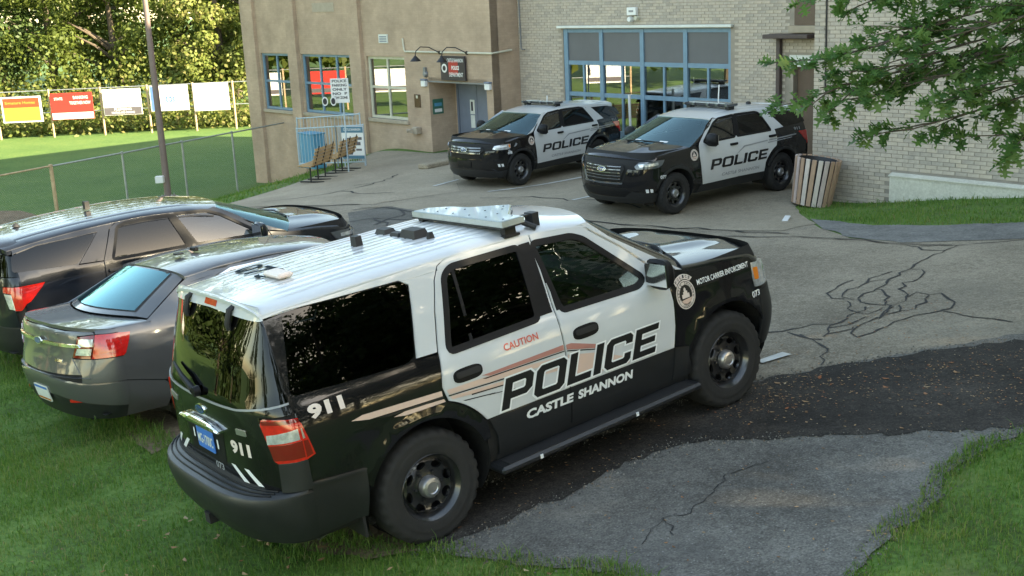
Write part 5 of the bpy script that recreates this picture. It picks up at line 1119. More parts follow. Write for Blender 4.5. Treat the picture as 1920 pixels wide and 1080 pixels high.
    def ws(i, j):
        v = 2 * j - 1; k = i; ze = zA(k); ye = c.sy(xA(k), ze) - .012; zc = (1 - k) * .055 * prof(v, 3.2) + k * .062 * prof(v, 3.0) - .004
        return Vector((xA(k) + (.30 - .10 * k) * (1 - v * v), v * ye, ze + zc))
    c.grid('windscreen', ws, 10, 16, M['glass_clear'], flip=True)
    zh = mono([(2.40, 1.375), (2.62, 1.315), (3.1, 1.26), (3.40, 1.213), (3.6, 1.17)])
    def hridge(x, y):
        a = abs(y); return .028 * math.exp(-((a - .36 - .10 * (x - 2.6)) / .10) ** 2) * min(1, (x - 2.3) / .3, max(0, (3.75 - x) / .4)) - .012 * math.exp(-(a / .22) ** 2) * min(1, max(0, (3.6 - x) / .5))
    c.grid('hood', capfn(c, lambda x: zh(min(x, 3.44)) - .006 - max(0, x - 3.44) * .12, lambda x: .062 * min(1, max(.25, (3.85 - x) / .4)), lambda v: xA(0) - .03 + .30 * (1 - v * v), lambda v: c.U2 - .03 + (c.xf(1.17) - c.U2) * prof(v, 2.6), 3.2, hridge, .055), 30, 48, K, thick=.03)
    cw = MB(); cw.tube([Vector((2.74, -.62, 1.345)), Vector((2.90, -.40, 1.385)), Vector((2.93, .1, 1.40))], .010, 6); cw.tube([Vector((2.80, .1, 1.38)), Vector((2.86, .45, 1.375)), Vector((2.70, .78, 1.34))], .010, 6); cw.build('wiper_arms', M['rubber'], root)
    c.grid('cowl', lambda i, j: Vector((2.52 + .33 * i + .22 * (1 - (2 * j - 1) ** 2) * 1, (2 * j - 1) * .86, 1.30 + .028 * (1 - (2 * j - 1) ** 2) + .0 * i)), 3, 16, M['trim'], flip=False)
    # ---- front end
    LF = c.LF
    c.ep('front_bumper', [(0, .42), (LF, .42), (LF, .90), (LF - .32, .93), (0, .90)], M['cladding'], 'front', off=.006, depth=.05, mirror=True)
    for s_ in (-1, 1): c.sp('bumper_corner', [(3.47, .655), (3.48, .855), (3.475, .86), (3.40, .86), (3.44, .72)] if False else [(3.445, .48), (3.48, .46), (3.48, .85), (3.474, .66), (3.455, .58)], M['cladding'], s_, off=.006)
    gr = c.ep('grille', [(0, .92), (LF - .42, .93), (LF - .40, 1.13), (0, 1.15)], M['chrome'], 'front', off=.004, depth=.03, mirror=True)
    for k in range(3): c.ep('grille_bar', [(0, .955 + .062 * k), (LF - .45, .96 + .062 * k), (LF - .45, 1.0 + .062 * k), (0, .995 + .062 * k)], M['trim'], 'front', off=.010, depth=.01, mirror=True, parent=gr)
    # ---- roof equipment
    zr = lambda x, y: zroof(x) - .038 + .068 * prof(max(-1, min(1, y / .74)), 3.0)
    lb = MB(); poly = [(.70, -.60), (.93, -.63), (.96, -.46), (1.20, -.20), (1.20, .20), (.96, .46), (.93, .63), (.70, .60)]
    poly = [(a_ * 1.08 + .18, b_ * 1.10 - .06) for a_, b_ in [(.80, -.66), (.99, -.66), (.985, -.50), (1.22, -.22), (1.05, .06), (1.02, .26), (.93, .42), (.80, .46)]]
    z0 = 2.02
    bar = empty('light_bar'); tag(bar, 'flat arrow shaped light bar with pale lens on the front SUV roof', 'light bar')
    lb = MB(); lb.prism(poly, z0, z0 + .042); o = lb.build('lens', M['lightbar_lens'], bar)
    tp = MB(); tp.prism(offset_poly(poly, -.012), z0 + .042, z0 + .048); tp.build('top_plate', M['lightbar'], bar)
    sk = MB(); sk.prism(offset_poly(poly, .004), z0 - .012, z0); sk.build('base_tray', M['rubber'], bar)
    rv = MB()
    for (x, y) in [(a_ * 1.08 + .18, b_ * 1.10 - .06) for a_, b_ in [(.86, -.60), (.95, -.58), (.86, -.4), (.96, -.40), (1.08, -.30), (1.15, -.22), (.86, -.2), (1.0, -.2), (.86, 0), (.98, .02), (.86, .2), (.95, .22), (.86, .38)]]: rv.lathe([(.008, z0 + .048), (.007, z0 + .051), (.001, z0 + .052)], 8, Matrix.Translation((x, y, 0)))
    rv.build('rivets', M['trim'], bar)['kind'] = 'stuff'
    for (x, y) in ((1.15, -.70), (1.10, .34)):
        ft = MB(); ft.box((x - .05, y - .03, zr(x, y) - .01), (x + .05, y + .03, z0)); ft.box((x - .07, y - .05, zr(x, y) - .01), (x + .07, y + .05, zr(x, y) + .008)); ft.build('mount_foot', M['rubber'], bar)
    ft = MB(); ft.box((1.22, -.63, 2.015), (1.46, -.58, 2.03)); ft.box((1.42, -.66, zr(1.42, -.62) - .01), (1.48, -.56, 2.035)); ft.tube([(1.32, -.66, 1.99), (1.39, -.73, 1.94)], .022, 8); ft.build('strap_bracket', M['rubber'], bar)
    bar.parent = None; equip.append((bar, root))
    def gadget(nm, label, cat, build):
        e = build(); e.name = nm; tag(e, label, cat); equip.append((e, root)); return e
    def prism_box(x0, x1, y0, y1, h, taper=.012, mat='rubber'):
        z = zr((x0 + x1) / 2, (y0 + y1) / 2) - .004; mb = MB(); b = [(x0, y0), (x1, y0), (x1, y1), (x0, y1)]; t = offset_poly(b, -taper)
        mb.add([Vector((x, y, z)) for x, y in b] + [Vector((x, y, z + h)) for x, y in t], [(3, 2, 1, 0), (4, 5, 6, 7)] + [(i, (i + 1) % 4, 4 + (i + 1) % 4, 4 + i) for i in range(4)])
        return mb.build('roof_antenna', M[mat], None)
    gadget('roof_antenna', 'square black antenna block on the front SUV roof nearest its tailgate', 'antenna', lambda: prism_box(.29, .35, .06, .145, .085, .004))
    gadget('roof_antenna', 'low wedge shaped black antenna on far side of the front SUV roof', 'antenna', lambda: prism_box(.62, .74, .20, .36, .045, .02))
    gadget('roof_antenna', 'big ribbed black antenna puck in the middle of the front SUV roof', 'antenna', lambda: prism_box(.62, .76, -.24, -.02, .07, .02))
    gadget('roof_antenna', 'small round black antenna nub beside the big puck on the front SUV', 'antenna', lambda: prism_box(.69, .74, -.34, -.29, .055, .01))
    gadget('roof_antenna', 'flat low black antenna touching the big puck on the front SUV', 'antenna', lambda: prism_box(.62, .70, .0, .13, .035, .012))
    def patch():
        z = zr(-.4, -.2) + .012; return MB().box((-.52, -.27, z), (-.40, -.02, z + .035), None, .012).build('roof_light', M['decal_cream'], None, True)
    gadget('roof_light', 'pale oblong lamp lying on rear of the front SUV roof over the number', 'roof light', patch)
    # painted unit number on the roof
    V, F = text2d('073', .02); fnr = lambda u, v: Vector((u, v, zr(u, v) + .0145))
    # number reads from the rear: runs to the car's right
    W2 = [(-.56 + b * .22, .46 - a * .52) for a, b in V]; mesh('roof_number', [fnr(*p) for p in W2], [f for f in F], M['roof_print'], rf)
    # ---- inside
    MB().box((-.85, -.78, .95), (2.3, .78, 1.02)).build('cabin_floor', M['interior'], root)
    MB().box((2.15, -.80, 1.0), (2.62, .80, 1.30), None, .08).build('dashboard', M['interior'], root, True)
    seats(c, root, (1.35, .45), .95)
    sw = MB(); sw.lathe([(.18 + .016 * math.cos(t), .016 * math.sin(t)) for t in [2 * math.pi * k / 8 for k in range(8)]], 28, Matrix.Translation((2.0, .38, 1.28)) @ Matrix.Rotation(R(-65), 4, 'Y'), True); sw.build('steering_wheel', M['rubber'], root, True)
    # ---- wheels, exhaust, hitch
    for (x, turn) in ((0, 0), (3.023, 0)):
        for sg in (-1, 1): tyre_wheel(root, x, sg * .975, sg, .416, .235, .275, 'steel', None, .416)
    MB().tube([(-.35, -.62, .34), (-.62, -.66, .32), (-.80, -.70, .30)], .038, 12, False).build('exhaust_pipe', M['steel'], root, True)
    MB().box((-1.28, -.04, .38), (-.9, .04, .46)).build('tow_hitch', M['under'], root)
    place_car(root, -1.15, 8.39, 0.0, 36.6, 4.6, -3.32)
    return root
equip = []
# ------------------------------------------------------------------ mid-size SUVs (two marked, one plain)
def build_midsuv(year, marked, label, unit, wheels_turn=0.0):
    root = empty('police_suv' if marked else 'parked_suv'); tag(root, label, 'police car' if marked else 'SUV')
    new = year == 2020; q_, g_ = (0., 0.) if new else (-.20, -.12); wb = 3.025 if new else 2.865
    def X(x):
        a = max(0., min(1., (1.0 - x) / .8)); b = max(0., min(1., (x - 2.2) / .8)); return x + q_ * a + g_ * b
    PX = lambda L: [(X(x), z) for x, z in L]
    hw = [(.24, .86), (.4, .935), (.6, .975), (.8, .99), (.95, .985), (1.08, .968), (1.2, .938), (1.25, .915), (1.45, .815), (1.62, .715), (1.70, .665)]
    def inset(x, z):
        i = 0
        if x > 2.3: i += .055 * ((x - 2.3) / 1.1) ** 2
        if x < .2: i += .04 * ((.2 - x) / .95) ** 2
        if z > 1.22: i += .05 * (z - 1.22) / .45 * max(0, x - 1.3) + .05 * (z - 1.22) / .45 * max(0, .1 - x)
        return i
    r_t = .385; ra = .455; AR, AF = (0, .39, ra), (wb, .39, ra)
    U1, U2 = (-.78, 3.43) if new else (-.86, 3.30)
    e = .0 if new else -.10; f = .0 if new else -.14
    c = Car(root, hw, inset, U1, U2, [(.26, -.98 + e), (.45, -1.06 + e), (.7, -1.07 + e), (1.0, -1.03 + e), (1.2, -.985 + e), (1.4, -.93 + e), (1.62, -.87 + e), (1.7, -.85 + e)],
            [(.22, 3.80 + f), (.36, 3.92 + f), (.55, 3.97 + f), (.8, 3.97 + f), (.98, 3.93 + f), (1.1, 3.84 + f)], 2.9, 2.5, (AR, AF), .022)
    c.step = .10 if marked else .09
    K = M['black_paint'] if marked else M['navy_paint']; W = M['white_paint'] if marked else K
    c.shell(.30, 1.18)
    zroof = mono([(X(-.85), 1.545), (X(-.4), 1.605), (.2, 1.655), (.8, 1.675), (1.3, 1.655), (1.78, 1.585)]); dt = lambda x: zroof(x) - .03
    x0a, x1a = 2.66 + .3 * g_, 1.76; xA = lambda k: x0a + (x1a - x0a) * k; zA = lambda k: 1.165 + (zroof(1.76) - .037 - 1.165) * k
    LR, LF = c.LR, c.LF
    sealm = M['trim']
    for sg in (-1, 1):
        fw = rnd(PX([(1.37, 1.235), (2.14, 1.215), (2.24, 1.225), (1.80, 1.515), (1.62, 1.585), (1.20, 1.612)]), .03)
        d1 = c.sp('front_door', PX([(1.305, .47), (2.29, .45), (2.35, .7), (2.40, 1.0), (2.385, 1.165), (2.36, 1.22), (1.95, 1.50), (1.74, 1.605), (1.60, dt(1.6)), (1.145, dt(1.15)), (1.305, 1.21)]), W, sg, holes=[fw])
        c.sp('window_frame', offset_poly(fw, .022), sealm, sg, holes=[offset_poly(fw, -.012)], off=.003, depth=.03, parent=d1, step=.12)
        c.gp('window', offset_poly(fw, .01), M['glass_mid'], sg, -.008, d1)
        rw = rnd(PX([(.30, 1.245), (1.30, 1.238), (1.15, 1.612), (.56, 1.605), (.46, 1.575)]), .03)
        d2 = c.sp('rear_door', PX([(1.29, .47), (1.29, 1.21), (1.13, dt(1.13)), (.47, dt(.4)), (.38, 1.59), (.19, 1.25), (.17, 1.05)]) + [(.20, .94)] + arc(0, .39, .58, 66, 26, 8) + [(.54, .47)], W, sg, holes=[rw])
        c.sp('window_frame', offset_poly(rw, .022), sealm, sg, holes=[offset_poly(rw, -.012)], off=.003, depth=.03, parent=d2, step=.12)
        c.gp('window', offset_poly(rw, .01), M['glass_dark'], sg, -.008, d2)
        c.sp('pillar_cover', [(1.225, 1.245), (1.285, 1.245), (1.13, 1.625), (1.105, 1.625)], sealm, sg, off=.004, depth=.008, parent=d2)
        c.sp('pillar_cover', [(1.315, 1.245), (1.38, 1.245), (1.21, 1.62), (1.155, 1.62)], sealm, sg, off=.004, depth=.008, parent=d1)
        for (hx, hz, dd) in ((1.45, 1.105, d1), (X(.31), 1.13, d2)):
            h_ = c.sp('door_handle', rnd([(hx - .10, hz - .022), (hx + .10, hz - .022), (hx + .10, hz + .022), (hx - .10, hz + .022)], .02), M['trim'] if marked else K, sg, off=.03, depth=.03, parent=dd, step=.06)
        c.sp('sill', [(.52, .30), (2.42 + g_, .30), (2.34 + .5 * g_, .45), (2.28, .44), (.53, .46)], M['cladding'], sg, off=-.004)
        qw = rnd(PX([(-.13, 1.275), (.16, 1.548), (-.5, 1.515), (-.80, 1.455), (-.84, 1.30)]), .03)
        c.sp('quarter_panel_upper', PX([(.365, 1.59), (.455, dt(.4) + .003)] + [(x, dt(x) + .003) for x in (.2, -.1, -.4)]) + [(U1, dt(U1)), (U1, 1.482)] + PX([(-.5, 1.538), (.215, 1.572), (-.10, 1.262), (.18, 1.25)]), W, sg)
        low = PX([(.175, 1.24), (.155, 1.05)]) + [(.185, .93)] + arc(0, .39, .57, 68, 26, 8) + [(.49, .56)] + arc(0, .39, ra, 20, 160, 22) + [(-.46, .60), (-.50, .66), (U1, .72), (U1, 1.470)] + PX([(-.5, 1.526), (.195, 1.56), (-.12, 1.25)])
        q2 = c.sp('quarter_panel', low, K, sg, holes=[qw]); c.gp('window', offset_poly(qw, .012), M['glass_dark'], sg, .001, q2)
        c.sp('rear_bumper_side', [(U1, .30), (-.50, .30), (-.455, .56), (-.50, .648), (U1, .708)], M['cladding'], sg)
        zh = mono([(2.38, 1.215), (2.62, 1.165), (3.0, 1.125), (3.3, 1.07), (3.5, 1.02)]); G_ = lambda x: x + g_ * min(1, max(0, (x - 2.3) / .6))
        top = [(G_(x), zh(x)) for x in (2.40, 2.62, 2.9, 3.15, 3.30)]
        fen = [(X(2.305), .46), (X(2.365), .7), (X(2.415), 1.0), (X(2.40), 1.165), (X(2.375), 1.225)] + top + ([(3.27, 1.035), (3.36, .93), (U2, .90), (U2, .62)] if new else [(3.17, 1.04), (3.19, .93), (U2, .90), (U2, .60)]) + [(wb + .44, .52)] + arc(wb, .39, ra, 16, 160, 22) + [(wb - .46, .50), (X(2.40), .46)]
        c.sp('front_fender', fen, K, sg)
        c.sp('pillar', [(2.37, 1.236), (1.96, 1.515), (1.75, 1.618), (1.61, dt(1.6) + .004), (1.76, 1.60)] + [(xA(k), zA(k)) for k in (.8, .6, .4, .2, .04)], W if not new else K, sg, depth=.05)
        mirror_part(root, sg, 2.18, 1.27, 1.07, M['trim'] if marked else K)
        # lights
        s2 = sg
        if new:
            hl = c.both('headlight', [(3.29, 1.035), (3.36, .945), (U2, .915), (U2, 1.035)], [(LF, .915), (LF, 1.035), (LF - .42, 1.02), (LF - .50, .95), (LF - .46, .90), (LF - .1, .90)], M['lens_smoke'], sg, 'front', off=.006)
            qd = [(LF - .43, .985), (LF - .02, 1.0), (LF - .02, .955), (LF - .40, .935)]
        else:
            hl = c.both('headlight', [(3.19, 1.04), (3.20, .94), (U2, .92), (U2, 1.045)], [(LF, .92), (LF, 1.045), (LF - .36, 1.02), (LF - .40, .95), (LF - .30, .925)], M['lens_clear'], sg, 'front', off=.006)
            qd = [(LF - .34, 1.0), (LF - .02, 1.02), (LF - .02, .985), (LF - .34, .965)]
            c.sp('turn_signal', [(3.21, 1.03), (3.26, 1.035), (3.25, .96), (3.21, .955)], M['lens_amber'], sg, off=.01, depth=.003, parent=hl)
        qd = [(sg * a, z) for a, z in qd]; c.ep('lamp_unit', qd if sg > 0 else qd[::-1], M['decal_white'] if not new else M['lens_clear'], 'front', off=.010, depth=.004, parent=hl)
        tl = c.both('tail_light', [(U1, .93), (U1 + .05, .95), (U1 + .20, 1.09), (U1 + .24, 1.135), (U1, 1.13)], [(LR, .93), (LR, 1.13), (LR - .30, 1.12), (LR - .30, 1.06), (LR - .17, 1.05), (LR - .13, .86), (LR - .06, .86)], M['lens_red'], sg, 'rear', off=.012, depth=.03)
        qd = [(LR - .29, 1.045), (LR - .18, 1.04), (LR - .14, .87), (LR - .21, .88)]; qd = [(-sg * a, z) for a, z in qd]; c.ep('reverse_lens', qd if sg < 0 else qd[::-1], M['lens_clear'], 'rear', off=.010, depth=.01, parent=tl)
        qd = [(LR - .02, 1.0), (LR - .02, 1.03), (LR - .12, 1.03), (LR - .12, 1.0)]
        # reflector at the back bumper, fog lamps in front
        c.sp('wheel_trim', arc(0, .39, ra + .05, 22, 158, 20) + arc(0, .39, ra - .002, 158, 22, 20), M['cladding'], sg, off=.008, depth=.012)
        c.sp('wheel_trim', arc(wb, .39, ra + .05, 18, 158, 20) + arc(wb, .39, ra - .002, 158, 18, 20), M['cladding'], sg, off=.008, depth=.012)
    # ---- roof
    xfr = lambda v: x1a + .22 * (1 - v * v); xrr = lambda v: U1 - (U1 - c.xr(1.62)) * prof(v, 2.9) - .05
    def ridge(x, y):
        a = abs(y); return -.010 * math.exp(-((a - .52) / .018) ** 2) * (1 if -.7 < x < 1.5 else 0) + ((.005 if marked else .0015) * (1 if (a / .13) % 1 < .5 else 0) if a < .45 and -.5 < x < 1.3 else 0)
    rf = c.grid('roof', capfn(c, lambda x: zroof(x) - .033, lambda x: .066, xrr, xfr, 2.7, ridge), 40, 70, W if marked else M['navy_paint'], thick=.045)
    c.grid('headliner', capfn(c, lambda x: zroof(x) - .09, lambda x: .085, lambda v: xrr(v) + .10, lambda v: xfr(v) - .05, 2.7), 8, 12, M['interior'], rf, flip=True)
    if marked:   # black cable and seam across the roof rail
        for sg in (-1, 1): c.sp('roof_seam', [(1.14, 1.63), (1.19, 1.63), (1.20, zroof(1.2) - .034), (1.15, zroof(1.2) - .034)], M['trim'], sg, off=.006, depth=.006)
    def ws(i, j):
        v = 2 * j - 1; k = i; ze = zA(k); ye = c.sy(xA(k), ze) - .012; zc = (1 - k) * .085 * prof(v, 2.6) + k * .062 * prof(v, 2.7) - .004
        return Vector((xA(k) + (.36 - .14 * k) * (1 - v * v), v * ye, ze + zc))
    wsg = c.grid('windscreen', ws, 10, 16, M['glass_screen'], flip=True)
    if marked:
        for y in (.52, -.1): MB().add([ws(.06, .5 + y / 2 - .04) + Vector((.004, 0, .004)), ws(.06, .5 + y / 2 + .04) + Vector((.004, 0, .004)), ws(.11, .5 + y / 2 + .04) + Vector((.004, 0, .004)), ws(.11, .5 + y / 2 - .04) + Vector((.004, 0, .004))], [(0, 1, 2, 3)]).build('sticker', M['decal_white'], wsg)
    zh2 = lambda x: zh(min(3.36, x - g_ * min(1, max(0, (x - 2.3) / .6)))) - .006
    def hr(x, y):
        a = abs(y); return .022 * math.exp(-((a - .42) / .10) ** 2) * min(1, max(0, (x - 2.5) / .4), max(0, (3.75 + g_ - x) / .4)) - .02 * (math.exp(-((a - .26) / .07) ** 2) if 2.75 < x < 3.15 else 0)
    c.grid('hood', capfn(c, zh2, lambda x: .095 * min(1, max(.45, (4.0 + g_ - x) / .7)), lambda v: x0a - .02 + .36 * (1 - v * v), lambda v: U2 - .05 + (c.xf(1.03) - U2) * prof(v, 2.5), 2.6, hr, .05), 28, 44, K, thick=.03)
    wp = MB(); wp.tube([ws(.02, .25) + Vector((.03, 0, .01)), ws(.06, .5) + Vector((.02, 0, .015)), ws(.05, .78) + Vector((.02, 0, .01))], .010, 6); wp.build('wiper_arm', M['rubber'], root)
    # ---- tail
    gate = c.ep('tailgate', [(0, .66), (LR - .10, .66), (LR - .14, .85), (LR - .31, 1.05), (LR - .31, 1.13), (LR - .02, 1.14), (LR - .02, 1.235), (0, 1.19)], K, 'rear', mirror=True)
    c.ep('rear_window', [(0, 1.20), (LR - .02, 1.245), (LR - .02, 1.455), (0, 1.535)], M['glass_dark'], 'rear', mirror=True, parent=gate)
    c.ep('window_backing', [(0, 1.20), (LR - .02, 1.245), (LR - .02, 1.455), (0, 1.535)], M['under'], 'rear', mirror=True, off=-.04, depth=0, parent=gate)
    for sg in (-1, 1):
        qd = [(-sg * a, z) for a, z in [(LR - .018, 1.14), (LR, 1.135), (LR, 1.495), (LR - .018, 1.475)]]; c.ep('corner_pillar', qd if sg < 0 else qd[::-1], K, 'rear')
    c.ep('rear_bumper', [(0, .32), (LR, .32), (LR, .70), (LR - .1, .65), (0, .65)], M['cladding'], 'rear', off=.008, depth=.04, mirror=True)
    def spo(i, j):
        v = 2 * j - 1; x = xrr(v) + .20 - .26 * i; y = v * (c.sy(U1, 1.6) - .02); return Vector((x, y, zroof(-.5) - .035 + .066 * prof(v * .98, 2.7) - .035 * i * i))
    c.grid('spoiler', spo, 6, 24, W, thick=.04, flip=True)
    # ---- nose
    if new:
        gr = c.ep('grille', [(0, .67), (.46, .69), (.55, .90), (.50, .985), (0, 1.0)], M['trim'], 'front', off=.004, depth=.03, mirror=True)
        for k in range(5): c.ep('grille_bar', [(0, .70 + .055 * k), (.47, .71 + .055 * k), (.47, .725 + .055 * k), (0, .715 + .055 * k)], M['lens_smoke'], 'front', off=.010, depth=.006, mirror=True, parent=gr)
        bm_ = c.ep('front_bumper', [(0, .61), (.50, .63), (.62, .90), (LF - .42, .885), (LF, .89), (LF, .52), (LF - .22, .47), (.62, .60), (.55, .40), (0, .38), (0, .30), (LF, .30), (LF, .26), (0, .25)][0:6] + [(LF - .12, .46), (.70, .50), (.52, .57), (0, .56)], K, 'front', mirror=True, depth=.03)
        c.ep('lower_intake', [(0, .37), (.52, .385), (.66, .49), (.50, .555), (0, .545)], M['trim'], 'front', off=-.01, depth=.02, mirror=True, parent=bm_)
        c.ep('bumper_lip', [(0, .27), (LF, .27), (LF, .44), (LF - .12, .45), (.70, .485), (.54, .375), (0, .36)], M['cladding'], 'front', off=.004, depth=.03, mirror=True, parent=bm_)
        c.ep('chin_strip', [(0, .615), (.50, .625), (.52, .655), (0, .645)], M['lens_smoke'], 'front', off=.016, depth=.012, mirror=True, parent=bm_)
        ez, fz = .875, .50
    else:
        gr = c.ep('grille', [(0, .80), (.50, .815), (.62, .91), (.58, 1.0), (0, 1.01)], M['trim'], 'front', off=.004, depth=.03, mirror=True)
        for k in range(3): c.ep('grille_bar', [(0, .825 + .06 * k), (.52, .835 + .06 * k), (.53, .865 + .06 * k), (0, .86 + .06 * k)], M['lens_smoke'], 'front', off=.014, depth=.012, mirror=True, parent=gr)
        bm_ = c.ep('front_bumper', [(0, .70), (.56, .70), (.66, .90), (LF - .38, .915), (LF, .91), (LF, .45), (LF - .25, .42), (.55, .46), (0, .46)], K, 'front', mirror=True, depth=.03)
        c.ep('upper_intake', [(0, .71), (.55, .71), (.52, .785), (0, .785)], M['trim'], 'front', off=.003, depth=.02, mirror=True, parent=bm_)
        c.ep('plate_bracket', rnd([(-.24, .50), (.24, .50), (.24, .66), (-.24, .66)], .02), M['trim'], 'front', off=.02, depth=.02, parent=bm_)
        c.ep('bumper_lip', [(0, .26), (LF, .26), (LF, .44), (LF - .25, .41), (.55, .45), (0, .45)], M['cladding'], 'front', off=.004, depth=.03, mirror=True, parent=bm_)
        ez, fz = .91, .56
        for sg in (-1, 1):
            qd = [(sg * a, z) for a, z in rnd([(LF - .40, .70), (LF - .16, .72), (LF - .16, .66), (LF - .38, .65)], .02)]; c.ep('fog_recess', qd if sg > 0 else qd[::-1], M['trim'], 'front', off=.004, depth=.0, parent=bm_)
    em = c.ep('maker_emblem', [(.115 * math.cos(t), ez + .046 * math.sin(t)) for t in [2 * math.pi * k / 22 for k in range(22)]], M['chrome'], 'front', off=.022, depth=.015, parent=gr)
    c.ep('emblem_field', [(.100 * math.cos(t), ez + .037 * math.sin(t)) for t in [2 * math.pi * k / 22 for k in range(22)]], M['badge_blue'], 'front', off=.024, depth=0, parent=em)
    c.letter('emblem_script', text2d('Ford', .01), M['chrome'], None, -.065, ez - .018, .13, .04, .0255, .2, fn=c.front, parent=em)
    for sg in (-1, 1):
        for k in range(2):
            qd = [(LF - .28 + .085 * k, fz + .035), (LF - .225 + .085 * k, fz + .035), (LF - .205 + .085 * k, fz - .03), (LF - .26 + .085 * k, fz - .03)]; qd = [(sg * a, z) for a, z in qd]
            c.ep('hazard_mark', qd if sg > 0 else qd[::-1], M['decal_white'], 'front', off=.008, depth=.004, parent=bm_)
    # ---- livery on the visible (left) side and its mirror
    if marked:
        for sg in (1, -1):
            d = -1
            stx = (lambda p: p)
            stripes(c, sg, [PX([(1.40, .90), (1.36, .93), (1.16, 1.045), (.46, 1.075), (.46, 1.05), (1.14, 1.02)]), PX([(.43, 1.075), (-.45, 1.10), (-.45, 1.075), (.43, 1.05)]), PX([(.46, 1.03), (-.30, 1.05), (-.30, 1.035), (.46, 1.01)])], M['decal_grey'], 'grey_stripe')
            xw, wdt = (2.13, 1.62) if sg > 0 else (.47, 1.62)
            police_word(c, sg, X(xw) if not new else xw, .70, wdt if new else wdt + .06, .19, .28, .012 if sg > 0 else 0, root, False)
            c.letter('town_lettering', text2d('CASTLE SHANNON', .02), M['decal_grey'], sg, X(1.80) if sg > 0 else .72, .545, 1.08, .06, .003, .15, .0, root)
            badge_round(c, sg, X(2.55), 1.03, .10, .105, root, scroll=False)
            c.letter('emergency_number', text2d('911', .04), M['decal_grey'], sg, X(-.40) if sg > 0 else X(-.62), 1.16, .20, .06, .003, 0, 0, root)
            c.letter('unit_number', text2d(unit, .03), M['decal_white'], sg, (3.42 if sg > 0 else 3.30) + g_, .70 if new else .80, .13, .06, .012, 0, 0, root)
            if not new:
                stripes(c, sg, [[(3.05, 1.0), (3.10, .955), (3.03, .965), (2.97, 1.015), (3.02, 1.045)], [(3.24, .91), (3.28, .90), (3.26, .82), (3.20, .80), (3.16, .855)]], M['decal_grey'], 'shield_mark')
        # ---- light bar
        bar = empty('light_bar'); tag(bar, 'black and pale roof light bar on the %s' % ('bigger SUV by the slatted bin' if new else 'SUV by the police entrance'), 'light bar')
        z0 = zroof(.9) + .065
        mb = MB(); mb.box((.86, -.56, z0), (1.16, .56, z0 + .05), None, .02); mb.build('base_tray', M['rubber'], bar, True)
        mb = MB(); mb.box((.89, -.46, z0 + .05), (1.13, .46, z0 + .075), None, .01); mb.build('lens', M['lightbar_lens'], bar, True)
        for y in (-.54, -.30, .06, .30, .54):
            MB().box((.87, y - .035, z0 + .012), (1.19, y + .035, z0 + .062), None, .01).build('lamp_head', M['lens_smoke'], bar)
        for y in (-.50, .50): MB().box((.95, y - .05, zroof(.9) + .0), (1.10, y + .05, z0 + .005)).build('mount_foot', M['rubber'], bar)
        equip.append((bar, root))
        if new:
            an = MB().tube([(.50, -.25, zroof(.5) + .04), (.47, -.25, zroof(.5) + .42)], .012, 8).build('roof_antenna', M['decal_white'], None); tag(an, 'thin white whip antenna on roof of SUV beside the slatted bin', 'antenna'); equip.append((an, root))
            for (x, y, h, s_, lb) in ((.55, .12, .06, .05, 'black puck antenna just behind the light bar of SUV near bin'), (.02, .12, .05, .045, 'black puck antenna at rear roof of SUV near the bin')):
                z = zroof(x) + .04; an = MB().lathe([(s_ * 1.2, z), (s_, z + h * .8), (s_ * .5, z + h), (.001, z + h)], 14, Matrix.Translation((x, y, 0))).build('roof_antenna', M['rubber'], None, True); tag(an, lb, 'antenna'); equip.append((an, root))
        else:
            an = MB().tube([(.62, -.20, zroof(.5) + .04), (.61, -.20, zroof(.5) + .22)], .014, 8).build('roof_antenna', M['decal_white'], None); tag(an, 'short white antenna stub on roof of SUV by entrance door', 'antenna'); equip.append((an, root))
    else:
        z = zroof(.45) + .045
        an = MB().box((.40, .06, z), (.46, .14, z + .10)).build('roof_antenna', M['rubber'], None); tag(an, 'upright black antenna block on the plain dark SUV roof', 'antenna'); equip.append((an, root))
        z = zroof(-.5) + .05
        an = MB().lathe([(.05, z), (.035, z + .02), (.012, z + .04), (.001, z + .045)], 12, Matrix.Translation((-.45, .10, 0))).build('roof_antenna', M['rubber'], None, True); tag(an, 'small black antenna nub at rear of the plain dark SUV roof', 'antenna'); equip.append((an, root))
    # ---- inside, wheels
    MB().box((-.7, -.74, .85), (2.2, .74, .90)).build('cabin_floor', M['interior'], root)
    MB().box((2.05, -.78, .92), (2.75 + .5 * g_, .78, 1.16), None, .07).build('dashboard', M['interior'], root, True)
    seats(c, root, (1.25, .30), .82, hh=.55)
    for x in (0, wb):
        for sg in (-1, 1): tyre_wheel(root, x, sg * .965, sg, r_t, .235, .25, 'steel' if marked else 'spoke', None if marked else M['rim_alloy'], r_t)
    return root, c
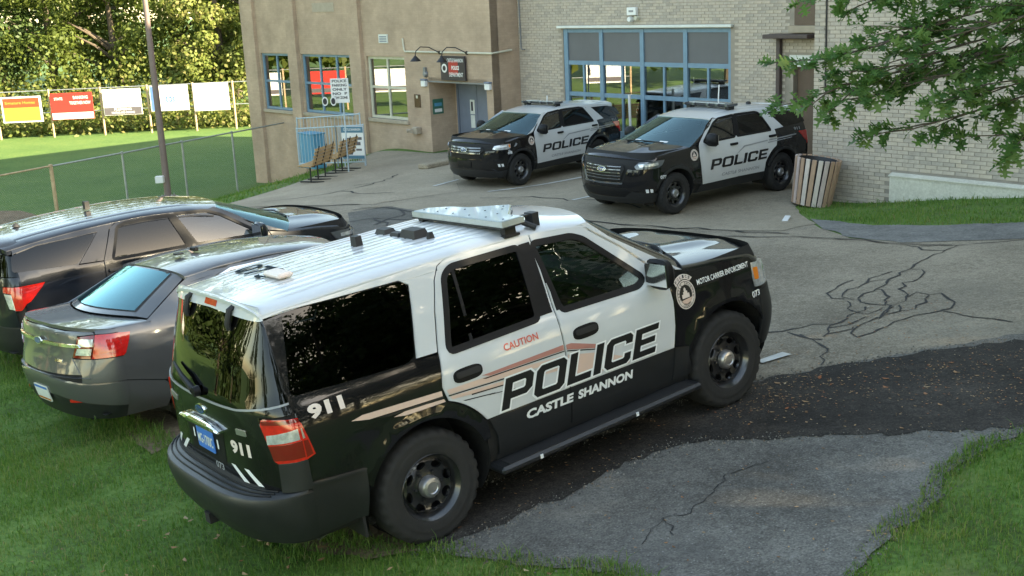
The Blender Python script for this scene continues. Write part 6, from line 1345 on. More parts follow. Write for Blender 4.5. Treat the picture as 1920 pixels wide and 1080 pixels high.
# ------------------------------------------------------------------ grey sedan
def build_sedan():
    root = empty('parked_sedan'); tag(root, 'dark grey sedan parked on the grass between the two big SUVs', 'car')
    hw = [(.22, .84), (.35, .92), (.5, .955), (.7, .968), (.9, .955), (1.0, .93), (1.06, .90), (1.12, .86), (1.3, .755), (1.44, .655), (1.50, .60)]
    def inset(x, z):
        i = 0
        if x > 2.2: i += .07 * ((x - 2.2) / 1.1) ** 2
        if x < -.1: i += .05 * ((-.1 - x) / .8) ** 2
        if z > 1.08: i += .08 * (z - 1.08) / .4 * max(0, x - 1.2) + .10 * (z - 1.08) / .4 * max(0, .6 - x)
        return i
    wb = 2.868; ra = .40; AR, AF = (0, .34, ra), (wb, .34, ra); U1, U2 = -.80, 3.25
    c = Car(root, hw, inset, U1, U2, [(.24, -1.12), (.4, -1.20), (.6, -1.235), (.70, -1.215), (.85, -1.18), (1.0, -1.17), (1.06, -1.16), (1.10, -1.12)], [(.2, 3.70), (.4, 3.85), (.6, 3.87), (.8, 3.80), (.92, 3.70)], 2.7, 2.4, (AR, AF), .016)
    G = M['grey_paint']; c.step = .09; c.shell(.24, 1.0); LR, LF = c.LR, c.LF
    zroof = mono([(.05, 1.385), (.5, 1.43), (1.0, 1.445), (1.5, 1.415), (1.72, 1.375)]); dt = lambda x: zroof(x) - .02
    xA = lambda k: 2.55 - .80 * k; zA = lambda k: 1.03 + (zroof(1.75) - .016 - 1.03) * k
    xC = lambda k: -.48 + .50 * k; zC = lambda k: 1.10 + (zroof(.05) - .016 - 1.10) * k
    for sg in (-1, 1):
        fw = rnd([(1.16, 1.105), (2.05, 1.075), (2.18, 1.085), (1.78, 1.29), (1.58, 1.355), (1.12, 1.38)], .03)
        d1 = c.sp('front_door', [(1.12, .34), (2.18, .34), (2.27, .6), (2.30, .95), (2.26, 1.06), (1.88, 1.30), (1.70, 1.375), (1.1, dt(1.1)), (1.12, 1.1)], G, sg, holes=[fw])
        c.gp('window', offset_poly(fw, .01), M['glass_mid'], sg, -.008, d1)
        rw = rnd([(.06, 1.125), (1.07, 1.105), (1.035, 1.38), (.55, 1.365), (.30, 1.285)], .03)
        d2 = c.sp('rear_door', [(1.105, .34), (1.105, 1.1), (1.085, dt(1.1)), (.50, dt(.5)), (.24, 1.30), (.02, 1.15), (.03, .95)] + [(.16, .86)] + arc(0, .34, .51, 62, 12, 8) + [(.51, .34)], G, sg, holes=[rw])
        c.gp('window', offset_poly(rw, .01), M['glass_dark'], sg, -.008, d2)
        top = [(.01, 1.135), (.24, 1.305), (.50, 1.385), (1.0, 1.398), (1.55, 1.375), (1.80, 1.30)]
        c.sp('chrome_trim', top + [(a, z - .02) for a, z in top[::-1]], M['chrome'], sg, off=.006, depth=.012)
        c.sp('pillar_cover', [(1.06, 1.11), (1.16, 1.11), (1.12, 1.375), (1.03, 1.375)], M['trim'], sg, off=.002, depth=.01)
        for hx, dd in ((1.30, d1), (.24, d2)): c.sp('door_handle', rnd([(hx - .09, .90), (hx + .09, .90), (hx + .09, .935), (hx - .09, .935)], .015), G, sg, off=.03, depth=.03, parent=dd)
        c.sp('sill', [(.44, .22), (2.45, .22), (2.30, .335), (.50, .335)], G, sg)
        q = [(.005, 1.145), (.22, 1.31), (.48, 1.395), (.10, 1.395), (xC(.8), zC(.8)), (xC(.5), zC(.5)), (xC(.2), zC(.2)), (-.52, 1.082), (U1, 1.07), (U1, .60), (-.45, .52)] + arc(0, .34, ra, 154, 22, 20) + [(.50, .40)] + arc(0, .34, .50, 10, 62, 8) + [(.15, .86), (.02, .95)]
        c.sp('quarter_panel', q, G, sg)
        c.sp('rear_bumper_side', [(U1, .24), (-.42, .24), (-.385, .44), (-.45, .51), (U1, .59)], G, sg)
        fen = [(2.19, .34), (2.28, .6), (2.315, .95), (2.275, 1.06), (2.45, 1.03), (2.8, .985), (3.1, .93), (3.15, .86), (U2, .80), (U2, .5)] + arc(wb, .34, ra, 20, 162, 20)
        c.sp('front_fender', fen, G, sg)
        c.sp('pillar', [(2.27, 1.07), (1.89, 1.31), (1.71, 1.385), (1.60, dt(1.6) + .004), (1.75, 1.385)] + [(xA(k), zA(k)) for k in (.8, .6, .4, .2, .04)], G, sg, depth=.05)
        mirror_part(root, sg, 2.02, 1.08, 1.04, G)
        hl = c.both('headlight', [(3.02, .915), (3.13, .82), (U2, .77), (U2, .90)], [(LF, .77), (LF, .90), (LF - .4, .86), (LF - .3, .76)], M['lens_clear'], sg, 'front', off=.005)
        # tail light: white inner block on the lid, red outer block
        tl = c.both('tail_light', [(U1, .83), (U1 + .02, .845), (U1 + .10, 1.02), (U1, 1.03)], [(LR, .83), (LR, 1.03), (LR - .22, 1.035), (LR - .29, .825)], M['lens_red'], sg, 'rear', off=.010, depth=.03)
        qd = [(LR - .235, 1.035), (LR - .42, 1.02), (LR - .52, .83), (LR - .305, .825)]; qd = [(-sg * a, z) for a, z in qd]; il = c.ep('inner_lens', qd[::-1] if sg < 0 else qd, M['lens_dark_red'], 'rear', off=.008, depth=.02, parent=tl)
        for (z0, z1, s0, s1) in ((.855, .915, .300, .465), (.935, 1.0, .27, .425)):
            qd = [(LR - s0, z0), (LR - s0 + .02, z1), (LR - s1 + .02, z1), (LR - s1 - .01, z0)]; qd = [(-sg * a, z) for a, z in qd]; c.ep('reverse_lens', qd if sg < 0 else qd[::-1], M['lens_clear'], 'rear', off=.012, depth=.004, parent=tl)
        qd = [(LR - .20, .87), (LR - .02, .885), (LR - .01, .99), (LR - .17, .99)]; qd = [(-sg * a, z) for a, z in qd]
        c.ep('lamp_block', qd if sg < 0 else qd[::-1], M['lens_red'], 'rear', off=.018, depth=.008, parent=tl)
        qd = [(-sg * a, z) for a, z in rnd([(LR - .62, .40), (LR - .42, .42), (LR - .42, .45), (LR - .62, .43)], .008)]; c.ep('reflector', qd if sg < 0 else qd[::-1], M['lens_red'], 'rear', off=.006, depth=.004)
        MB().tube([(-.90, sg * .60, .27), (-1.04, sg * .60, .265)], .045, 14, False).build('exhaust_pipe', M['chrome'], root, True)
    gate = c.ep('trunk_lid', [(0, .66), (LR - .42, .68), (LR - .54, .82), (LR - .44, 1.03), (LR - .23, 1.045), (LR - .24, 1.06), (0, 1.075)], G, 'rear', mirror=True)
    c.ep('chrome_bar', rnd([(-(LR - .40), .925), (LR - .40, .925), (LR - .42, .952), (-(LR - .42), .952)], .008), M['chrome'], 'rear', off=.022, depth=.02, parent=gate)
    em = c.ep('maker_emblem', [(.085 * math.cos(t), .94 + .036 * math.sin(t)) for t in [2 * math.pi * k / 20 for k in range(20)]], M['chrome'], 'rear', off=.03, depth=.01, parent=gate)
    c.ep('emblem_field', [(.073 * math.cos(t), .94 + .028 * math.sin(t)) for t in [2 * math.pi * k / 20 for k in range(20)]], M['badge_blue'], 'rear', off=.032, depth=0, parent=em)
    c.ep('model_badge', rnd([(.32, .775), (.45, .775), (.45, .80), (.32, .80)], .004), M['chrome'], 'rear', off=.006, depth=.004, parent=gate)
    for sg in (-1, 1):
        qd = [(LR, .60), (LR, .82), (LR - .30, .815), (LR - .52, .815), (LR - .40, .67), (LR - .40, .60)]; qd = [(-sg * a, z) for a, z in qd]; c.ep('rear_corner', qd if sg < 0 else qd[::-1], G, 'rear')
        qd = [(LR, 1.04), (LR, 1.07), (LR - .22, 1.075), (LR - .22, 1.045)]; qd = [(-sg * a, z) for a, z in qd]; c.ep('rear_shoulder', qd if sg < 0 else qd[::-1], G, 'rear')
    b = c.ep('rear_bumper', [(0, .46), (.35, .46), (LR - .25, .40), (LR, .36), (LR, .59), (LR - .40, .59), (0, .645)], G, 'rear', off=.01, depth=.04, mirror=True)
    c.ep('lower_bumper', [(0, .23), (LR, .23), (LR, .35), (LR - .25, .39), (.35, .45), (0, .45)], M['cladding'], 'rear', off=-.004, depth=.03, mirror=True, parent=b)
    pl = c.ep('licence_plate', rnd([(-.16, .37), (.16, .37), (.16, .52), (-.16, .52)], .01), M['plate_white'], 'rear', off=.022, depth=.01, parent=b)
    c.letter('plate_band', ([(0, 0), (1, 0), (1, 1), (0, 1)], [(0, 1, 2, 3)]), M['plate_blue'], None, -.15, .49, .30, .022, .0235, fn=c.rear, parent=pl)
    c.letter('plate_band', ([(0, 0), (1, 0), (1, 1), (0, 1)], [(0, 1, 2, 3)]), M['lens_amber'], None, -.15, .378, .30, .018, .0235, fn=c.rear, parent=pl)
    def step(i, j):
        v = 2 * j - 1; a = v * (LR - .3); p = c.rear(a, .645); return Vector((p.x - .012 + .075 * i, p.y, .648 + .012 * i))
    c.grid('bumper_step', step, 3, 30, G, b, flip=True)
    # deck, rear window, roof, windscreen, hood
    xdr = lambda v: U1 - (U1 - c.xr(1.075)) * prof(v, 2.7) + .01; xdf = lambda v: xC(0) - .24 * (1 - v * v)
    c.grid('trunk_deck', capfn(c, lambda x: 1.07 - .0 * x, lambda x: .035, xdr, xdf, 2.6), 16, 36, G, thick=.03)
    def rg(i, j):
        v = 2 * j - 1; k = i; ze = zC(k); ye = (c.sy(xC(k), ze) - .04); return Vector((xC(k) - (.24 - .18 * k) * (1 - v * v), v * ye, ze + ((1 - k) * .033 * prof(v, 2.6) + k * .07 * prof(v, 2.4) - .003)))
    c.grid('rear_surround', lambda i, j: rg(i, j) + Vector((0, 0, -.006)), 10, 16, G)
    rw_ = c.grid('rear_window', lambda i, j: rg(.10 + .86 * i, .5 + (j - .5) * (.80 - .04 * i)) + Vector((-.003, 0, .004)), 10, 16, M['glass_sky_teal'])
    c.grid('window_backing', lambda i, j: rg(.09 + .88 * i, .5 + (j - .5) * (.82 - .04 * i)) + Vector((-.001, 0, -.001)), 4, 8, M['interior'], rw_)
    bl = MB(); bl.box((-.12, -.14, 1.330), (-.02, .14, 1.345), None, .008); bl.build('brake_light', M['trim'], rw_)
    xrr = lambda v: xC(1) - .06 * (1 - v * v); xfr = lambda v: xA(1) + .18 * (1 - v * v)
    rf = c.grid('roof', capfn(c, lambda x: zroof(x) - .012, lambda x: .075, xrr, xfr, 2.4), 24, 48, G, thick=.03)
    c.grid('headliner', capfn(c, lambda x: zroof(x) - .06, lambda x: .07, lambda v: xrr(v) + .03, lambda v: xfr(v) - .03, 2.4), 6, 12, M['interior'], rf, flip=True)
    def ws(i, j):
        v = 2 * j - 1; k = i; ze = zA(k); ye = c.sy(xA(k), ze) - .012; return Vector((xA(k) + (.36 - .18 * k) * (1 - v * v), v * ye, ze + ((1 - k) * .075 * prof(v, 2.6) + k * .07 * prof(v, 2.4) - .004)))
    c.grid('windscreen', ws, 8, 14, M['glass_clear'], flip=True)
    zh = mono([(2.4, 1.04), (2.8, .985), (3.1, .93), (3.3, .88)])
    c.grid('hood', capfn(c, lambda x: zh(min(x, 3.2)) - .005, lambda x: .085 * min(1, max(.3, (3.8 - x) / .6)), lambda v: 2.52 + .36 * (1 - v * v), lambda v: U2 - .05 + (c.xf(.9) - U2) * prof(v, 2.4), 2.6, None, .04), 20, 32, G, thick=.03)
    c.ep('front_bumper', [(0, .22), (LF, .22), (LF, .76), (LF - .34, .75), (0, .80)], G, 'front', mirror=True)
    MB().box((-.45, -.70, .80), (2.2, .70, .85)).build('cabin_floor', M['interior'], root)
    MB().box((-.45, -.62, .95), (-.05, .62, 1.06), None, .04).build('parcel_shelf', M['interior'], root, True)
    MB().box((1.95, -.74, .85), (2.6, .74, 1.02), None, .06).build('dashboard', M['interior'], root, True)
    seats(c, root, (1.15, .12), .72, hh=.50)
    for x in (0, wb):
        for sg in (-1, 1): tyre_wheel(root, x, sg * .93, sg, .345, .225, .235, 'spoke', M['rim_alloy'], .345)
    an = MB().lathe([(.055, 1.508), (.05, 1.52), (.001, 1.525)], 14, Matrix.Translation((.30, -.05, 0))).build('roof_antenna', M['trim'], None, True); tag(an, 'flat round black antenna disc on the grey sedan roof', 'antenna'); equip.append((an, root))
    an = MB().box((.48, -.05, 1.505), (.53, .06, 1.545), None, .008).build('roof_antenna', M['trim'], None); tag(an, 'small grey block antenna on the sedan roof nearer its windscreen', 'antenna'); equip.append((an, root))
    return root
# ------------------------------------------------------------------ vehicles in place
ex = build_expedition()
a_, _ = build_midsuv(2020, True, 'black and white police SUV parked nearer, beside the slatted bin', '077'); place_car(a_, 4.84, 23.75, -.32, 218.5)
b_, _ = build_midsuv(2016, True, 'black and white police SUV parked farther, by the entrance door', '075'); place_car(b_, 1.66, 29.98, -.68, 225.3, 0, 0, .98)
l_, _ = build_midsuv(2020, False, 'plain dark navy SUV at left edge behind the grey sedan', ''); place_car(l_, -5.34, 13.72, -.19, 39.7, 0.6, 0, .965)
t_ = build_sedan(); place_car(t_, -3.56, 11.36, -.13, 43, -1, -3.5)
bpy.context.view_layer.update()
for e_, rt in equip: e_.matrix_world = rt.matrix_world
# ------------------------------------------------------------------ street furniture
M['slat_tan'] = P('slat_tan', (.40, .255, .175), .6, var=.16, scale=7, bmp=.1)
M['slat_pale'] = P('slat_pale', (.55, .47, .42), .6, var=.14, scale=7, bmp=.1)
M['slat_pink'] = P('slat_pink', (.50, .40, .37), .6, var=.12, scale=7, bmp=.1)
M['bench_wood'] = P('bench_wood', (.42, .27, .13), .55, var=.25, scale=12, bmp=.2)
M['galv'] = P('galvanised', (.34, .36, .36), .45, .6, var=.2, scale=10)
M['rust_post'] = P('rusty_post', (.42, .30, .19), .6, .2, var=.35, scale=6)
M['pole_paint'] = P('pole_paint', (.17, .125, .115), .5, .1, var=.15, scale=4)
M['pale_blue'] = P('pale_blue_rail', (.36, .45, .50), .5, var=.15, scale=8)
M['white_sign'] = P('white_sign', (.66, .66, .65), .5, var=.04, scale=2)
M['yellow_sign'] = P('yellow_sign', (.50, .27, .05), .5); M['orange_sign'] = P('orange_sign', (.42, .055, .022), .5); M['blue_sign'] = P('blue_sign', (.07, .16, .42), .5); M['grey_sign'] = P('grey_sign', (.10, .09, .10), .5); M['teal_board'] = P('teal_board', (.05, .16, .24), .5)
# slatted bin: sixteen or so boards round a dark drum, leaning a little
b = empty('litter_bin', (5.70, 21.75, hgt(5.70, 21.75) + .012)); b.rotation_euler = (R(1), R(8), 0); b.scale = (.83, .83, .92); tag(b, 'round litter bin of upright tan wooden slats by brick wall', 'bin')
MB().lathe([(.001, .03), (.40, .03), (.46, .93), (.42, .95), (.40, .90), (.36, .2), (.001, .2)], 28).build('drum', M['gun_black'], b, True)
for k in range(22):
    a = 2 * math.pi * k / 22; Mx = Matrix.Rotation(a, 4, 'Z') @ Matrix.Translation((.425, 0, .0)) @ Matrix.Rotation(R(4.2), 4, 'Y')
    mb = MB(); mb.box((-.012, -.048, .02), (.018, .048, .97), Mx, .004)
    ca = math.cos(a - R(205)); mt = ('slat_pale', 'slat_pink', 'slat_tan')[(k * 7 + k // 3) % 3] if ca > .2 else 'slat_tan'
    mb.build('slat', M[mt], b)
for z in (.10, .86): MB().lathe([(.42 + .05 * z, z), (.435 + .05 * z, z), (.435 + .05 * z, z + .04), (.42 + .05 * z, z + .04)], 28, None, True).build('hoop', M['gun_black'], b)
# two slatted benches in line
def bench(x, y, ang, label):
    e = empty('park_bench', (x, y, hgt(x, y) + .02), R(ang)); tag(e, label, 'bench', 'benches beside the railing')
    # local x along the bench, +y seat front
    for k in range(5): MB().box((-.62, .05 + k * .085, .42 + .004 * k), (.62, .118 + k * .085, .45 + .004 * k), None, .005).build('seat_slat', M['bench_wood'], e)
    for k in range(5):
        Mx = Matrix.Translation((0, .0 - .03 * k, .50 + k * .095)) @ Matrix.Rotation(R(-14), 4, 'X'); mb = MB(); mb.box((-.62, -.014, -.038), (.62, .014, .038), Mx, .005); mb.build('back_slat', M['bench_wood'], e)
    for s_ in (-.45, 0, .45):
        mb = MB(); mb.tube([(s_, .16, .0), (s_, .16, .41)], .022, 8); mb.box((s_ - .02, .0, .40), (s_ + .02, .48, .42)); mb.tube([(s_, .02, .41), (s_, -.17, .98)], .016, 8); mb.build('stand', M['gun_black'], e)
        MB().box((s_ - .025, -.22, -.015), (s_ + .025, .48, .02), None, .005).build('foot_bar', M['gun_black'], e)
    return e
bench(-5.03, 32.05, 73 , 'wooden slatted bench nearer the camera of the two by the railing')
bench(-4.55, 33.45, 73, 'wooden slatted bench nearer the entrance of the two by the railing')
# railing of thin pickets
def picket_fence(pts, z0s, h, label, n):
    e = empty('railing', (pts[0][0], pts[0][1], z0s[0])); tag(e, label, 'railing'); o = Vector((pts[0][0], pts[0][1], z0s[0]))
    for i in range(len(pts) - 1):
        a = Vector((pts[i][0], pts[i][1], z0s[i])) - o; c_ = Vector((pts[i + 1][0], pts[i + 1][1], z0s[i + 1])) - o
        for zz in (.12, h): MB().tube([a + Vector((0, 0, zz)), c_ + Vector((0, 0, zz))], .022, 6).build('rail', M['pale_blue'], e)
        for k in range(n + 1):
            p = a.lerp(c_, k / n); big = k in (0, n)
            MB().tube([p + Vector((0, 0, 0 if big else .12)), p + Vector((0, 0, h + (.04 if big else 0)))], .024 if big else .009, 6).build('post' if big else 'picket', M['pale_blue'], e)
picket_fence([(-6.35, 36.0), (-5.05, 35.2), (-4.15, 34.6)], [-1.25, -1.15, -1.08], 1.20, 'pale metal picket railing near the benches below the windows', 12)
picket_fence([(-6.6, 37.6), (-4.35, 35.6)], [-1.35, -1.1], 1.45, 'second pale picket railing behind, against the brown wall', 18)
e = empty('utility_cabinet', (-5.95, 36.25, -1.30), R(-50)); tag(e, 'bright blue utility cabinet behind the pale railing', 'cabinet'); MB().box((-.40, -.22, 0), (.40, .22, 1.05), None, .02).build('body', M['panel_blue'], e); MB().box((-.36, -.228, .06), (.36, -.222, .98)).build('door', M['panel_blue'], e); MB().box((-.42, -.24, 1.05), (.42, .24, 1.09), None, .01).build('lid', M['panel_blue'], e)
# information board on the railing
e = empty('notice_board', (-4.47, 34.55, -1.05), R(-20)); tag(e, 'white notice board with dark teal header fixed to railing behind benches', 'sign')
MB().box((-.36, -.02, .20), (.36, .02, 1.15), None, .008).build('panel', M['white_sign'], e); MB().box((-.355, -.026, .97), (.355, -.021, 1.145)).build('header', M['teal_board'], e); MB().box((-.355, -.026, .205), (.355, -.021, .30)).build('footer', M['teal_board'], e)
for k, (x, z, w_, h_) in enumerate(((-.24, .72, .22, .10), (.05, .76, .25, .08), (-.05, .60, .30, .10), (-.28, .45, .20, .07), (.10, .44, .18, .06))): MB().box((x, -.026, z), (x + w_, -.021, z + h_)).build('picture', M['grey_sign'], e)
V, F = text2d('CASTLE SHANNON', .02); mesh('lettering', [Vector((-.28 + a * .56, -.029, 1.03 + b * .07)) for a, b in V], F, M['white_sign'], e)
for s_ in (-.33, .33): MB().tube([(s_, .03, -.05), (s_, .03, 1.2)], .018, 6).build('post', M['pale_blue'], e)
# white sign on a post
e = empty('post_sign', (-4.55, 33.2, hgt(-4.55, 33.2)), R(-8)); tag(e, 'white printed sign on a thin post before the blue window', 'sign')
MB().tube([(.06, .03, 0), (.06, .03, 2.62)], .022, 8).build('post', M['pale_blue'], e); MB().box((-.26, -.012, 1.96), (.26, .012, 2.64), None, .006).build('panel', M['white_sign'], e)
for i, s_ in enumerate(('POLICE', 'PARKING', 'ONLY', 'NO  P', 'TOW ZONE')):
    V, F = text2d(s_, .03); mesh('lettering', [Vector((-.21 + a * .42, -.0145, 2.53 - i * .115 + b * .075)) for a, b in V], F, M['sign_dark'], e)
for k in (0, 1):
    o = MB().lathe([(.001, 0), (.085, 0), (.085, .01), (.001, .01)], 20, Matrix.Translation((-.44 + k * .24, -.04, 2.02)) @ Matrix.Rotation(R(90), 4, 'X') @ Matrix.Scale(1.5, 4, (0, 1, 0))).build('round_plate', M['white_sign'], e)
    MB().lathe([(.001, 0), (.06, 0), (.06, .004), (.001, .004)], 16, Matrix.Translation((-.44 + k * .24, -.052, 2.02)) @ Matrix.Rotation(R(90), 4, 'X') @ Matrix.Scale(1.5, 4, (0, 1, 0))).build('round_mark', M['sign_dark'], e)
# lamp post on concrete footing
z = hgt(-10.9, 37.4); e = empty('lamp_post', (-10.9, 37.4, z)); tag(e, 'tall dark brown lamp post on concrete footing beside the fence', 'lamp post')
MB().lathe([(.36, -.6), (.36, .42), (.33, .46), (.001, .46)], 20).build('footing', M['concrete_wall'], e, True)
MB().box((-.20, -.20, .46), (.20, .20, .50), None, .01).build('base_plate', M['pole_paint'], e)
for k in range(4): MB().lathe([(.025, .50), (.02, .56), (.001, .56)], 8, Matrix.Translation((.15 * (1 if k % 2 else -1), .15 * (1 if k > 1 else -1), 0))).build('anchor_bolt', M['galv'], e)
MB().tube([(0, 0, .5), (0, 0, 4), (0, 0, 9)], [.115, .10, .07], 12).build('pole', M['pole_paint'], e, True); MB().box((-.1, -.9, 8.9), (.1, .3, 9.05), None, .03).build('lamp_head', M['pole_paint'], e)
cb = MB().box((-.13, -.10, -.10), (.13, .10, .12), None, .015).build('junction_box', M['white_sign'], None); cb.location = (-11.05, 37.22, z + 1.05); tag(cb, 'small white box strapped to the lamp post near its foot', 'box')
# chain link fence: posts, rail and woven wire
fp = [(-7.4, 44.4), (-9.42, 40.7), (-10.6, 38.6), (-11.85, 36.3), (-13.2, 34.0), (-15.0, 30.8), (-16.6, 27.9), (-18.2, 25)]
fz = [hgt(*p) for p in fp]; ztop = -.58
e = empty('chain_link_fence', (fp[1][0], fp[1][1], fz[1])); tag(e, 'grey chain link fence between the lot bank and the playing field', 'fence'); o0 = Vector((fp[1][0], fp[1][1], fz[1]))
for i, p in enumerate(fp):
    tan = i == 4; MB().tube([Vector((p[0], p[1], fz[i] - .1)) - o0, Vector((p[0], p[1], ztop + .05)) - o0], .055 if tan else .035, 10).build('post', M['rust_post'] if tan else M['galv'], e, True)
    if i < len(fp) - 1: MB().tube([Vector((p[0], p[1], ztop)) - o0, Vector((fp[i + 1][0], fp[i + 1][1], ztop - .01)) - o0], .026, 8).build('top_rail', M['rust_post'] if i >= 4 else M['galv'], e, True)
v = []; f = []
for i in range(len(fp) - 1):
    a, c_ = Vector((fp[i][0], fp[i][1])), Vector((fp[i + 1][0], fp[i + 1][1])); L = (c_ - a).length; d = (c_ - a) / L; zb = max(fz[i], fz[i + 1]) - .25; H = ztop - zb; w_ = .0016
    s_ = -H
    while s_ < L:
        for dr in (1, -1):
            # a wire leaning 45 degrees
            u0, u1 = (s_, s_ + H); za, zc = (zb, ztop) if dr > 0 else (ztop, zb)
            t0 = max(0, -u0 / H); t1 = min(1, (L - u0) / H)
            if t1 > t0:
                n = len(v)
                for t in (t0, t1):
                    q = a + d * (u0 + H * t); zz = za + (zc - za) * t
                    v += [Vector((q.x, q.y, zz - w_)) - o0, Vector((q.x, q.y, zz + w_)) - o0]
                f.append((n, n + 2, n + 3, n + 1))
        s_ += .075
mw = mesh('wire_mesh', v, f, M['galv'], e); mw['kind'] = 'stuff'
# outfield fence with sponsor boards
e = empty('outfield_fence', (-20, 64.7, -3)); tag(e, 'post and rail fence carrying the sponsor boards across the field', 'fence'); 
for x in (-30.2, -27.6, -24.68, -21.88, -19.33, -16.85, -14.68, -12.6, -10.4, -8.2): MB().tube([(x + 20, 0, -.2), (x + 20, 0, 2.62)], .06, 8).build('post', M['rust_post'], e, True)
for z in (1.35, 2.55): MB().tube([(-11, 0, z), (12, 0, z)], .03, 6).build('rail', M['galv'], e, True)
def board(x0, x1, z0, z1, label, bands, words=()):
    xc = (x0 + x1) / 2; e = empty('sponsor_board', (xc, 64.5, z0)); tag(e, label, 'sign', 'sponsor boards on the outfield fence'); w_, h_ = (x1 - x0) / 2, z1 - z0
    MB().box((-w_, -.02, 0), (w_, .02, h_), None, .008).build('panel', M[bands[0][2]], e)
    for (b0, b1, m_, *xx) in bands[1:]:
        xa, xb = (xx if xx else (-1, 1)); MB().box((xa * w_ * .97, -.027, b0 * h_), (xb * w_ * .97, -.021, b1 * h_)).build('print', M[m_], e)
    for (s_, x, z, ww, hh, m_) in words:
        V, F = text2d(s_, .02); mesh('lettering', [Vector((x * w_ + a * ww * w_, -.031, (z + b_ * hh) * h_)) for a, b_ in V], F, M[m_], e)
board(-27.25, -25.07, -2.10, -.70, 'leftmost sponsor board, pale frame with orange and yellow halves', [(0, 1, 'white_sign'), (.06, .58, 'yellow_sign', -.93, .93), (.58, .94, 'orange_sign', -.93, .93)], [('Signature Homes', -.8, .68, 1.5, .14, 'yellow_sign')])
board(-24.57, -22.27, -2.05, -.62, 'red sponsor board with white strip at its foot', [(0, 1, 'sign_red'), (.02, .26, 'white_sign')], [('STATE', -.8, .74, .4, .1, 'white_sign'), ('BANKING', .1, .76, .7, .12, 'white_sign'), ('TOGETHER NOW', -.1, .56, 1.0, .12, 'white_sign')])
board(-21.72, -19.64, -1.94, -.53, 'white sponsor board with dark grey lower third', [(0, 1, 'white_sign'), (.02, .30, 'grey_sign')], [('PLUMBING', -.45, .18, .9, .09, 'white_sign'), ('HEATING AND COOLING', -.6, .06, 1.2, .08, 'white_sign')])
board(-19.15, -17.07, -1.83, -.47, 'white sponsor board with blue end hidden behind the lamp post', [(0, 1, 'white_sign'), (.02, .98, 'blue_sign', -.98, -.72)], [('tds', -.2, .35, .5, .3, 'blue_sign')])
board(-16.80, -14.87, -1.92, -.44, 'plain white sponsor board nearest the brown building', [(0, 1, 'white_sign')])
e = empty('outfield_fence', (-37, 50, -3)); tag(e, 'outfield fence turning along the far left side of the field', 'fence')
for y in range(-16, 19, 4): MB().tube([(0, y, -.2), (0, y, 2.62)], .06, 8).build('post', M['rust_post'], e, True)
for z in (1.35, 2.55): MB().tube([(0, -16, z), (0, 18, z)], .03, 6).build('rail', M['galv'], e, True)
for k, (y, m_, lb) in enumerate(((35.5, 'white_sign', 'white sponsor board first on the left side fence'), (39.3, 'sign_red', 'red sponsor board second on the left side fence'), (43.2, 'white_sign', 'white sponsor board third on the left side fence'), (47.2, 'white_sign', 'white sponsor board fourth on the left side fence'), (51.2, 'sign_red', 'red sponsor board fifth on the left side fence'), (55.3, 'white_sign', 'white sponsor board last on the left side fence'))):
    b_ = empty('sponsor_board', (-36.85, y, -2.0)); tag(b_, lb, 'sign', 'sponsor boards on the side fence'); MB().box((-.02, -1.2, 0), (.02, 1.2, 1.4), None, .008).build('panel', M[m_], b_); MB().box((.021, -1.1, .1), (.027, 1.1, .35)).build('print', M['grey_sign'], b_)
# pipes by the garage doors
mb = MB(); p0 = Vector((3.12, 32.6)); zz = hgt(3.12, 32.6); mb.tube([(3.12, 32.6, zz), (3.14, 32.6, zz + .75), (3.10, 32.62, zz + .84), (3.0, 32.65, zz + .88), (2.9, 32.7, zz + .86)], .03, 10)
o = mb.build('pipe_handrail', M['cream_frame'], None, True); tag(o, 'bent cream pipe handrail behind the SUV by the garage doors', 'handrail')
w0 = W3(-21.05, 21.9); o = MB().tube([(w0.x, w0.y, hgt(w0.x, w0.y)), (w0.x - .03, w0.y, 1.05)], .035, 10).build('white_pole', M['white_sign'], None, True); tag(o, 'upright white pole standing before the blue garage doors', 'pole')
# low concrete wedge and a scrap by the lot edge
o = MB().box((-.55, -.18, 0), (.55, .18, .14), None, .03).build('wheel_stop', M['concrete'], None); o.location = (-1.95, 32.3, hgt(-1.95, 32.3) + .01); o.rotation_euler = (0, 0, R(52)); tag(o, 'low concrete wheel stop left of the SUV by the entrance', 'wheel stop')
o = MB().box((-.05, -.22, 0), (.05, .22, .02), None, .008).build('paper_scrap', M['white_sign'], None); o.location = (4.72, 19.6, hgt(4.72, 19.6) + .025); o.rotation_euler = (0, 0, R(-20)); tag(o, 'white scrap lying on the asphalt near the slatted bin', 'litter')
# ------------------------------------------------------------------ trees
def quads_mesh(name, C, S, N, tone, mat, parent, shape='leaf', seed=0):
    """C centres, S sizes, N normals (n,3) -> one mesh of small bent leaf faces"""
    rs = np.random.RandomState(seed); n = len(C); up = rs.normal(size=(n, 3)); A = np.cross(N, up); A /= np.linalg.norm(A, axis=1)[:, None] + 1e-9; Bv = np.cross(N, A)
    prof_ = np.array([(-.5, 0, 0), (0, -.34, .06), (.5, 0, -.10), (0, .34, .06)]); V = np.zeros((n, 4, 3))
    for k, (a, b, c_) in enumerate(prof_): V[:, k] = C + S[:, None] * (a * A + b * Bv + c_ * N)
    me = bpy.data.meshes.new(name); me.vertices.add(n * 4); me.vertices.foreach_set('co', V.reshape(-1)); L = np.arange(n * 4, dtype=np.int32)
    me.loops.add(n * 4); me.loops.foreach_set('vertex_index', L); me.polygons.add(n); me.polygons.foreach_set('loop_start', np.arange(0, 4 * n, 4, dtype=np.int32)); me.polygons.foreach_set('loop_total', np.full(n, 4, np.int32))
    at = me.attributes.new('tone', 'FLOAT', 'POINT'); at.data.foreach_set('value', np.repeat(tone, 4)); me.materials.append(mat); me.update(calc_edges=True)
    return link(bpy.data.objects.new(name, me), parent)
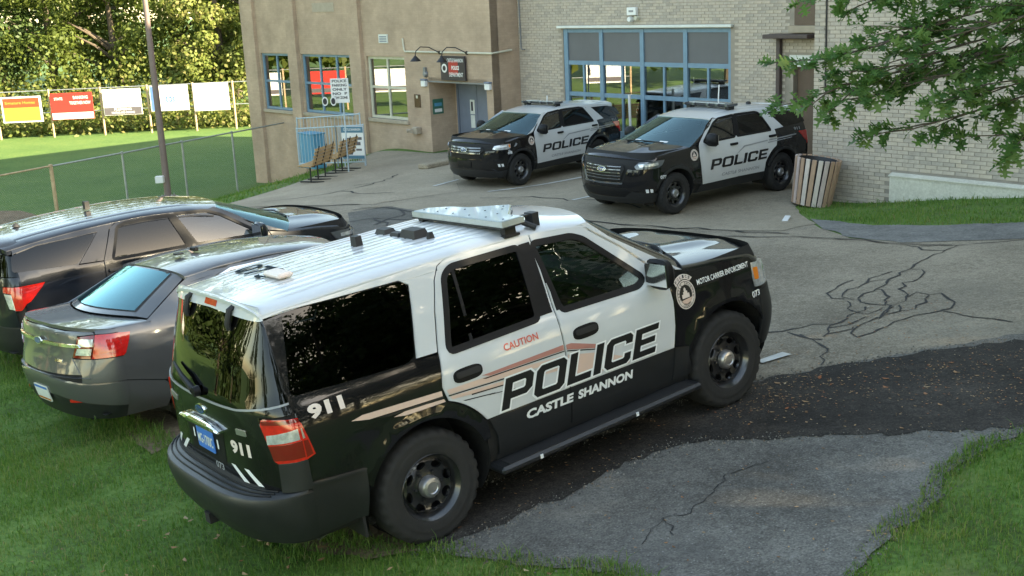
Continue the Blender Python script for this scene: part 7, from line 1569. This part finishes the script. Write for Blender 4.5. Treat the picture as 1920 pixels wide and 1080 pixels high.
M['bark'] = P('bark', (.085, .065, .048), .9, var=.35, scale=9, bmp=.6)
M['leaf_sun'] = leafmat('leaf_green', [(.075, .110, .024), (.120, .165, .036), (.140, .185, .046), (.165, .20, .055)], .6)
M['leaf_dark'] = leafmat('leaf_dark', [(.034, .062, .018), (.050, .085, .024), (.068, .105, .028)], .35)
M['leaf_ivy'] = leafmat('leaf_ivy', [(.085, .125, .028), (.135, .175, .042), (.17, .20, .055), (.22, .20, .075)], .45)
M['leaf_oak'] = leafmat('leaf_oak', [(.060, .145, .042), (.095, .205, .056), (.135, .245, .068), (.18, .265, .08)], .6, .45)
def tree(name, x, y, z, H, rad, mat, label, nleaf=5000, ls=.36, seed=0, base=.12, clump=46, group='trees beyond the playing field', squash=1.0):
    rs = np.random.RandomState(seed); e = empty(name, (x, y, z)); tag(e, label, 'tree', group)
    mb = MB(); top = H * .80; mb.tube([(0, 0, -.3), (rs.normal(0, .1), rs.normal(0, .1), top * .4), (rs.normal(0, .3), rs.normal(0, .3), top)], [.022 * H + .05, .015 * H + .03, .04], 8)
    for k in range(9):
        a = rs.uniform(0, 6.28); h0 = H * rs.uniform(.22, .65); l_ = rad * rs.uniform(.5, .85); mb.tube([(0, 0, h0), (math.cos(a) * l_ * .5, math.sin(a) * l_ * .5, h0 + l_ * .35), (math.cos(a) * l_, math.sin(a) * l_, h0 + l_ * .6)], [.010 * H, .006 * H, .02], 6)
    mb.build('trunk', M['bark'], e, True)
    # clumps over an uneven crown
    C = []; S = []; N = []; T = []; cz = H * (base + (1 - base) / 2); rz = H * (1 - base) / 2
    for k in range(clump):
        d = rs.normal(size=3); d /= np.linalg.norm(d); rr = rs.uniform(.45, 1.0) ** .6; c_ = d * np.array([rad, rad * squash, rz]) * rr * rs.uniform(.8, 1.08) + np.array([0, 0, cz])
        cr = rad * rs.uniform(.20, .36); m = nleaf // clump; q = rs.normal(size=(m, 3)); q /= np.linalg.norm(q, axis=1)[:, None]; q *= cr * rs.uniform(.5, 1.05, (m, 1)) ** .7; q[:, 2] *= .75
        C.append(c_ + q); nn = q / (np.linalg.norm(q, axis=1)[:, None] + 1e-6) + rs.normal(scale=.38, size=(m, 3)) + np.array([0, 0, .30]); N.append(nn / np.linalg.norm(nn, axis=1)[:, None]); S.append(ls * rs.uniform(.6, 1.3, m)); T.append(np.clip(rs.uniform(0, 1, m) * .7 + rs.uniform(0, .3), 0, 1))
    quads_mesh('crown', np.concatenate(C), np.concatenate(S), np.concatenate(N), np.concatenate(T), mat, e, seed=seed)
    return e
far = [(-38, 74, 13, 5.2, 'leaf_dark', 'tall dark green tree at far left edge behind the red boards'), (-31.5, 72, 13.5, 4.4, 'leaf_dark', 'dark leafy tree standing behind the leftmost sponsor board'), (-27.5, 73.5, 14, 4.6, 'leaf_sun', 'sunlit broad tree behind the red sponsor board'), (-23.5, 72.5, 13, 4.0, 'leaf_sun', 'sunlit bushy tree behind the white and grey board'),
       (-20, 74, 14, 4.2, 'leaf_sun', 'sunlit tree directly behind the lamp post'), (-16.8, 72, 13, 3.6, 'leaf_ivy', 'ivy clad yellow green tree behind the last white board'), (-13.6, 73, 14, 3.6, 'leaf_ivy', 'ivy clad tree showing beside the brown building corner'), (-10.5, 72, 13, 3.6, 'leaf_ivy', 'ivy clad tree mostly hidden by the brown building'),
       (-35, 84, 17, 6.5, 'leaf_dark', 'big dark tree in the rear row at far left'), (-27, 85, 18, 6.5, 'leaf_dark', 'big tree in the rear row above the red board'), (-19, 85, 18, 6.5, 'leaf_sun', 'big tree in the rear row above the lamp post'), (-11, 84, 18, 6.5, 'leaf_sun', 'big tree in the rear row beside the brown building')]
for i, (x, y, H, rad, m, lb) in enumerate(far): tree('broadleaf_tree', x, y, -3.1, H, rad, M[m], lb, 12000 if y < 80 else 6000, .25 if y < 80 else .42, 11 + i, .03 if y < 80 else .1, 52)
for i, (x, y, z, H, rad, lb) in enumerate([(-48, 98, 2, 24, 9, 'added backdrop tree at the far left skyline'), (-34, 99, 3, 25, 9, 'added backdrop tree left of centre on the skyline'), (-20, 99, 3, 25, 9, 'added backdrop tree on the skyline above the lamp post'), (-6, 98, 2, 24, 9, 'added backdrop tree on the skyline behind the brown building'), (-62, 88, -1, 24, 9, 'added backdrop tree out at the left skyline'), (-52, 70, -3, 22, 8, 'tall tree beyond the left outfield corner'), (-46, 56, -3, 20, 7, 'tall tree behind the left side fence, first'), (-45, 42, -3, 19, 7, 'tall tree behind the left side fence, second'), (-44, 28, -3, 18, 7, 'tall tree behind the left side fence, third')]): tree('broadleaf_tree', x, y, z, H, rad, M['leaf_sun' if x > -50 else 'leaf_dark'], lb, 3800, .85, 40 + i, .02, 60)  # skyline row added to cut bright sky reflections on car roofs and hoods
# undergrowth along the outfield fence
def hedge(x0, x1, y, z, h, label, seed):
    rs = np.random.RandomState(seed); n = int((x1 - x0) * 260); C = np.stack([rs.uniform(x0, x1, n), y + rs.normal(0, .7, n), z + np.abs(rs.normal(0, .55, n)) * h], 1); nn = rs.normal(size=(n, 3)) + np.array([0, -.8, .6]); nn /= np.linalg.norm(nn, axis=1)[:, None]
    o = quads_mesh('undergrowth', C, .26 * rs.uniform(.6, 1.3, n), nn, rs.uniform(0, 1, n), M['leaf_ivy'], None, seed=seed); tag(o, label, 'undergrowth', kind='stuff')
hedge(-34, -8, 66.6, -3, 1.1, 'tangled weeds and brush along the outfield fence foot', 3)
hedge(-45, -6, 69.5, -3, 3.2, 'dense brush filling below the far trees', 4)
# ---- trees behind and right of the camera (they shade the lot and show in the car windows)
for i, (x, y, H, rad, lb) in enumerate([(16, -5, 15, 5.2, 'big shade tree right behind the camera'), (24, -8, 17, 5.8, 'big shade tree far right behind the camera'), (11, -11, 14, 4.6, 'big shade tree close behind the camera'), (31, -20, 17, 6, 'big shade tree farthest right behind the camera'), (3, -16, 13, 4.8, 'big shade tree straight behind the camera'), (21.5, -1.5, 16, 4.6, 'big shade tree right beyond the end of the brick building'), (31, -5, 18, 6.0, 'big shade tree far right past the brick building')]):
    tree('shade_tree', x, y, hgt(min(x, 28), max(-14, y)), H, rad, M['leaf_dark'], lb, 8000, .42, 70 + i, .16, 60, 'shade trees around the viewpoint')
for i, (x, y, H, rad, lb) in enumerate([(-20, -8, 8, 3.6, 'low tree left behind the camera'), (-28, 2, 9, 4.2, 'low tree far left of the lot'), (-17, 11.5, 6.5, 2.8, 'low bushy tree left of the dark SUV, nearer'), (-22, 17, 8, 3.4, 'low bushy tree left of the dark SUV, farther')]):
    tree('shade_tree', x, y, hgt(x, max(-12, y)), H, rad, M['leaf_dark'], lb, 4000, .32, 90 + i, .02, 40, 'shade trees around the viewpoint')
for i, (x, y, H, rad, lb) in enumerate([(14.5, 4.6, 10, 3.3, 'thin tree added before the brick building out of view, nearer'), (19.5, 2.6, 12, 3.8, 'thin tree added before the brick building out of view, farther')]):  # unseen, added with sparse crowns for leafy reflections in the parked cars
    tree('shade_tree', x, y, hgt(x, y), H, rad, M['leaf_dark'], lb, 2000, .26, 120 + i, .10, 34, 'shade trees around the viewpoint')
def brush(x0, y0, x1, y1, h, label, seed):
    rs = np.random.RandomState(seed); L = math.hypot(x1 - x0, y1 - y0); n = int(L * 420); t = rs.uniform(0, 1, n); X = x0 + (x1 - x0) * t + rs.normal(0, .8, n); Y = y0 + (y1 - y0) * t + rs.normal(0, .8, n); Z = np.array([hgt(min(28, max(-50, a)), max(-14, b)) for a, b in zip(X, Y)]) + rs.uniform(0, 1, n) ** .8 * h * (.75 + .3 * np.sin(t * 23) + .2 * np.sin(t * 57))
    nn = rs.normal(size=(n, 3)) + np.array([0, 0, .5]); nn /= np.linalg.norm(nn, axis=1)[:, None]; o = quads_mesh('undergrowth', np.stack([X, Y, Z], 1), .28 * rs.uniform(.5, 1.3, n), nn, rs.uniform(0, 1, n), M['leaf_dark'], None, seed=seed); tag(o, label, 'undergrowth', kind='stuff')
brush(6, -14, 33, -1, 4.6, 'tall brush added under the shade trees to close bright reflection gaps', 8)  # unseen brush, added to block the bright gap in window reflections
# ---- pin oak whose twigs hang into the upper right of the view
def oak():
    rs = random.Random(5); e = empty('pin_oak', (8.2, 9.0, hgt(8.2, 9.0))); tag(e, 'pin oak with pointed lobed leaves hanging into the upper right corner', 'tree'); o0 = Vector(e.location)
    half = [(0, 0), (.05, .10), (.10, .20), (.30, .26), (.34, .34), (.14, .36), (.11, .46), (.42, .54), (.50, .66), (.40, .66), (.15, .64), (.12, .74), (.30, .84), (.30, .92), (.12, .86), (.05, .92), (0, 1.0)]
    leaf = [(x, y) for x, y in half] + [(-x * rs.uniform(.85, 1.1), y) for x, y in half[-2:0:-1]]
    V2, F2, _ = cdt(leaf, (), 9.0)
    V = []; F = []; tone = []
    tw = MB()
    def add_leaf(p, d, size, droop):
        d = d.normalized(); up = Vector((rs.gauss(0, .5), rs.gauss(0, .5), 1)).normalized(); s_ = d.cross(up)
        if s_.length < .1: return
        s_.normalize(); nrm = s_.cross(d); n0 = len(V); t = rs.random(); fold = rs.uniform(.05, .45); curl = rs.uniform(-.1, .35); pet = .12
        for (a, b) in V2:
            V.append(p + d * ((b + pet) * size) + s_ * (a * size) + nrm * (abs(a) * fold * size - curl * b * b * size)); tone.append(t)
        for f in F2: F.append(tuple(i + n0 for i in f))
    def twig(p0, d, L, rad, lvl):
        pts = [p0]; p = p0.copy(); d0 = d.normalized(); dd = d0.copy(); n = max(3, int(L / (.17 if lvl == 2 else .085))); ph = rs.uniform(0, 6.28)
        for k in range(n):
            if lvl == 2:
                t = (k + 1) / n; p = p0 + d0 * (L * t) + Vector((rs.gauss(0, .012), .10 * math.sin(ph + t * 5), .10 * math.sin(ph * 2 + t * 4) * (1 - t) + .12 * math.sin(math.pi * t)))
            else:
                dd = (dd + Vector((rs.gauss(0, .10), rs.gauss(0, .10), rs.gauss(-.02, .06)))).normalized(); p = p + dd * (L / n)
            pts.append(p.copy())
            if lvl == 2 and k > 0 and rs.random() < .9:
                sd = d0.cross(Vector((0, 0, 1))) * rs.choice((-1, 1)); nd = (d0 * .9 + sd * rs.uniform(.2, .6) + Vector((0, 0, rs.uniform(-.22, .22)))).normalized(); twig(p.copy(), nd, rs.uniform(.25, .62), rad * .45, 1)
            if lvl == 1 and k > 0 and rs.random() < .22:
                nd = (dd + Vector((rs.gauss(0, .5), rs.gauss(0, .5), rs.gauss(0, .3)))).normalized(); twig(p.copy(), nd, rs.uniform(.10, .20), rad * .5, 0)
            if lvl <= 1:
                for _ in range(1 if rs.random() < .55 else 2):
                    sd = Vector((rs.gauss(0, 1), rs.gauss(0, 1), rs.gauss(-.15, .6))); add_leaf(p, (dd * .6 + sd.normalized() * .9), rs.uniform(.085, .16), .2)
        for _ in range(3): sd = Vector((rs.gauss(0, 1), rs.gauss(0, 1), rs.gauss(0, .6))); add_leaf(p, (dd + sd.normalized() * .8), rs.uniform(.09, .165), .2)
        tw.tube([q - o0 for q in pts], [max(.0025, rad * (1 - .75 * i / len(pts))) for i in range(len(pts))], 5, False)
    B = Vector
    # limbs reach in from the right
    for (a, b, r_) in [(B(p) + B((0, 0, .14)), B(q) + B((.20, 0, .20)), .02) for p, q in (((6.8, 9.7, 4.3), (2.75, 10.2, 3.52)), ((6.6, 9.8, 4.1), (3.3, 10.3, 3.45)), ((6.8, 9.6, 3.7), (2.62, 10.1, 2.93)), ((6.6, 9.6, 3.5), (3.0, 10.0, 2.8)), ((6.8, 9.5, 3.35), (2.45, 10.1, 2.62)), ((6.7, 9.4, 3.2), (2.9, 9.9, 2.62)), ((6.8, 9.4, 3.15), (3.25, 9.9, 2.33)), ((6.8, 9.3, 3.1), (3.95, 9.5, 2.30)), ((6.8, 9.2, 3.6), (3.5, 9.6, 3.1)), ((6.8, 9.5, 3.9), (3.6, 10.0, 3.05)), ((6.8, 9.7, 4.4), (3.4, 10.3, 3.65)), ((6.8, 9.6, 3.6), (3.6, 9.8, 2.78)), ((6.8, 9.3, 3.4), (3.7, 9.6, 2.62)), ((6.7, 9.6, 4.0), (3.7, 9.9, 3.4)), ((6.7, 9.6, 4.2), (3.9, 10.0, 3.6)))]:
        twig(a, b - a, (b - a).length, r_, 2)
        tw.tube([B((8.2, 9.0, max(3.2, a.z - .3))) - o0, a - o0], [.06, r_], 6, False)
    # upper crown out of frame
    for k in range(16):
        a = rs.uniform(0, 6.28); p0 = B((8.2, 9.0, rs.uniform(4.5, 9))); d = B((math.cos(a), math.sin(a), rs.uniform(-.1, .5))); tw.tube([p0 - o0, p0 + d * 1.6 - o0], [.06, .03], 5, False); twig(p0 + d * 1.5, d, rs.uniform(1.6, 2.6), .03, 1)
    tw.build('branches', M['bark'], e, True)
    MB().tube([(0, 0, -.4), (.03, .02, 2), (-.05, .05, 5), (.05, 0, 9.5)], [.26, .20, .15, .05], 12).build('trunk', M['bark'], e, True)
    o = mesh('leaves', [p - o0 for p in V], F, M['leaf_oak'], e); at = o.data.attributes.new('tone', 'FLOAT', 'POINT'); at.data.foreach_set('value', tone); o['kind'] = 'stuff'
    return e
oak()
